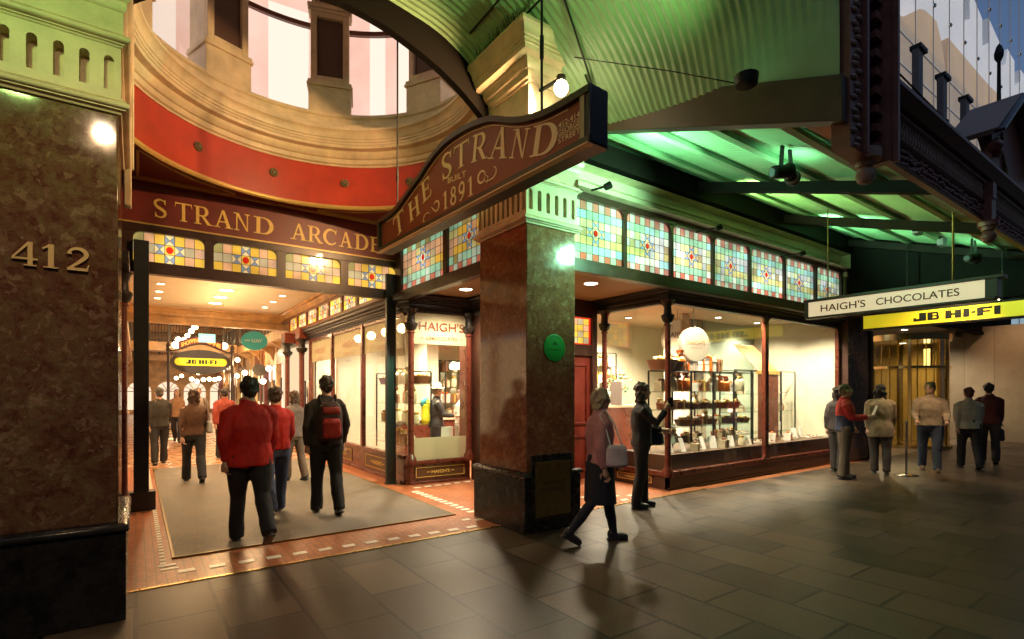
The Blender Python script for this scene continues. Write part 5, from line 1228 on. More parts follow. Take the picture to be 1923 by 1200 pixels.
def gbasket():
    b = MB(); b.lathe([(.11, 0), (.14, .08), (.145, .09), (.13, .09), (.10, .02)], n=16, mi=0)
    for k in range(6): b.ell((.06 * math.cos(k), .06 * math.sin(k), .10), (.035, .03, .03), 8, 5, 1 + k % 2)
    return b, [GM[0], GM[1], GM[4]]
def gtray():
    b = MB(); b.box(-.13, .13, -.09, .09, 0, .018, 0)
    for i in range(5):
        for j in range(3): b.ell((-.1 + i * .05, -.055 + j * .055, .028), (.018, .018, .014), 7, 5, 1 + (i + j) % 2)
    return b, [GM[2], GM[0], GM[1]]
def gcard():
    b = MB(); b.prism([(-.05, 0, 0), (.05, 0, 0), (.05, .05, .16), (-.05, .05, .16)], (0, .004, .001), 0); b.box(-.04, .04, .0, .06, 0, .01, 0); return b, [GM[2]]
KINDS = [('gift_box', 'brown gift box with gold ribbon', 'box') + gbox(0, 4), ('gift_box', 'cream gift box with brown ribbon', 'box') + gbox(1, 0), ('gift_box', 'white gift box with orange ribbon', 'box') + gbox(2, 3),
         ('candy_jar', 'cream sweet jar with gold lid', 'jar') + gjar(1), ('candy_jar', 'brown chocolate jar with gold lid', 'jar') + gjar(0), ('gift_bag', 'cream sweet bag with gold bow', 'bag') + gbag(1, 4), ('gift_bag', 'orange sweet bag with brown bow', 'bag') + gbag(3, 0),
         ('chocolate_basket', 'dark basket heaped with wrapped chocolates', 'basket') + gbasket(), ('chocolate_tray', 'white tray of small round chocolates', 'tray') + gtray(), ('price_card', 'white leaning card', 'card') + gcard()]
PROTO = {}
ORDN = ['first', 'second', 'third', 'fourth', 'fifth', 'sixth', 'seventh', 'eighth', 'ninth', 'tenth', 'eleventh', 'twelfth', 'thirteenth', 'fourteenth', 'fifteenth', 'sixteenth']
SEEN = {}
def goods(k, x, y, z, where, rz=0, s=1.):
    nm_, lb, ct, mb, ms = KINDS[k]
    if k not in PROTO: PROTO[k] = mb.build(nm_, ms, None); o = PROTO[k]
    else: o = PROTO[k].copy(); COL.objects.link(o)
    o.location = (x, y, z + .001); o.rotation_euler = (0, 0, rz); o.scale = (s, s, s)
    n_ = SEEN.get(where, 0); SEEN[where] = n_ + 1
    o['label'] = '%s, %s from left %s' % (lb.replace(' ribbon', ' bow').replace(' of small round chocolates', ' of chocolates').replace(' with wrapped chocolates', ''), ORDN[min(n_, 15)], where); o['category'] = ct; o['group'] = ct + ' goods ' + where
rnd = random.Random(5)
names = {0: 'bottom', 1: 'second', 2: 'third', 3: 'top'}
for k, z in enumerate([.68, .98, 1.28, 1.60]):
    ch = {0: [8, 8, 0, 1, 9], 1: [7, 8, 4, 7, 3], 2: [7, 0, 7, 4], 3: [5, 2, 1, 0, 6, 5]}[k]
    x = 7.5
    while x < 9.95:
        kk = rnd.choice(ch); s = 1.5 if k == 3 else 1.15
        goods(kk, x, rnd.uniform(5.88, 6.0), z, 'on left rack\'s %s shelf' % names[k], rnd.uniform(-.4, .4), s * rnd.uniform(.9, 1.15))
        if rnd.random() < .7: goods(rnd.choice([0, 1, 2, 3, 4, 5]), x + .06, 6.08, z, 'on left rack\'s rear %s shelf' % names[k], rnd.uniform(-.4, .4), 1.25)
        x += {7: .34, 8: .33}.get(kk, .2) * (1.05 if k == 3 else .95)
x = 7.45
while x < 9.2:
    goods(rnd.choice([5, 2, 1, 0, 6, 5, 7, 2]), x, rnd.uniform(5.85, 6.05), 1.972, 'on top of the left rack', rnd.uniform(-.5, .5), rnd.uniform(1.5, 2.3)); x += rnd.uniform(.2, .3)
MB().box(7.34, 10.01, 5.74, 6.16, 1.955, 1.970).build('glass_shelf', M['glass_case'], D.objects['display_rack'], smooth=0)
for k, z in enumerate([.68, 1.15, 1.55]):
    x = 10.5
    while x < 12.8:
        if not (11.0 < x < 11.9): goods(rnd.choice([9, 2, 9, 8, 1]), x, 6.5, z, 'on right rack\'s %s shelf' % names[k], rnd.uniform(-.3, .3), 1.2)
        x += .34
for i_ in range(9): goods(rnd.choice([9, 8, 2, 9, 3, 1]), 7.4 + i_ * .3, rnd.uniform(5.62, 5.7), .55, 'along the left window plinth', rnd.uniform(-.4, .4), rnd.uniform(1.1, 1.5))
for x in (10.5, 10.8, 11.1, 11.4, 11.7, 12.0, 12.3, 12.6): goods(rnd.choice([9, 8, 9, 2]), x, rnd.uniform(5.75, 5.95), .55, 'on the right window plinth', rnd.uniform(-.4, .4), 1.4)
for k, z in enumerate([.62, 1.0, 1.38, 1.74]):
    y = 8.9
    while y < 10.25:
        goods(rnd.choice([[3, 4, 0], [3, 3, 1], [5, 6, 5], [5, 2, 7]][k]), rnd.uniform(4.08, 4.3), y, z, 'on corner rack\'s %s shelf' % names[k], rnd.uniform(0, 3), rnd.uniform(1.3, 1.8)); y += .17
ws_ = rack('tall cream wall shelves of boxes at the back of the street shop', 7.45, 9.4, 8.85, 9.15, [1.0, 1.4, 1.8, 2.2], 2.5, 4, 'wall_shelves')
for k, z in enumerate([1.0, 1.4, 1.8, 2.2]):
    x = 7.55
    while x < 9.35: goods(rnd.choice([0, 1, 2, 3, 4, 1, 2]), x, 9.0, z, 'on back wall %s shelf' % names[k], rnd.uniform(-.3, .3), rnd.uniform(1.4, 2.0)); x += rnd.uniform(.17, .26)
ws2 = rack('tall wall shelves of boxes at the back of the corner shop', 5.9, 8.6, 12.2, 12.5, [.9, 1.3, 1.7, 2.1], 2.4, 5, 'wall_shelves')
for k, z in enumerate([.9, 1.3, 1.7, 2.1]):
    x = 6.0
    while x < 8.5: goods(rnd.choice([0, 1, 2, 3, 4, 1, 2]), x, 12.35, z, 'on far wall %s shelf' % names[k], rnd.uniform(-.3, .3), rnd.uniform(1.6, 2.2)); x += rnd.uniform(.24, .34)
# pendant lamp, table lamp, counter
pl_ = thing('glass_pendant_lamp', 'cluster pendant lamp with glowing white glass shades in the corner shop', 'pendant lamp', (6.0, 10.0, 2.0))
b = MB(); b.tube([(5.93, 10.4, 3.27), (5.93, 10.4, 2.3)], .012, 6); b.build('stem', M['brass'], pl_)
for k in range(4):
    a = k * math.pi / 2; MB().lathe([(.03, .12), (.08, .06), (.095, 0), (.07, -.04)], (5.93 + .12 * math.cos(a), 10.4 + .12 * math.sin(a), 2.14), 12).build('glass_shade', M['lamp_soft'], pl_)
tl = thing('table_lamp', 'small table lamp with a glowing cream shade on a shelf inside the shop', 'lamp', (8.5, 8.2, 1.45))
MB().lathe([(.05, 0), (.05, .02), (.012, .03), (.012, .2)], (8.45, 8.3, 1.3), 10).build('lamp_base', M['brass'], tl)
MB().lathe([(.11, .17), (.08, .33), (.07, .33)], (8.45, 8.3, 1.3), 14).build('lamp_shade', emat('shade_glow', (1, .8, .5), 2.5), tl)
ct = thing('shop_counter', 'dark timber counter with a pale top across the shop interior', 'counter', (8.3, 8.3, 0))
MB().box(7.5, 9.3, 8.1, 8.55, 0, 1.24).build('counter_body', M['wood'], ct, bevel=.01); MB().box(7.46, 9.34, 8.06, 8.6, 1.24, 1.30).build('counter_top', M['cream_pale'], ct, bevel=.008)
fw = thing('flower_arrangement', 'loose vase of cream and green flowers on the shop counter', 'flowers', (8.9, 8.3, 1.3))
MB().lathe([(.05, 0), (.08, .08), (.05, .2), (.07, .24)], (8.9, 8.3, 1.3), 12).build('vase', M['white'], fw)
b = MB(); 
for i in range(60):
    a = rnd.uniform(0, 6.28); r = rnd.uniform(0, .3); z = rnd.uniform(1.55, 2.0); b.ell((8.9 + r * math.cos(a), 8.3 + r * math.sin(a), z), (.035, .035, .03), 6, 4, rnd.choice([0, 0, 1, 2]))
b.build('blooms', [GM[5], GM[1], GM[3]], fw)
cb = thing('corner_counter', 'low dark counter stacked with cards inside the corner window', 'counter', (4.6, 10.8, 0))
MB().box(4.7, 6.6, 10.7, 11.1, 0, .95).build('counter_body', M['wood'], cb, bevel=.01); MB().box(4.66, 6.64, 10.66, 11.14, .95, 1.0).build('counter_top', M['cream_pale'], cb, bevel=.006)
ps = thing('card_stand', 'white card on a small stand low in the corner window', 'card stand', (4.6, 8.55, .42))
MB().lathe([(.05, 0), (.05, .015), (.01, .02), (.01, .35)], (4.62, 8.52, .43), 8).build('stand', M['chrome'], ps); MB().box(4.50, 4.74, 8.50, 8.51, .76, .96).build('card', M['white'], ps, smooth=0)
pic = thing('framed_picture', 'framed dark picture hung on the pale green shop wall', 'picture', (9.9, 7.4, 1.9))
MB().box(10.42, 10.85, 7.42, 7.46, 1.7, 2.35).build('frame', M['cream'], pic, bevel=.005); MB().box(10.47, 10.80, 7.41, 7.42, 1.76, 2.29).build('print', mat('print_dark', (.10, .09, .07), .5, var=.8, vscale=12), pic, smooth=0)

# ================================================================ FAR END: PILASTER, LOBBY
en = thing('end_pilaster', 'pale green slotted pilaster above polished brown granite at the end of the shop', 'pilaster', (13.6, 5.2, 0))
MB().box(13.13, 14.25, 5.28, 5.9, 0, 3.32).build('granite_shaft', M['marble_b'], en, bevel=.01)
b = MB(); b.box(12.62, 14.2, 5.16, 5.9, 3.36, 4.75); b.box(12.56, 14.26, 5.08, 5.16, 3.34, 3.42); b.box(12.56, 14.26, 5.08, 5.16, 4.10, 4.20)
for i in range(6): b.box(12.85 + i * .2, 12.95 + i * .2, 5.12, 5.16, 3.5, 4.02)
b.build('capital', M['cream'], en, bevel=.008)
cc = thing('street_cornice', 'pale green painted cornice running above the street leadlights', 'cornice', (8.5, 5.1, 4.3))
b = MB(); b.sweep([(4.42, 5.16), (12.6, 5.16)], [(.14, 4.26), (-.02, 4.26), (-.035, 4.30), (-.05, 4.31), (-.05, 4.36), (-.09, 4.38), (-.16, 4.46), (-.17, 4.50), (-.20, 4.52), (-.20, 4.56), (.14, 4.57)]); b.build('moulding', M['cream'], cc, smooth=.5)
b = MB(); b.box(4.42, 14.3, 5.2, 5.6, 4.44, 9.5); b.box(4.42, 14.3, 5.24, 5.4, 4.2, 4.44); b.build('upper_masonry', M['cream_pale'], cc, smooth=0)
lb = thing('lobby_hall', 'beige stone lobby beyond the yellow sign', 'lobby', (18, 7, 0))
b = MB(); b.box(22.4, 22.6, 2.4, 9, 0, 3.7); b.build('stone_wall', M['beige_wall'], lb, smooth=0); MB().box(14.3, 22.4, 8.6, 8.7, 0, 3.7).build('back_wall', mat('olive_lobby_wall', (.13, .095, .05), .3, var=.4, vscale=1.2), lb, smooth=0)
b = MB(); b.box(14.2, 26, 2.2, 8.7, 3.66, 3.75) if False else b.box(14.2, 22.6, 5.2, 8.7, 3.66, 3.75); b.build('lobby_ceiling', mat('lobby_ceiling_grey', (.30, .26, .20), .6), lb, smooth=0)
b = MB(); b.box(14.2, 26, 5.05, 5.22, 3.45, 5.2); b.box(14.2, 26, 5.0, 5.05, 3.45, 3.52); b.build('dark_fascia', M['dark_wall'], lb, smooth=0)
b = MB(); b.box(14.27, 14.42, 5.25, 5.6, 0, 3.6); b.box(15.2, 15.9, 7.2, 7.3, 0, 3.6); b.build('dark_jamb', M['black'], lb, smooth=0)
b = MB(); b.box(15.9, 17.2, 6.9, 7.0, 0, 3.6); b.build('pink_panel', mat('pink_grey_panel', (.48, .33, .27), .5), lb, smooth=0)
b = MB(); b.box(22.34, 22.4, 3.55, 3.85, 1.18, 1.24); b.box(20.9, 21.5, 5.3, 5.35, 3.3, 3.6); b.build('wall_fitting', M['black'], lb, smooth=0)
M['gold_metal'] = mat('gilt_polished_metal', (.75, .58, .28), .16, metal=1.)
M['gold_glass'] = glass_mat('gold_tinted_glass', (.95, .88, .62), .8)
rv = thing('revolving_door', 'glass revolving door drum with polished metal frame in the lobby', 'revolving door', (18.6, 5.95, 0))
c0 = Vector((18.6, 6.0)); R0 = 1.12
for z0, z1, rr in ((3.05, 3.2, R0 + .03), (2.25, 2.32, R0 + .01), (.0, .08, R0 + .03)):
    MB().lathe([(rr - .08, z0), (rr, z0), (rr, z1), (rr - .08, z1)], (c0.x, c0.y, 0), 40).build('ring_band', M['gold_metal'], rv) if z0 != 3.05 else MB().lathe([(.02, 3.05), (rr, 3.05), (rr, 3.22), (.02, 3.22)], (c0.x, c0.y, 0), 40).build('canopy', M['gold_metal'], rv)
for a0, a1 in ((150, 262), (-32, 78)):
    g = MB(); n = 14
    for k in range(n):
        a, b_ = rad(a0 + (a1 - a0) * k / n), rad(a0 + (a1 - a0) * (k + 1) / n)
        g.add([(c0.x + R0 * math.cos(a), c0.y + R0 * math.sin(a), .08), (c0.x + R0 * math.cos(b_), c0.y + R0 * math.sin(b_), .08), (c0.x + R0 * math.cos(b_), c0.y + R0 * math.sin(b_), 3.05), (c0.x + R0 * math.cos(a), c0.y + R0 * math.sin(a), 3.05)], [(0, 1, 2, 3)])
    g.build('curved_glass', M['gold_glass'], rv)
    for a in (a0, (a0 + a1) / 2, a1): MB().box(c0.x + R0 * math.cos(rad(a)) - .035, c0.x + R0 * math.cos(rad(a)) + .035, c0.y + R0 * math.sin(rad(a)) - .035, c0.y + R0 * math.sin(rad(a)) + .035, .08, 3.05).build('door_post', M['gold_metal'], rv, smooth=0)
for k in range(10):
    a = rad(160 + k * 11); MB().lathe([(.014, .08), (.014, 3.05)], (c0.x + (R0 - .02) * math.cos(a), c0.y + (R0 - .02) * math.sin(a), 0), 8).build('gilt_bar', M['gold_metal'], rv)
for k in range(3):
    a = rad(25 + 120 * k); d = Vector((math.cos(a), math.sin(a)))
    MB().bar((c0.x, c0.y, 1.55), (c0.x + d.x * 1.05, c0.y + d.y * 1.05, 1.55), .01, 2.9).build('door_wing', M['gold_glass'], rv, smooth=0)
    MB().bar((c0.x + d.x * 1.05, c0.y + d.y * 1.05, .1), (c0.x + d.x * 1.05, c0.y + d.y * 1.05, 3.0), .04, .05, up=(d.x, d.y, 0)).build('wing_rail', M['brass'], rv, smooth=0)
lp_ = thing('lit_poster', 'small bright white lit panel behind the revolving door', 'lit panel', (20.4, 6.0, 2.3))
MB().box(20.40, 20.44, 5.86, 6.02, 2.35, 2.95).build('lit_face', emat('poster_light', (1, .96, .85), 3), lp_, smooth=0); MB().box(20.42, 20.5, 5.83, 6.05, 2.31, 2.99).build('panel_frame', M['black'], lp_, smooth=0)
downlight((17.0, 6.2, 3.64), .09, 'lobby ceiling light left of the revolving door', 'lobby ceiling lights', 300, (1, .80, .5), 'lamp_white')
downlight((20.6, 6.6, 3.64), .09, 'lobby ceiling light behind the revolving door', 'lobby ceiling lights', 380, (1, .84, .6), 'lamp_white')
downlight((18.6, 6.0, 3.04), .09, 'light added in the roof of the revolving door for a golden glow', 'lobby ceiling lights', 200, (1, .9, .55), 'lamp_white')  # lamp added to make the revolving door glow gold
t = thing('wall_washer', 'warm lamp under the awning shining on the lobby wall', 'light fitting', (20.6, 4.3, 4.3))
MB().lathe([(.05, .12), (.08, .05), (.08, 0), (.06, 0)], (20.6, 4.3, 4.3), 12).build('lamp_body', M['black'], t); MB().ell((20.6, 4.3, 4.29), (.05, .05, .03), 10, 6).build('bulb', M['lamp_warm'], t)
l = lamp('SPOT', (0, 0, -.06), 130, (1, .62, .35), .06, t, spot=110, blend=.9); l.parent = t; l.rotation_euler = (Vector((22.4, 3.6, 1.8)) - Vector((20.6, 4.3, 4.2))).to_track_quat('-Z', 'Y').to_euler()
bs = thing('sign_base', 'pale round metal stand plate on the pavement among the standing people', 'stand base', (11.92, 3.79, 0))
b = MB(); b.lathe([(.20, 0), (.20, .012), (.12, .03), (.03, .04)], (11.92, 3.79, .001), 24); b.build('base_plate', M['chrome'], bs)
MB().lathe([(.018, .03), (.018, 1.0), (.03, 1.02), (.02, 1.04)], (11.92, 3.79, .0), 10).build('upright', M['chrome'], bs)

# ================================================================ ARCADE VESTIBULE AND GALLERIES
M['gilt_wood'] = mat('warm_cream_gilt', (.46, .27, .11), .42, var=.4, vscale=2.2, bump=.1, bscale=20)
M['bronze'] = mat('dark_bronze', (.05, .032, .016), .4, var=.3)
vb = thing('arcade_vestibule', 'warm cream ceiling and walls of the arcade passage behind the entrance', 'passage', (1.8, 13, 0))
b = MB(); b.box(-.4, 3.95, 8.82, 18.1, 4.03, 4.10); b.build('passage_ceiling', M['cream_pale'], vb, smooth=0)
b = MB(); b.sweep([(-.25, 8.85), (3.82, 8.85), (3.82, 18.05), (-.25, 18.05)], [(-.1, 3.8), (.02, 3.8), (.03, 3.86), (.07, 3.9), (.09, 3.96), (.15, 3.98), (.16, 4.03), (-.1, 4.035)], closed=True, side=-1); b.build('coving', M['gilt_wood'], vb, smooth=.5)
b = MB(); b.box(-.4, 4.6, 18.1, 18.4, 3.56, 4.6); b.box(-.4, 4.6, 18.06, 18.1, 3.56, 3.62); b.box(-.4, 4.6, 18.07, 18.1, 3.72, 3.75); b.build('end_beam', M['gilt_wood'], vb, bevel=.005)
b = MB(); b.box(-.45, -.35, 8.8, 18.4, 3.0, 4.1); b.box(-.45, -.30, 8.8, 18.4, 0, .5); b.build('left_wall', M['wood'], vb, smooth=0)
b = MB(); 
for i in range(5): b.box(-.44, -.40, 9.6 + i * 1.8, 11.2 + i * 1.8, .5, 2.9)
b.build('left_lit_window', emat('left_window_glow', (1, .66, .32), 1.6), vb, smooth=0)
b = MB()
for i in range(6): b.box(-.40, -.30, 9.4 + i * 1.8, 9.6 + i * 1.8, .5, 3.0)
b.build('left_window_post', M['wood'], vb, smooth=0)
b = MB(); b.box(3.84, 3.95, 8.8, 18.1, 3.78, 4.1); b.build('right_wall_head', M['gilt_wood'], vb, smooth=0)
# downlights of the vestibule
for i in range(4):
    y = 13.1 + i * 1.12
    dl_ = downlight((1.77, y, 4.025), .15, '%s large round lamp from the far end in the arcade ceiling' % ORDN[3 - i], 'large lamps in the arcade ceiling', 0, m='lamp_warm')
    l = lamp('POINT', (0, 0, -.75), 34, (1, .62, .28), .12); l.parent = dl_
    downlight((.46, y, 4.025), .075, '%s small downlight from the far end in the left ceiling row' % ORDN[3 - i], 'left row of arcade downlights', 110, (1, .62, .30))
    downlight((3.02, y, 4.025), .075, '%s small downlight from the far end in the right ceiling row' % ORDN[3 - i], 'right row of arcade downlights', 110, (1, .62, .30))
for i in range(3):
    y = 9.74 + i * 1.12
    downlight((1.77, y, 4.025), .15, '%s large round ceiling lamp behind the name beam' % ORDN[i], 'near large lamps in the arcade ceiling', 260, (1, .62, .30), m='lamp_warm')
# left colonette shopfront sliver
lc = thing('side_shop_column', 'slender red brown shop column with a dark capital beside the gate post', 'column', (-.13, 8.0, 0))
colonette(lc, -.13, 8.0, .2, 3.05, .05)
b = MB(); b.box(-.6, -.06, 7.4, 8.6, 3.05, 3.20); b.box(-.6, -.18, 7.6, 8.5, 0, .25); b.build('shop_ledge', M['ebony'], lc, bevel=.01)
sc_ = thing('wall_lantern', 'small bright wall lamp glowing beside the gate post', 'wall lamp', (-.17, 9.6, 1.75))
MB().ell((-.19, 9.9, 1.79), (.035, .035, .05), 10, 8).build('bulb', emat('bulb_amber', (1, .66, .30), 60), sc_)
b = MB(); b.bar((-.19, 9.9, 1.70), (-.30, 9.9, 1.66), .02, .02); b.build('bracket', M['brass'], sc_)
b = MB(); b.box(-.9, -.30, 5.9, 9.3, 0, 4.4); tag(b.build('side_wall', M['wood_dark'], None, smooth=0), 'dark timber wall between the 412 pillar and the arcade', 'wall')
# paired columns at the end of the shop
for y, lab in ((14.75, 'dark red timber column where the arcade shop window ends'), (16.4, 'dark red timber column near the end of the passage')):
    t = thing('arcade_column', lab, 'column', (3.7, y, 0))
    colonette(t, 3.62, y, 0.3, 3.0, .07); b = MB(); b.box(3.5, 3.85, y - .2, y + .2, 3.0, 3.3); b.box(3.5, 3.85, y - .2, y + .2, 0, .3); b.build('column_block', M['wood'], t, bevel=.01)
t = thing('arcade_side_shop', 'timber shop wall with a pale lit panel past the corner shop in the arcade', 'shopfront', (3.8, 16, 0))
b = MB(); b.box(3.80, 3.9, 14.5, 18.1, 0, .5); b.box(3.80, 3.9, 14.5, 18.1, 2.9, 3.3); b.box(3.8, 3.9, 15.6, 15.8, .5, 2.9); b.build('shop_frame', M['wood'], t, smooth=0)
b = MB(); b.box(3.85, 3.9, 15.8, 18.0, .5, 2.9); b.box(3.85, 3.9, 14.9, 15.6, 1.9, 2.9); b.build('lit_panel', emat('panel_glow', (1, .72, .42), .9), t, smooth=0)
# far arcade shell
fa = thing('far_arcade_hall', 'tall golden arcade hall with galleries glowing beyond the passage', 'hall', (2, 32, 0))
b = MB(); b.box(-1.2, 8.0, 46, 46.3, 0, 9); b.box(-1.3, -1.1, 18.4, 46, 3.2, 9); b.box(5.2, 5.4, 18.4, 46, 3.2, 9); b.box(-1.3, 5.4, 18.4, 46, 9, 9.2); b.build('hall_wall', M['gilt_wood'], fa, smooth=0)
ge = MB()
for (y0, z0) in ((30, 3.55), (43.0, 3.7), (43.2, 5.7)):
    ge.box(-1.1, 5.2, y0, y0 + 1.2, z0, z0 + .4); ge.box(-1.1, 5.2, y0 - .05, y0, z0 + .05, z0 + .12); ge.box(-1.1, 5.2, y0 - .08, y0, z0 + .33, z0 + .4)
for x0, x1 in ((-1.1, -.2), (4.2, 5.2)):
    ge.box(x0, x1, 18.4, 46, 3.5, 3.85); ge.box(x0, x1, 18.4, 46, 6.4, 6.7)
ge.build('gallery_floor', M['gilt_wood'], fa, smooth=0)
rl = MB()
for (y0, z0) in ((30, 3.95), (43.0, 4.1), (43.2, 6.1)):
    rl.box(-1.1, 5.2, y0 - .02, y0 + .03, z0 + .95, z0 + 1.02)
    for i in range(52): rl.box(-1.1 + i * .122, -1.07 + i * .122, y0 - .01, y0 + .02, z0, z0 + .95)
    for i in range(9): rl.box(-1.1 + i * .78, -1.0 + i * .78, y0 - .04, y0 + .06, z0, z0 + 1.1)
for x in (-.2, 4.2):
    rl.box(x - .03, x + .03, 18.4, 46, 4.82, 4.9)
    for i in range(90): rl.box(x - .015, x + .015, 18.5 + i * .3, 18.54 + i * .3, 3.85, 4.82)
rl.build('gallery_railing', M['bronze'], fa, smooth=0)
br = MB()
for i in range(10):
    y = 19.2 + i * 2.6
    for x, s in ((4.2, -1), (-.2, 1)):
        br.prism([(x, y - .06, 3.5), (x - s * .6, y - .06, 3.5), (x - s * .6, y - .06, 2.9), (x - s * .45, y - .06, 3.2)], (0, .12, 0))
br.build('gallery_bracket', M['gilt_wood'], fa, smooth=0)
# shops both sides of the far arcade
rnd = random.Random(9)
for i in range(10):
    y = 18.5 + i * 2.6
    t = thing('arcade_shop', 'lit timber arcade shopfront, number %s on the right side of the hall' % ['one', 'two', 'three', 'four', 'five', 'six', 'seven', 'eight', 'nine', 'ten'][i], 'shopfront', (4.9, y + 1.3, 0), 'shops along the right side of the hall')
    b = MB(); b.box(4.8, 5.2, y, y + .22, 0, 3.5); b.box(4.85, 5.2, y + .22, y + 2.6, 0, .55); b.box(4.82, 5.2, y + .22, y + 2.6, 2.75, 3.5); b.box(4.86, 4.92, y + 1.35, y + 1.42, .55, 2.75)
    b.build('shop_frame', M['wood'] if i % 2 else M['gilt_wood'], t, smooth=0)
    o = MB().box(5.0, 5.05, y + .22, y + 2.6, .55, 2.75).build('lit_window', emat('arcade_window_glow', (1, rnd.uniform(.68, .80), rnd.uniform(.38, .58)), rnd.uniform(1.2, 2.3)), t, smooth=0)
    b = MB()
    for k in range(10):
        yy = y + .4 + rnd.random() * 2; b.box(4.93, 4.98, yy, yy + rnd.uniform(.1, .35), rnd.uniform(.6, 1.6), rnd.uniform(1.65, 2.2))
    b.build('window_display', M['bronze'], t, smooth=0)
    t = thing('arcade_shop', 'lit timber arcade shopfront, number %s on the left side of the hall' % ['one', 'two', 'three', 'four', 'five', 'six', 'seven', 'eight', 'nine', 'ten'][i], 'shopfront', (-.9, y + 1.3, 0), 'shops along the left side of the hall')
    b = MB(); b.box(-1.2, -.55, y, y + .22, 0, 3.5); b.box(-1.2, -.6, y + .22, y + 2.6, 0, .55); b.box(-1.2, -.58, y + .22, y + 2.6, 2.75, 3.5); b.build('shop_frame', M['wood'], t, smooth=0)
    MB().box(-.75, -.70, y + .22, y + 2.6, .55, 2.75).build('lit_window', M['bay_glow'], t, smooth=0)
# end wall arches with glowing fan windows
ea = thing('end_wall_arches', 'row of pale glowing arched windows closing the far end of the arcade', 'arched windows', (3, 45.9, 0))
for i in range(5):
    c = .2 + i * 1.7
    pts = [(c - .7, 45.9, .3), (c + .7, 45.9, .3)] + [(c + .7 * math.cos(rad(a)), 45.9, 1.6 + .7 * math.sin(rad(a))) for a in range(0, 181, 15)]
    MB().prism(pts, (0, .05, 0)).build('arched_window', emat('arch_glow', (1, .70, .48), 1.1) if 'arch_glow' not in D.materials else D.materials['arch_glow'], ea, smooth=0)
    b = MB()
    for a in range(0, 181, 30): b.bar((c, 45.86, 1.6), (c + .7 * math.cos(rad(a)), 45.86, 1.6 + .7 * math.sin(rad(a))), .04, .04)
    b.bar((c, 45.86, .3), (c, 45.86, 1.6), .05, .05); b.bar((c - .7, 45.86, 1.6), (c + .7, 45.86, 1.6), .04, .05); b.build('arch_bars', M['gilt_wood'], ea, smooth=0)
# globe lamps
GP = {}
def globe(x, y, z, r, grp, lab, hang=.35, energy=0):
    if 'a' not in GP:
        t = thing('globe_lamp', lab, 'globe lamp', (0, 0, 0), grp)
        MB().ell((0, 0, 0), (1, 1, 1), 12, 8).build('globe', emat('globe_glow', (1, .72, .38), 18), t)
        MB().lathe([(.15, 1.0), (.35, 1.05), (.35, 1.25), (.1, 1.3), (.06, 3.0)], n=8).build('lamp_cap', M['bronze'], t)
        GP['a'] = t
    else:
        s = GP['a']; t = s.copy(); COL.objects.link(t)
        for c in s.children:
            if c.type == 'MESH':
                d = c.copy(); COL.objects.link(d); d.parent = t
    t.location = (x, y, z); t.scale = (r, r, r); t['label'] = lab; t['group'] = grp; t['category'] = 'globe lamp'
    if energy:
        l = lamp('POINT', (0, 0, -1.6), energy, (1, .70, .38), .12); l.parent = t
    return t
def at(px, py, Y):
    u = (px - 961.5) / 989.; dx = .5813 + .8137 * u; dy = .8137 - .5813 * u; t = Y / dy
    return (dx * t, Y, 1.6 + t * (735 - py) / 989.)
g1 = 'globe lamps along the upper gallery'; l1 = 'small warm globe lamp in the receding row high in the arcade'
for k, (px, py) in enumerate([(366, 614), (359, 622), (352, 630), (346, 637), (339, 643)]): globe(*at(px, py, 20 + k * 3.2), .09, g1, ORDN[k] + ' ' + l1)
globe(*at(330, 648, 27), .15, 'lamps flanking the shop arch', 'large glowing globe at the left of the SHOPPING arch', energy=200)
globe(*at(421, 650, 27), .15, 'lamps flanking the shop arch', 'large glowing globe at the right of the SHOPPING arch', energy=200)
g2 = 'globe lamps at the far end'; l2 = 'warm globe lamp in the low bright row at the far end of the arcade'
for k, (px, py) in enumerate([(372, 700), (382, 713), (393, 712), (411, 711), (403, 713), (425, 712), (412, 690), (424, 697), (370, 716), (360, 712)]): globe(*at(px, py, 40), .13, g2, ORDN[k] + ' ' + l2)
g3 = 'lamps on the right hand shops'; l3 = 'warm lamp in front of the right hand arcade shops'
for k, (px, py, Y) in enumerate([(446, 676, 26), (445, 706, 27), (460, 700, 23.5), (494, 716, 21), (505, 692, 20), (341, 706, 36), (331, 710, 36)]): globe(*at(px, py, Y), .10, g3, ORDN[k] + ' ' + l3, energy=60 if Y < 28 else 0)
globe(2.0, 36, 4.6, .16, 'hall lamps', 'high central globe lamp in the far hall', energy=260)
globe(2.2, 22, 5.2, .16, 'hall lamps', 'high central globe lamp in the near hall', energy=260)
# arch with shop signs
sh = thing('shopping_arch', 'bronze arch across the arcade with SHOPPING LANE lettering above a yellow JB HI-FI plate', 'arch sign', (2.2, 26, 0))
p0 = at(316, 800, 26); p1 = at(436, 800, 26)
b = MB(); zt = 3.35
for x in (p0[0], p1[0]): b.lathe([(.12, 0), (.12, .15), (.06, .2), (.05, zt - .1), (.1, zt), (.06, zt + .05), (.1, zt + .15), (.05, zt + .25), (.0, zt + .32)], (x, 26, 0), 10)
n = 20; xm = (p0[0] + p1[0]) / 2; hw = (p1[0] - p0[0]) / 2
cur = [(p0[0] + 2 * hw * i / n, 26, 3.28 + .34 * math.sin(math.pi * i / n) ** 2) for i in range(n + 1)]
b.tube(cur, .035, 6); b.tube([(x, y, z + .32) for x, y, z in cur[3:-3]], .025, 6)
b.build('arch_frame', M['bronze'], sh)
b = MB()
for i in range(3, n - 3): b.prism([(cur[i][0], 25.98, cur[i][2] + .03), (cur[i + 1][0], 25.98, cur[i + 1][2] + .03), (cur[i + 1][0], 25.98, cur[i + 1][2] + .31), (cur[i][0], 25.98, cur[i][2] + .31)], (0, .05, 0))
o = b.build('name_band', M['maroon'], sh, smooth=0)
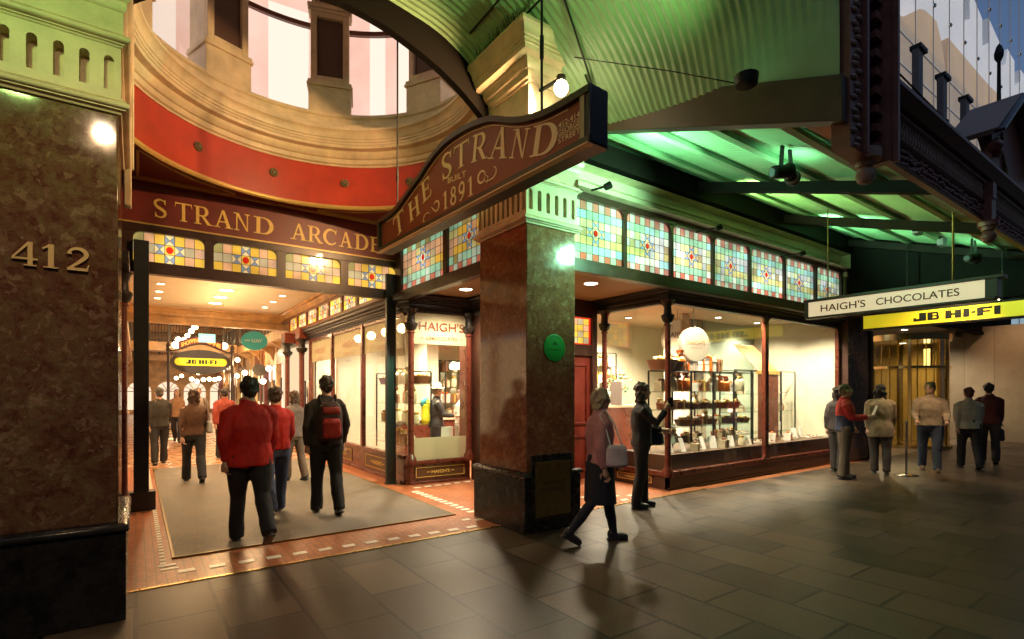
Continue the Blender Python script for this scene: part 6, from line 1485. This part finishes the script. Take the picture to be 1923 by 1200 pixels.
t_ = MB(); f_ = Fr((0, 25.975, 0), (1, 0, 0), (0, 0, 1))
def bend(a, b_): return (a, b_ + 3.28 + .34 * math.sin(math.pi * (a - p0[0]) / (2 * hw)) ** 2)
put_text(t_, f_, "SHOPPING", xm - hw * .62, xm - hw * .02, .07, .25, .006, .02, mapf=bend); put_text(t_, f_, "LANE", xm + hw * .2, xm + hw * .62, .07, .25, .006, .02, mapf=bend)
t_.build('arch_lettering', mat('orange_letters', (.9, .35, .03), .4, emit=1.0, ecol=(1, .40, .03)), o, smooth=0)
c = at(378, 680, 25.9); pl_ = MB().prism([(c[0] + 1.05 * hw * .9 * math.cos(rad(a)), 25.9, c[2] + .52 * math.sin(rad(a))) for a in range(0, 360, 12)], (0, .04, 0)).build('oval_plate', M['bronze'], sh, smooth=0)
b = MB(); b.prism([(c[0] + sx * .80 + .16 * math.cos(rad(a)) * 1, 25.87, c[2] + .16 * math.sin(rad(a))) for sx, r0 in ((1, -90), (-1, 90)) for a in range(r0, r0 + 181, 20)], (0, .03, 0)); yp = b.build('yellow_plate', M['yellow'], pl_, smooth=0)
t_ = MB(); fr2 = Fr((c[0] - .55, 25.865, c[2] - .1), (1, 0, 0), (0, 0, 1))
for ch, x, w in [('J', 0, .17), ('B', .20, .17), ('H', .46, .19), ('I', .69, .07), ('-', .79, .05), ('F', .87, .15), ('I', 1.05, .07)]: blk(BL[ch], x, w, .02, .17)
t_.build('plate_lettering', M['black'], pl_, smooth=0)
# teal oval hanging sign, exit sign
c = at(478, 640, 19.2); tv = thing('oval_hanging_sign', 'teal oval sign with cream script hung under the passage beam', 'hanging sign', c)
MB().prism([(c[0] + .40 * math.cos(rad(a)), c[1], c[2] + .31 * math.sin(rad(a))) for a in range(0, 360, 10)], (0, .05, 0)).build('oval_board', M['teal'], tv, smooth=0)
MB().tube([(c[0], c[1] + .02, c[2] + .3), (c[0], c[1] + .02, c[2] + .5)], .012, 6).build('hanger', M['bronze'], tv)
t_ = MB(); f_ = Fr((c[0], c[1] - .004, c[2]), (1, 0, 0), (0, 0, 1))
rr = random.Random(2)
def squig(x0, x1, y, a, k): 
    n = 30; pts = [(x0 + (x1 - x0) * i / n + .012 * math.sin(i * 1.1), y + a * math.sin(i * .9 + k) * (1 if i % 7 else 1.5)) for i in range(n + 1)]
    for j, q in enumerate(ribbon(pts, [.014] * (n + 1))): t_.prism([f_.p(*p) for p in q], f_.n * (.003 + j % 9 * .0002))
squig(-.10, .22, 0, .06, 0); squig(-.30, -.14, .0, .018, 1)
t_.build('script', M['white_tile'], tv, smooth=0)
c = at(389, 635, 22); tv = thing('exit_sign', 'small glowing green exit sign hung in the arcade', 'exit sign', c)
MB().box(c[0] - .26, c[0] + .26, c[1], c[1] + .08, c[2] - .15, c[2] + .15).build('exit_box', M['exit'], tv, smooth=0)
t_ = MB(); put_text(t_, Fr((c[0], c[1] - .002, c[2]), (1, 0, 0), (0, 0, 1)), "EXIT", -.17, .17, -.07, .07, .003, .01); t_.build('exit_lettering', M['white'], tv, smooth=0)
MB().tube([(c[0], c[1] + .04, c[2] + .15), (c[0], c[1] + .04, c[2] + 1.2)], .012, 6).build('hanger', M['bronze'], tv)
for px, py, Y, lab in ((488, 695, 22, 'dark round hanging plaque in front of the right arcade shops'), ):
    c = at(px, py, Y); t = thing('round_hanging_plaque', lab, 'hanging sign', c)
    MB().prism([(c[0] + .26 * math.cos(rad(a)), c[1], c[2] + .22 * math.sin(rad(a))) for a in range(0, 360, 15)], (0, .05, 0)).build('plaque_disc', M['bronze'], t, smooth=0); MB().tube([(c[0], c[1] + .02, c[2] + .2), (c[0], c[1] + .02, c[2] + .9)], .012, 6).build('hanger', M['bronze'], t)
# gold stair barrier on the left
gb_ = thing('gilt_barrier', 'low gilt iron barrier at the left side of the arcade', 'barrier', (.75, 23, 0))
b = MB(); b.bar((.2, 23, 1.05), (1.4, 23, 1.05), .05, .05); b.bar((.2, 23, .12), (1.4, 23, .12), .04, .04)
for i in range(9): b.bar((.25 + i * .14, 23, .12), (.25 + i * .14, 23, 1.05), .025, .025)
for i in range(4): b.lathe([(.07, -.01), (.09, -.01), (.09, .01), (.07, .01)], n=12, mx=Matrix.Translation((.4 + i * .28, 22.98, .6)) @ Matrix.Rotation(rad(90), 4, 'X'))
b.build('barrier_frame', M['gold'], gb_)

# ================================================================ PEOPLE
def fuse(mb, voxel, it=4, disp=None):
    me = D.meshes.new("tmp"); me.from_pydata([tuple(p) for p in mb.v], [], mb.f)
    bm = bmesh.new(); bm.from_mesh(me); bmesh.ops.recalc_face_normals(bm, faces=bm.faces[:]); bm.to_mesh(me); bm.free()
    o = D.objects.new("tmp", me); COL.objects.link(o)
    r = o.modifiers.new("r", 'REMESH'); r.mode = 'VOXEL'; r.voxel_size = voxel
    s = o.modifiers.new("s", 'SMOOTH'); s.iterations = it; s.factor = .5
    dg = bpy.context.evaluated_depsgraph_get(); dg.update()
    out = D.meshes.new_from_object(o.evaluated_get(dg)); D.objects.remove(o); D.meshes.remove(me)
    if disp:
        amp, fr_, sd, zs = disp
        no = [v.normal.copy() for v in out.vertices]
        for v, n in zip(out.vertices, no):
            p = v.co
            q = noise.fractal(Vector((p.x * fr_ + sd, p.y * fr_, p.z * fr_ * zs)), .9, 2.1, 3)
            v.co = p + n * (amp * q)
    return out
def loft(mb, rings, n=16):
    vs = []; fs = []; k = len(rings)
    for (c, rx, ry) in rings:
        for j in range(n):
            t = 2 * math.pi * j / n; cx, sx = math.cos(t), math.sin(t)
            e = .85
            vs.append((c[0] + rx * math.copysign(abs(cx) ** e, cx), c[1] + ry * math.copysign(abs(sx) ** e, sx), c[2]))
    for i in range(k - 1):
        for j in range(n): fs.append((i * n + j, i * n + (j + 1) % n, (i + 1) * n + (j + 1) % n, (i + 1) * n + j))
    fs += [tuple(range(n))[::-1], tuple(range((k - 1) * n, k * n))]
    mb.add(vs, fs)
def hand(mb, w, d, side, curl=.5):
    d = Vector(d).normalized(); up = Vector((side, 0, 0)); a = d.cross(Vector((0, 1, 0)))
    if a.length < .2: a = d.cross(Vector((0, 0, 1)))
    a = a.normalized()                      # palm normal-ish
    b = a.cross(d).normalized()             # across the knuckles
    w = Vector(w)
    mb.tube([w - d * .02, w + d * .02, w + d * .05, w + d * .085], [.024, .030, .036, .030], 10)
    for k, (o, ln) in enumerate(((-.027, .062), (-.009, .074), (.009, .070), (.026, .055))):
        p0 = w + d * .07 + b * o; c = curl + .08 * k
        d1 = (d * math.cos(c * .5) + a * math.sin(c * .5)).normalized(); d2 = (d * math.cos(c * 1.4) + a * math.sin(c * 1.4)).normalized()
        p1 = p0 + d1 * ln * .5; p2 = p1 + d2 * ln * .32; p3 = p2 + (d2 + a * .35 * c).normalized() * ln * .3
        mb.tube([p0, p1, p2, p3], [.0095, .009, .008, .006], 7)
    t0 = w + d * .025 - b * .026; t1 = t0 + (d * .6 - b * .8 + a * .3).normalized() * .04; t2 = t1 + (d * .9 - b * .25 + a * .4).normalized() * .034
    mb.tube([t0, t1, t2], [.012, .0105, .0075], 7)
def mesh_obj(name, me, mats, parent):
    for q in (mats if isinstance(mats, (list, tuple)) else [mats]): me.materials.append(q)
    me.name = name; me.shade_smooth(); o = D.objects.new(name, me); COL.objects.link(o); o.parent = parent; ORG[o.name] = Vector(); return o
def append_mb(me, mb):
    bm = bmesh.new(); bm.from_mesh(me)
    vs = [bm.verts.new(tuple(p)) for p in mb.v]
    for f in mb.f:
        try: bm.faces.new([vs[i] for i in f])
        except ValueError: pass
    bm.to_mesh(me); bm.free()
SKINM = [mat('skin_fair', (.55, .32, .22), .5, var=.08, vscale=20), mat('skin_tan', (.40, .21, .13), .5, var=.08, vscale=20)]
def cloth(name, c): return mat(name, c, .78, var=.22, vscale=6, bump=.25, bscale=90)
def person(label, x, y, rz, H=1.74, top=(.3, .02, .02), bot=(.02, .02, .025), shoe=(.02, .018, .016), hair=(.03, .02, .015), skin=0, bulk=1.0, hem=.86,
           legs=((14, 6), (-16, 22)), arms=((-14, 8, 15), (16, 8, 20)), hair_len=0, lean=0., head_yaw=0., skirt=False, female=False, top2=None, z0=0., head_pitch=0):
    """legs: (thigh forward deg, knee bend) left,right; arms: (forward, out, elbow) left,right"""
    t = thing('person', label, 'person', (x, y, z0), local=True, rz=rad(rz))
    s = H / 1.74; sh = (.150 if female else .168) * (1 + (bulk - 1) * .8); hp = .095
    L = []
    for (th, kb), sx in zip(legs, (-1, 1)):
        a = rad(th); b_ = rad(th - kb)
        hipp = Vector((sx * hp, 0, .93)); kn = hipp + Vector((sx * .01, math.sin(a), -math.cos(a))) * .43; an = kn + Vector((0, math.sin(b_), -math.cos(b_))) * .41
        L.append((hipp, kn, an, b_))
    low = min(l[2].z - .085 - max(0, -math.sin(l[3])) * .06 for l in L); dz = -low
    def V(p): return Vector((p[0] * s, p[1] * s, (p[2] + dz) * s))
    L = [(V(a), V(b_), V(c), d) for a, b_, c, d in L]
    ln = math.tan(rad(lean))
    def T(z, yy=0): return (0, (yy + (z - .95) * ln) * s, (z + dz) * s)
    A = []
    for (fw, ou, el), sx in zip(arms, (-1, 1)):
        S0 = Vector((sx * sh, (1.385 - .95) * ln, 1.385)); a, o_ = rad(fw), rad(ou)
        e = S0 + Vector((sx * math.sin(o_), math.sin(a) * math.cos(o_), -math.cos(a) * math.cos(o_))) * .285
        a2 = a + rad(el); w = e + Vector((-sx * .10 * math.sin(rad(el)), math.sin(a2), -math.cos(a2))).normalized() * .25
        A.append((V(S0), V(e), V(w), (w - e).normalized(), sx))
    B = bulk
    hz = 1.615; hy = (hz - .95) * ln + .015
    tor = [(.84, .145, .105), (.93, .165 * B, .115 * B), (1.05, (.135 if female else .15) * B, .098 * B), (1.22, .158 * B, .112 * B), (1.34, .158 * B, .108), (1.395, .128, .088), (1.43, .095, .072), (1.47, .065, .062), (1.50, .056, .056)]
    # body: one continuous skin
    bd = MB(); loft(bd, [(T(z), rx * s, ry * s) for z, rx, ry in tor])
    hd = MB()
    hd.ell((0, 0, .02), (.076, .094, .098), 16, 12); hd.ell((0, .026, -.045), (.058, .066, .073), 14, 10); hd.ell((0, .055, -.092), (.026, .024, .02), 10, 6)
    hd.ell((0, .098, -.018), (.012, .019, .024), 8, 6); hd.ell((0, .088, .02), (.045, .012, .012), 8, 5)
    for q in (-1, 1): hd.ell((q * .078, -.004, -.012), (.012, .022, .034), 8, 6)
    RM = Matrix.Translation((0, hy * s, (hz + dz) * s)) @ Matrix.Rotation(rad(head_yaw), 4, 'Z') @ Matrix.Rotation(rad(-head_pitch), 4, 'X') @ Matrix.Scale(s, 4)
    bd.add(hd.v, hd.f, 0, RM)
    bd.tube([T(1.44), T(1.52, .005), T(1.58, .01)], [.062 * s, .056 * s, .056 * s], 12)
    for h_, k_, a_, _ in L: bd.tube([h_ + Vector((0, 0, .03)), h_ * .5 + k_ * .5, k_, k_ * .6 + a_ * .4, a_], [.075 * s, .060 * s, .046 * s, .045 * s, .034 * s], 12)
    for S0, e, w, d, sx in A: bd.tube([S0 - Vector((sx * .06, 0, -.015)), S0, S0 * .5 + e * .5, e, e * .6 + w * .4, w, w + d * .02], [.042 * s, .046 * s, .042 * s, .036 * s, .034 * s, .025 * s, .025 * s], 10)
    me = fuse(bd, .0105, 3)
    hm = MB()
    for S0, e, w, d, sx in A: hand(hm, w, d, sx, .75)
    append_mb(me, hm)
    body = mesh_obj('body', me, SKINM[skin], t)
    ey = MB()
    for q in (-1, 1): ey.ell((q * .029, .087, .004), (.012, .008, .0075), 8, 6, 0); ey.ell((q * .029, .0935, .004), (.0055, .004, .0055), 8, 6, 1); ey.ell((q * .03, .092, .024), (.018, .006, .004), 8, 5, 1)
    e2 = MB(); e2.add(ey.v, ey.f, 0, RM); e2.m = list(ey.m)
    e2.build('eyes', [M['white'], M['black']], t)
    lp = MB(); lp.ell((0, .088, -.060), (.022, .010, .007), 10, 6); l2 = MB(); l2.add(lp.v, lp.f, 0, RM); l2.build('lips', mat('lips', (.40, .13, .11), .45) if 'lips' not in D.materials else D.materials['lips'], t)
    # hair
    if hair:
        hb = MB(); hb.ell((0, -.016, .038), (.087, .100, .092), 16, 12); hb.ell((0, -.05, -.01), (.076, .062, .08), 14, 10)
        if hair_len > 0:
            for q in (-1, 0, 1): hb.ell((q * .055, -.035 - .02 * (q == 0), -.04 - hair_len * .5), (.045, .05, .06 + hair_len), 12, 8)
        h2 = MB(); h2.add(hb.v, hb.f, 0, RM)
        mesh_obj('hair', fuse(h2, .011, 2, (.02 + (.012 if hair_len else 0), 22, x * 3, .7)), mat('hair', hair, .5, var=.4, vscale=60, bump=.5, bscale=150), t)
    # trousers / skirt
    tr = MB(); g = .022
    if skirt:
        loft(tr, [(T(z), rx * s, ry * s) for z, rx, ry in [(.48, .21, .17), (.7, .20, .155), (.92, .185 * B, .14 * B), (1.04, .155 * B, .115 * B)]])
    else:
        loft(tr, [(T(z), rx * s, ry * s) for z, rx, ry in [(.80, .15, .115), (.90, .18 * B, .13 * B), (1.0, .168 * B, .12 * B), (1.06, .155 * B, .112 * B)]])
    if not skirt or True:
        for h_, k_, a_, _ in L:
            r_ = [.108 * B, .094 * B, .078, .076, .072] if not skirt else [.09, .08, .06, .058, .044]
            a2 = a_ + (a_ - k_).normalized() * .035 * s
            tr.tube([h_ + Vector((0, 0, .02)), h_ * .5 + k_ * .5, k_, k_ * .5 + a_ * .5, a2], [q * s for q in r_], 14)
    mesh_obj('skirt' if skirt else 'trousers', fuse(tr, .014, 4, (.010, 8, x, .45)), cloth('trouser_cloth', bot), t)
    # jacket
    jk = MB()
    rr = [(hem, .192 * B, .146 * B)] + ([(.93, .19 * B, .142 * B)] if hem < .88 else []) + [(z, rx + .028, ry + .027) for z, rx, ry in tor if max(hem + .04, .96) < z < 1.41]
    rr += [(1.435, .105, .088), (1.475, .078, .074), (1.50, .072, .07)]
    loft(jk, [(T(z), rx * s, ry * s) for z, rx, ry in rr])
    for S0, e, w, d, sx in A: jk.tube([S0 - Vector((sx * .085, 0, -.03)), S0 - Vector((sx * .03, 0, -.004)), S0 + Vector((sx * .012, 0, -.03)), S0 * .5 + e * .5, e, e * .5 + w * .5, w - d * .015], [.048 * s, .062 * s, .068 * s * B, .064 * s * B, .056 * s * B, .050 * s, .044 * s], 14)
    jm = fuse(jk, .013, 4, (.017, 7, x * 2 + 5, .55))
    ms = [cloth('jacket_cloth', top)]
    jo = mesh_obj('jacket', jm, ms, t)
    if top2:
        jm.materials.append(cloth('jacket_cloth_second', top2))
        zc = (1.16 + dz) * s
        for p in jm.polygons:
            c = p.center
            if c.z < zc and abs(c.x) < .2 * s: p.material_index = 1
    # shoes
    for h_, k_, a_, b2 in L:
        pit = max(-.2, min(.9, -b2 * .8)) if a_.z > .10 * s else 0
        sb_ = MB(); sb_.ell((0, .055, -.045), (.045, .125, .045), 12, 8); sb_.ell((0, -.02, -.015), (.044, .055, .06), 12, 8); sb_.box(-.042, .042, -.075, .165, -.085, -.065)
        mx = Matrix.Translation(a_) @ Matrix.Rotation(-pit, 4, 'X') @ Matrix.Scale(s, 4)
        s2 = MB(); s2.add(sb_.v, sb_.f, 0, mx); mesh_obj('shoe', fuse(s2, .009, 2), mat('shoe_leather', shoe, .45), t)
    t['_a'] = 0; del t['_a']
    return t, dict(A=A, T=T, s=s, RM=RM, t=t)
def held(name, label, cat, info, group=None):
    p = info['t']; o = thing(name, label, cat, p.location, group, local=True, rz=p.rotation_euler.z); return o

p, I = person('man in a loose red jacket and dark trousers walking in across the mat', .98, 6.15, 3, 1.77, top=(.48, .012, .010), bot=(.012, .012, .018), hair=(.02, .014, .01), bulk=1.16, legs=((10, 4), (-14, 26)), arms=((-10, 11, 14), (14, 12, 16)), hem=.82)
p, I = person('person in red top and blue jeans just ahead of the man in red jacket', 1.47, 7.35, 0, 1.68, top=(.42, .016, .014), bot=(.05, .075, .15), shoe=(.4, .37, .33), hair=(.05, .03, .018), legs=((-12, 20), (14, 5)), hem=.9, bulk=1.0)
p, I = person('man in a black jacket and black trousers walking away with a red backpack', 2.03, 7.02, -4, 1.82, top=(.018, .017, .017), bot=(.010, .010, .011), hair=(.018, .013, .010), bulk=1.04, legs=((8, 4), (-9, 16)), arms=((-8, 12, 20), (10, 13, 10)), hem=.86)
bp = held('backpack', 'red and black backpack worn by the man in the black jacket', 'backpack', I)
s = I['s']; T = I['T']
b = MB(); c = T(1.17, -.21); loft(b, [((0, c[1] - .0, c[2] - .24), .13, .055), ((0, c[1] - .01, c[2] - .2), .155, .085), ((0, c[1] - .015, c[2] + .05), .15, .09), ((0, c[1], c[2] + .20), .125, .075), ((0, c[1] + .02, c[2] + .25), .08, .05)])
mesh_obj('pack_body', fuse(b, .012, 3, (.01, 10, 3, 1)), cloth('pack_black', (.03, .012, .012)), bp)
b = MB(); loft(b, [((0, c[1] - .085, c[2] - .2), .10, .04), ((0, c[1] - .10, c[2] - .17), .115, .05), ((0, c[1] - .10, c[2] + .0), .11, .05), ((0, c[1] - .085, c[2] + .05), .09, .03)])
mesh_obj('front_pocket', fuse(b, .01, 2, (.008, 12, 9, 1)), cloth('pack_red', (.30, .02, .018)), bp)
b = MB(); loft(b, [((0, c[1] - .07, c[2] + .10), .10, .035), ((0, c[1] - .075, c[2] + .14), .11, .04), ((0, c[1] - .06, c[2] + .19), .10, .035)]); mesh_obj('top_pocket', fuse(b, .01, 2), cloth('pack_red_two', (.26, .03, .025)), bp)
b = MB()
for q in (-1, 1): b.tube([(q * .09, c[1] + .06, c[2] + .22), (q * .10, c[1] + .16, T(1.49)[2]), (q * .11, c[1] + .33, T(1.40)[2]), (q * .13, c[1] + .36, T(1.2)[2]), (q * .15, c[1] + .2, T(1.0)[2]), (q * .12, c[1] + .05, c[2] - .2)], .016, 6)
b.build('strap', M['black'], bp)
p, I = person('woman in brown jacket and black leggings walking in with a pale shoulder bag', .83, 10.8, 2, 1.66, top=(.10, .045, .022), bot=(.012, .011, .011), hair=(.06, .028, .014), hair_len=.04, female=True, legs=((15, 6), (-13, 20)), hem=.9)
hb = held('shoulder_bag', 'pale striped bag carried over the shoulder of the woman in brown', 'bag', I)
b = MB(); loft(b, [((.24, .02, .86), .05, .10), ((.24, .02, .88), .06, .12), ((.24, .02, 1.05), .05, .11), ((.24, .02, 1.08), .03, .09)]); mesh_obj('bag_body', fuse(b, .012, 3), cloth('bag_pale', (.42, .40, .38)), hb); MB().tube([(.24, .1, 1.05), (.17, .06, 1.40), (.15, -.02, 1.46), (.19, -.07, 1.36), (.24, -.06, 1.05)], .012, 6).build('strap', M['awn_grey'], hb)
person('person in a dark coat walking close to the left gate post', .42, 13.9, 5, 1.70, top=(.03, .025, .02), bot=(.015, .014, .014), hair=(.06, .05, .04), legs=((-8, 12), (12, 5)))
p, I = person('person in pale top carrying a white plastic bag between red and black jackets', 2.30, 9.9, 20, 1.62, top=(.16, .11, .10), bot=(.12, .07, .05), hair=(.10, .05, .03), legs=((8, 5), (-8, 12)), arms=((10, 30, 40), (20, 25, 60)), hair_len=.03, female=True)
wb = held('plastic_bag', 'white plastic shopping bag carried between the two walking men', 'bag', I)
b = MB(); w = I['A'][1][2]; loft(b, [((w.x, w.y + .06, w.z - .36), .09, .06), ((w.x, w.y + .06, w.z - .32), .13, .09), ((w.x, w.y + .06, w.z - .15), .11, .08), ((w.x, w.y + .06, w.z - .02), .03, .03)]); mesh_obj('bag_body', fuse(b, .012, 2, (.02, 12, 1, 1)), cloth('plastic_white', (.62, .54, .50)), wb)
person('far person in a red brown top in the middle of the arcade', 1.72, 14.2, 0, 1.70, top=(.30, .05, .03), bot=(.03, .03, .035), hair=(.03, .02, .015))
person('far person in a grey shirt facing out of the arcade', 1.45, 17.5, 180, 1.72, top=(.28, .24, .22), bot=(.05, .05, .07), hair=(.04, .03, .02))
person('far person in a tan coat near the gilt barrier', 1.05, 19.5, 170, 1.68, top=(.32, .18, .10), bot=(.03, .025, .03), hair=(.08, .045, .025), hair_len=.05, female=True)
person('far person in black beside the right hand arcade shops', 3.1, 20.0, 10, 1.72, top=(.03, .03, .03), bot=(.02, .02, .02), hair=(.02, .015, .01))
# pavement
p, I = person('blonde woman in a pink cardigan and dark skirt walking past the corner pillar', 3.98, 3.98, -118, 1.66, top=(.50, .22, .21), bot=(.016, .015, .022), hair=(.45, .34, .20), hair_len=.02, female=True, skirt=True, legs=((16, 6), (-15, 22)), arms=((14, 8, 25), (-12, 8, 25)), hem=.92, shoe=(.02, .016, .016), bulk=1.04)
hb = held('shoulder_bag', 'white bag hanging at the side of the blonde woman in pink', 'bag', I)
b = MB(); loft(b, [((.26, .10, .84), .04, .10), ((.26, .10, .86), .055, .12), ((.25, .10, 1.02), .045, .11), ((.24, .10, 1.06), .03, .08)]); mesh_obj('bag_body', fuse(b, .012, 3), cloth('bag_white', (.60, .46, .44)), hb); MB().tube([(.24, .16, 1.05), (.19, .09, 1.28), (.12, .02, 1.42), (.16, -.05, 1.36), (.23, .0, 1.2), (.24, .04, 1.05)], .008, 6).build('strap', M['white'], hb)
p, I = person('woman in black standing at the shop window holding a phone to her face', 5.66, 4.86, -132, 1.72, top=(.012, .011, .012), bot=(.022, .017, .016), hair=(.055, .03, .02), hair_len=.05, female=True, legs=((4, 3), (-3, 5)), arms=((12, 6, 70), (38, 10, 112)), hem=.86)
hb = held('handbag', 'dark blue handbag hanging from the arm of the woman in black', 'handbag', I)
b = MB(); loft(b, [((-.24, .16, .84), .06, .15), ((-.24, .16, .87), .075, .19), ((-.24, .16, 1.0), .06, .17), ((-.24, .16, 1.06), .03, .12)]); mesh_obj('bag_body', fuse(b, .012, 3), mat('bag_blue', (.016, .03, .045), .4), hb); MB().tube([(-.24, .06, 1.05), (-.24, .08, 1.2), (-.24, .17, 1.26), (-.24, .25, 1.2), (-.24, .27, 1.05)], .011, 6).build('strap', M['black'], hb)
w = I['A'][1][2] + I['A'][1][3] * .09; ph = held('mobile_phone', 'small lit mobile phone held up by the woman in black', 'phone', I)
b = MB(); b.box(w.x - .006, w.x + .006, w.y - .015, w.y + .055, w.z - .05, w.z + .08); b.build('phone_case', M['black'], ph, bevel=.004); b = MB(); b.box(w.x - .0075, w.x - .006, w.y - .01, w.y + .05, w.z - .04, w.z + .07); b.build('phone_screen', emat('screen_green', (.2, .9, .5), 1.2), ph, smooth=0)
p, I = person('man in red and navy jacket reading a paper at the shop window end', 10.55, 4.30, -150, 1.74, top=(.50, .03, .03), top2=(.03, .04, .09), bot=(.10, .075, .055), hair=(.14, .10, .07), legs=((3, 3), (-2, 4)), arms=((22, 6, 72), (20, 6, 76)), hem=.88, bulk=1.12, head_pitch=-12)
w = I['A'][0][2] + I['A'][0][3] * .10; bk = held('folded_paper', 'white folded paper held by the man in red and navy', 'paper', I); MB().prism([(w.x - .0, w.y - .03, w.z - .03), (w.x + .20, w.y - .03, w.z - .03), (w.x + .20, w.y + .05, w.z + .20), (w.x, w.y + .05, w.z + .20)], (0, .012, -.004)).build('paper_sheet', M['white'], bk, smooth=0)
person('dark haired person in a dark coat behind the man reading a paper', 11.35, 4.75, -100, 1.70, top=(.03, .022, .022), bot=(.03, .025, .025), hair=(.02, .012, .01), hair_len=.04, female=True, legs=((4, 3), (-4, 5)))
person('person with black hair in a wide beige coat standing with their back to the street', 11.75, 4.16, -70, 1.74, top=(.30, .24, .16), bot=(.05, .04, .035), hair=(.010, .008, .008), hair_len=.05, female=True, bulk=1.15, hem=.72, legs=((4, 3), (-5, 6)))
person('man in beige pullover and blue jeans standing with legs apart', 12.95, 3.72, 112, 1.80, top=(.30, .22, .15), bot=(.035, .045, .08), hair=(.16, .13, .11), bulk=1.12, hem=.90, legs=((10, 4), (-12, 6)), arms=((10, 12, 50), (12, 12, 50)), shoe=(.10, .06, .04), head_yaw=-25)
person('person in a pale cream jacket and dark trousers near the lobby wall', 14.15, 3.40, -60, 1.70, top=(.50, .42, .34), bot=(.03, .022, .022), hair=(.10, .03, .02), bulk=1.1, legs=((12, 5), (-10, 16)))
p, I = person('man in a dark maroon jacket walking towards the lobby wall with a bag', 15.5, 3.38, -75, 1.80, top=(.08, .012, .010), bot=(.03, .02, .02), hair=(.03, .02, .015), legs=((10, 5), (-10, 14)))
hb = held('carry_bag', 'dark carry bag in the hand of the man in maroon', 'bag', I)
w = I['A'][1][2] + I['A'][1][3] * .1; b = MB(); loft(b, [((w.x, w.y, w.z - .36), .06, .16), ((w.x, w.y, w.z - .32), .08, .19), ((w.x, w.y, w.z - .12), .07, .17), ((w.x, w.y, w.z - .09), .04, .14)]); mesh_obj('bag_body', fuse(b, .014, 3), cloth('bag_dark', (.04, .03, .035)), hb); MB().tube([(w.x, w.y - .1, w.z - .1), (w.x, w.y - .06, w.z - .01), (w.x, w.y + .06, w.z - .01), (w.x, w.y + .1, w.z - .1)], .01, 6).build('strap', M['black'], hb)
# inside the shop
p, I = person('man in a white sun hat and dark jacket at the counter inside the corner shop', 5.05, 9.75, -112, 1.74, top=(.03, .026, .026), bot=(.02, .02, .022), hair=(.2, .17, .15), legs=((2, 2), (-2, 3)), arms=((20, 6, 65), (24, 6, 60)), bulk=1.1)
ht = held('sun_hat', 'white wide brimmed sun hat on the man inside the shop', 'hat', I)
b = MB(); b.add(*(lambda q: (q.v, q.f))(MB().lathe([(.17, .055), (.10, .075), (.095, .14), (.06, .165), (.0, .17)], n=20)), 0, I['RM']); b.build('hat_shell', M['white'], ht)
bp = held('backpack', 'bright yellow and teal backpack on the man with the sun hat', 'backpack', I)
c = I['T'](1.2, -.22); b = MB(); loft(b, [((0, c[1], c[2] - .26), .12, .06), ((0, c[1], c[2] - .2), .15, .095), ((0, c[1], c[2] + .12), .14, .09), ((0, c[1] + .02, c[2] + .24), .09, .05)]); mesh_obj('pack_body', fuse(b, .012, 3), cloth('pack_yellow', (.75, .80, .04)), bp)
b = MB(); loft(b, [((0, c[1] - .04, c[2] + .10), .12, .07), ((0, c[1] - .03, c[2] + .2), .13, .075), ((0, c[1], c[2] + .27), .08, .04)]); mesh_obj('pack_lid', fuse(b, .012, 3), cloth('pack_teal', (.04, .30, .32)), bp)
person('shop assistant in a white blouse and grey trousers inside the corner shop', 5.62, 9.7, 30, 1.66, top=(.66, .60, .50), bot=(.30, .27, .22), hair=(.09, .05, .03), hair_len=.0, female=True, legs=((3, 3), (-3, 4)), hem=.98)
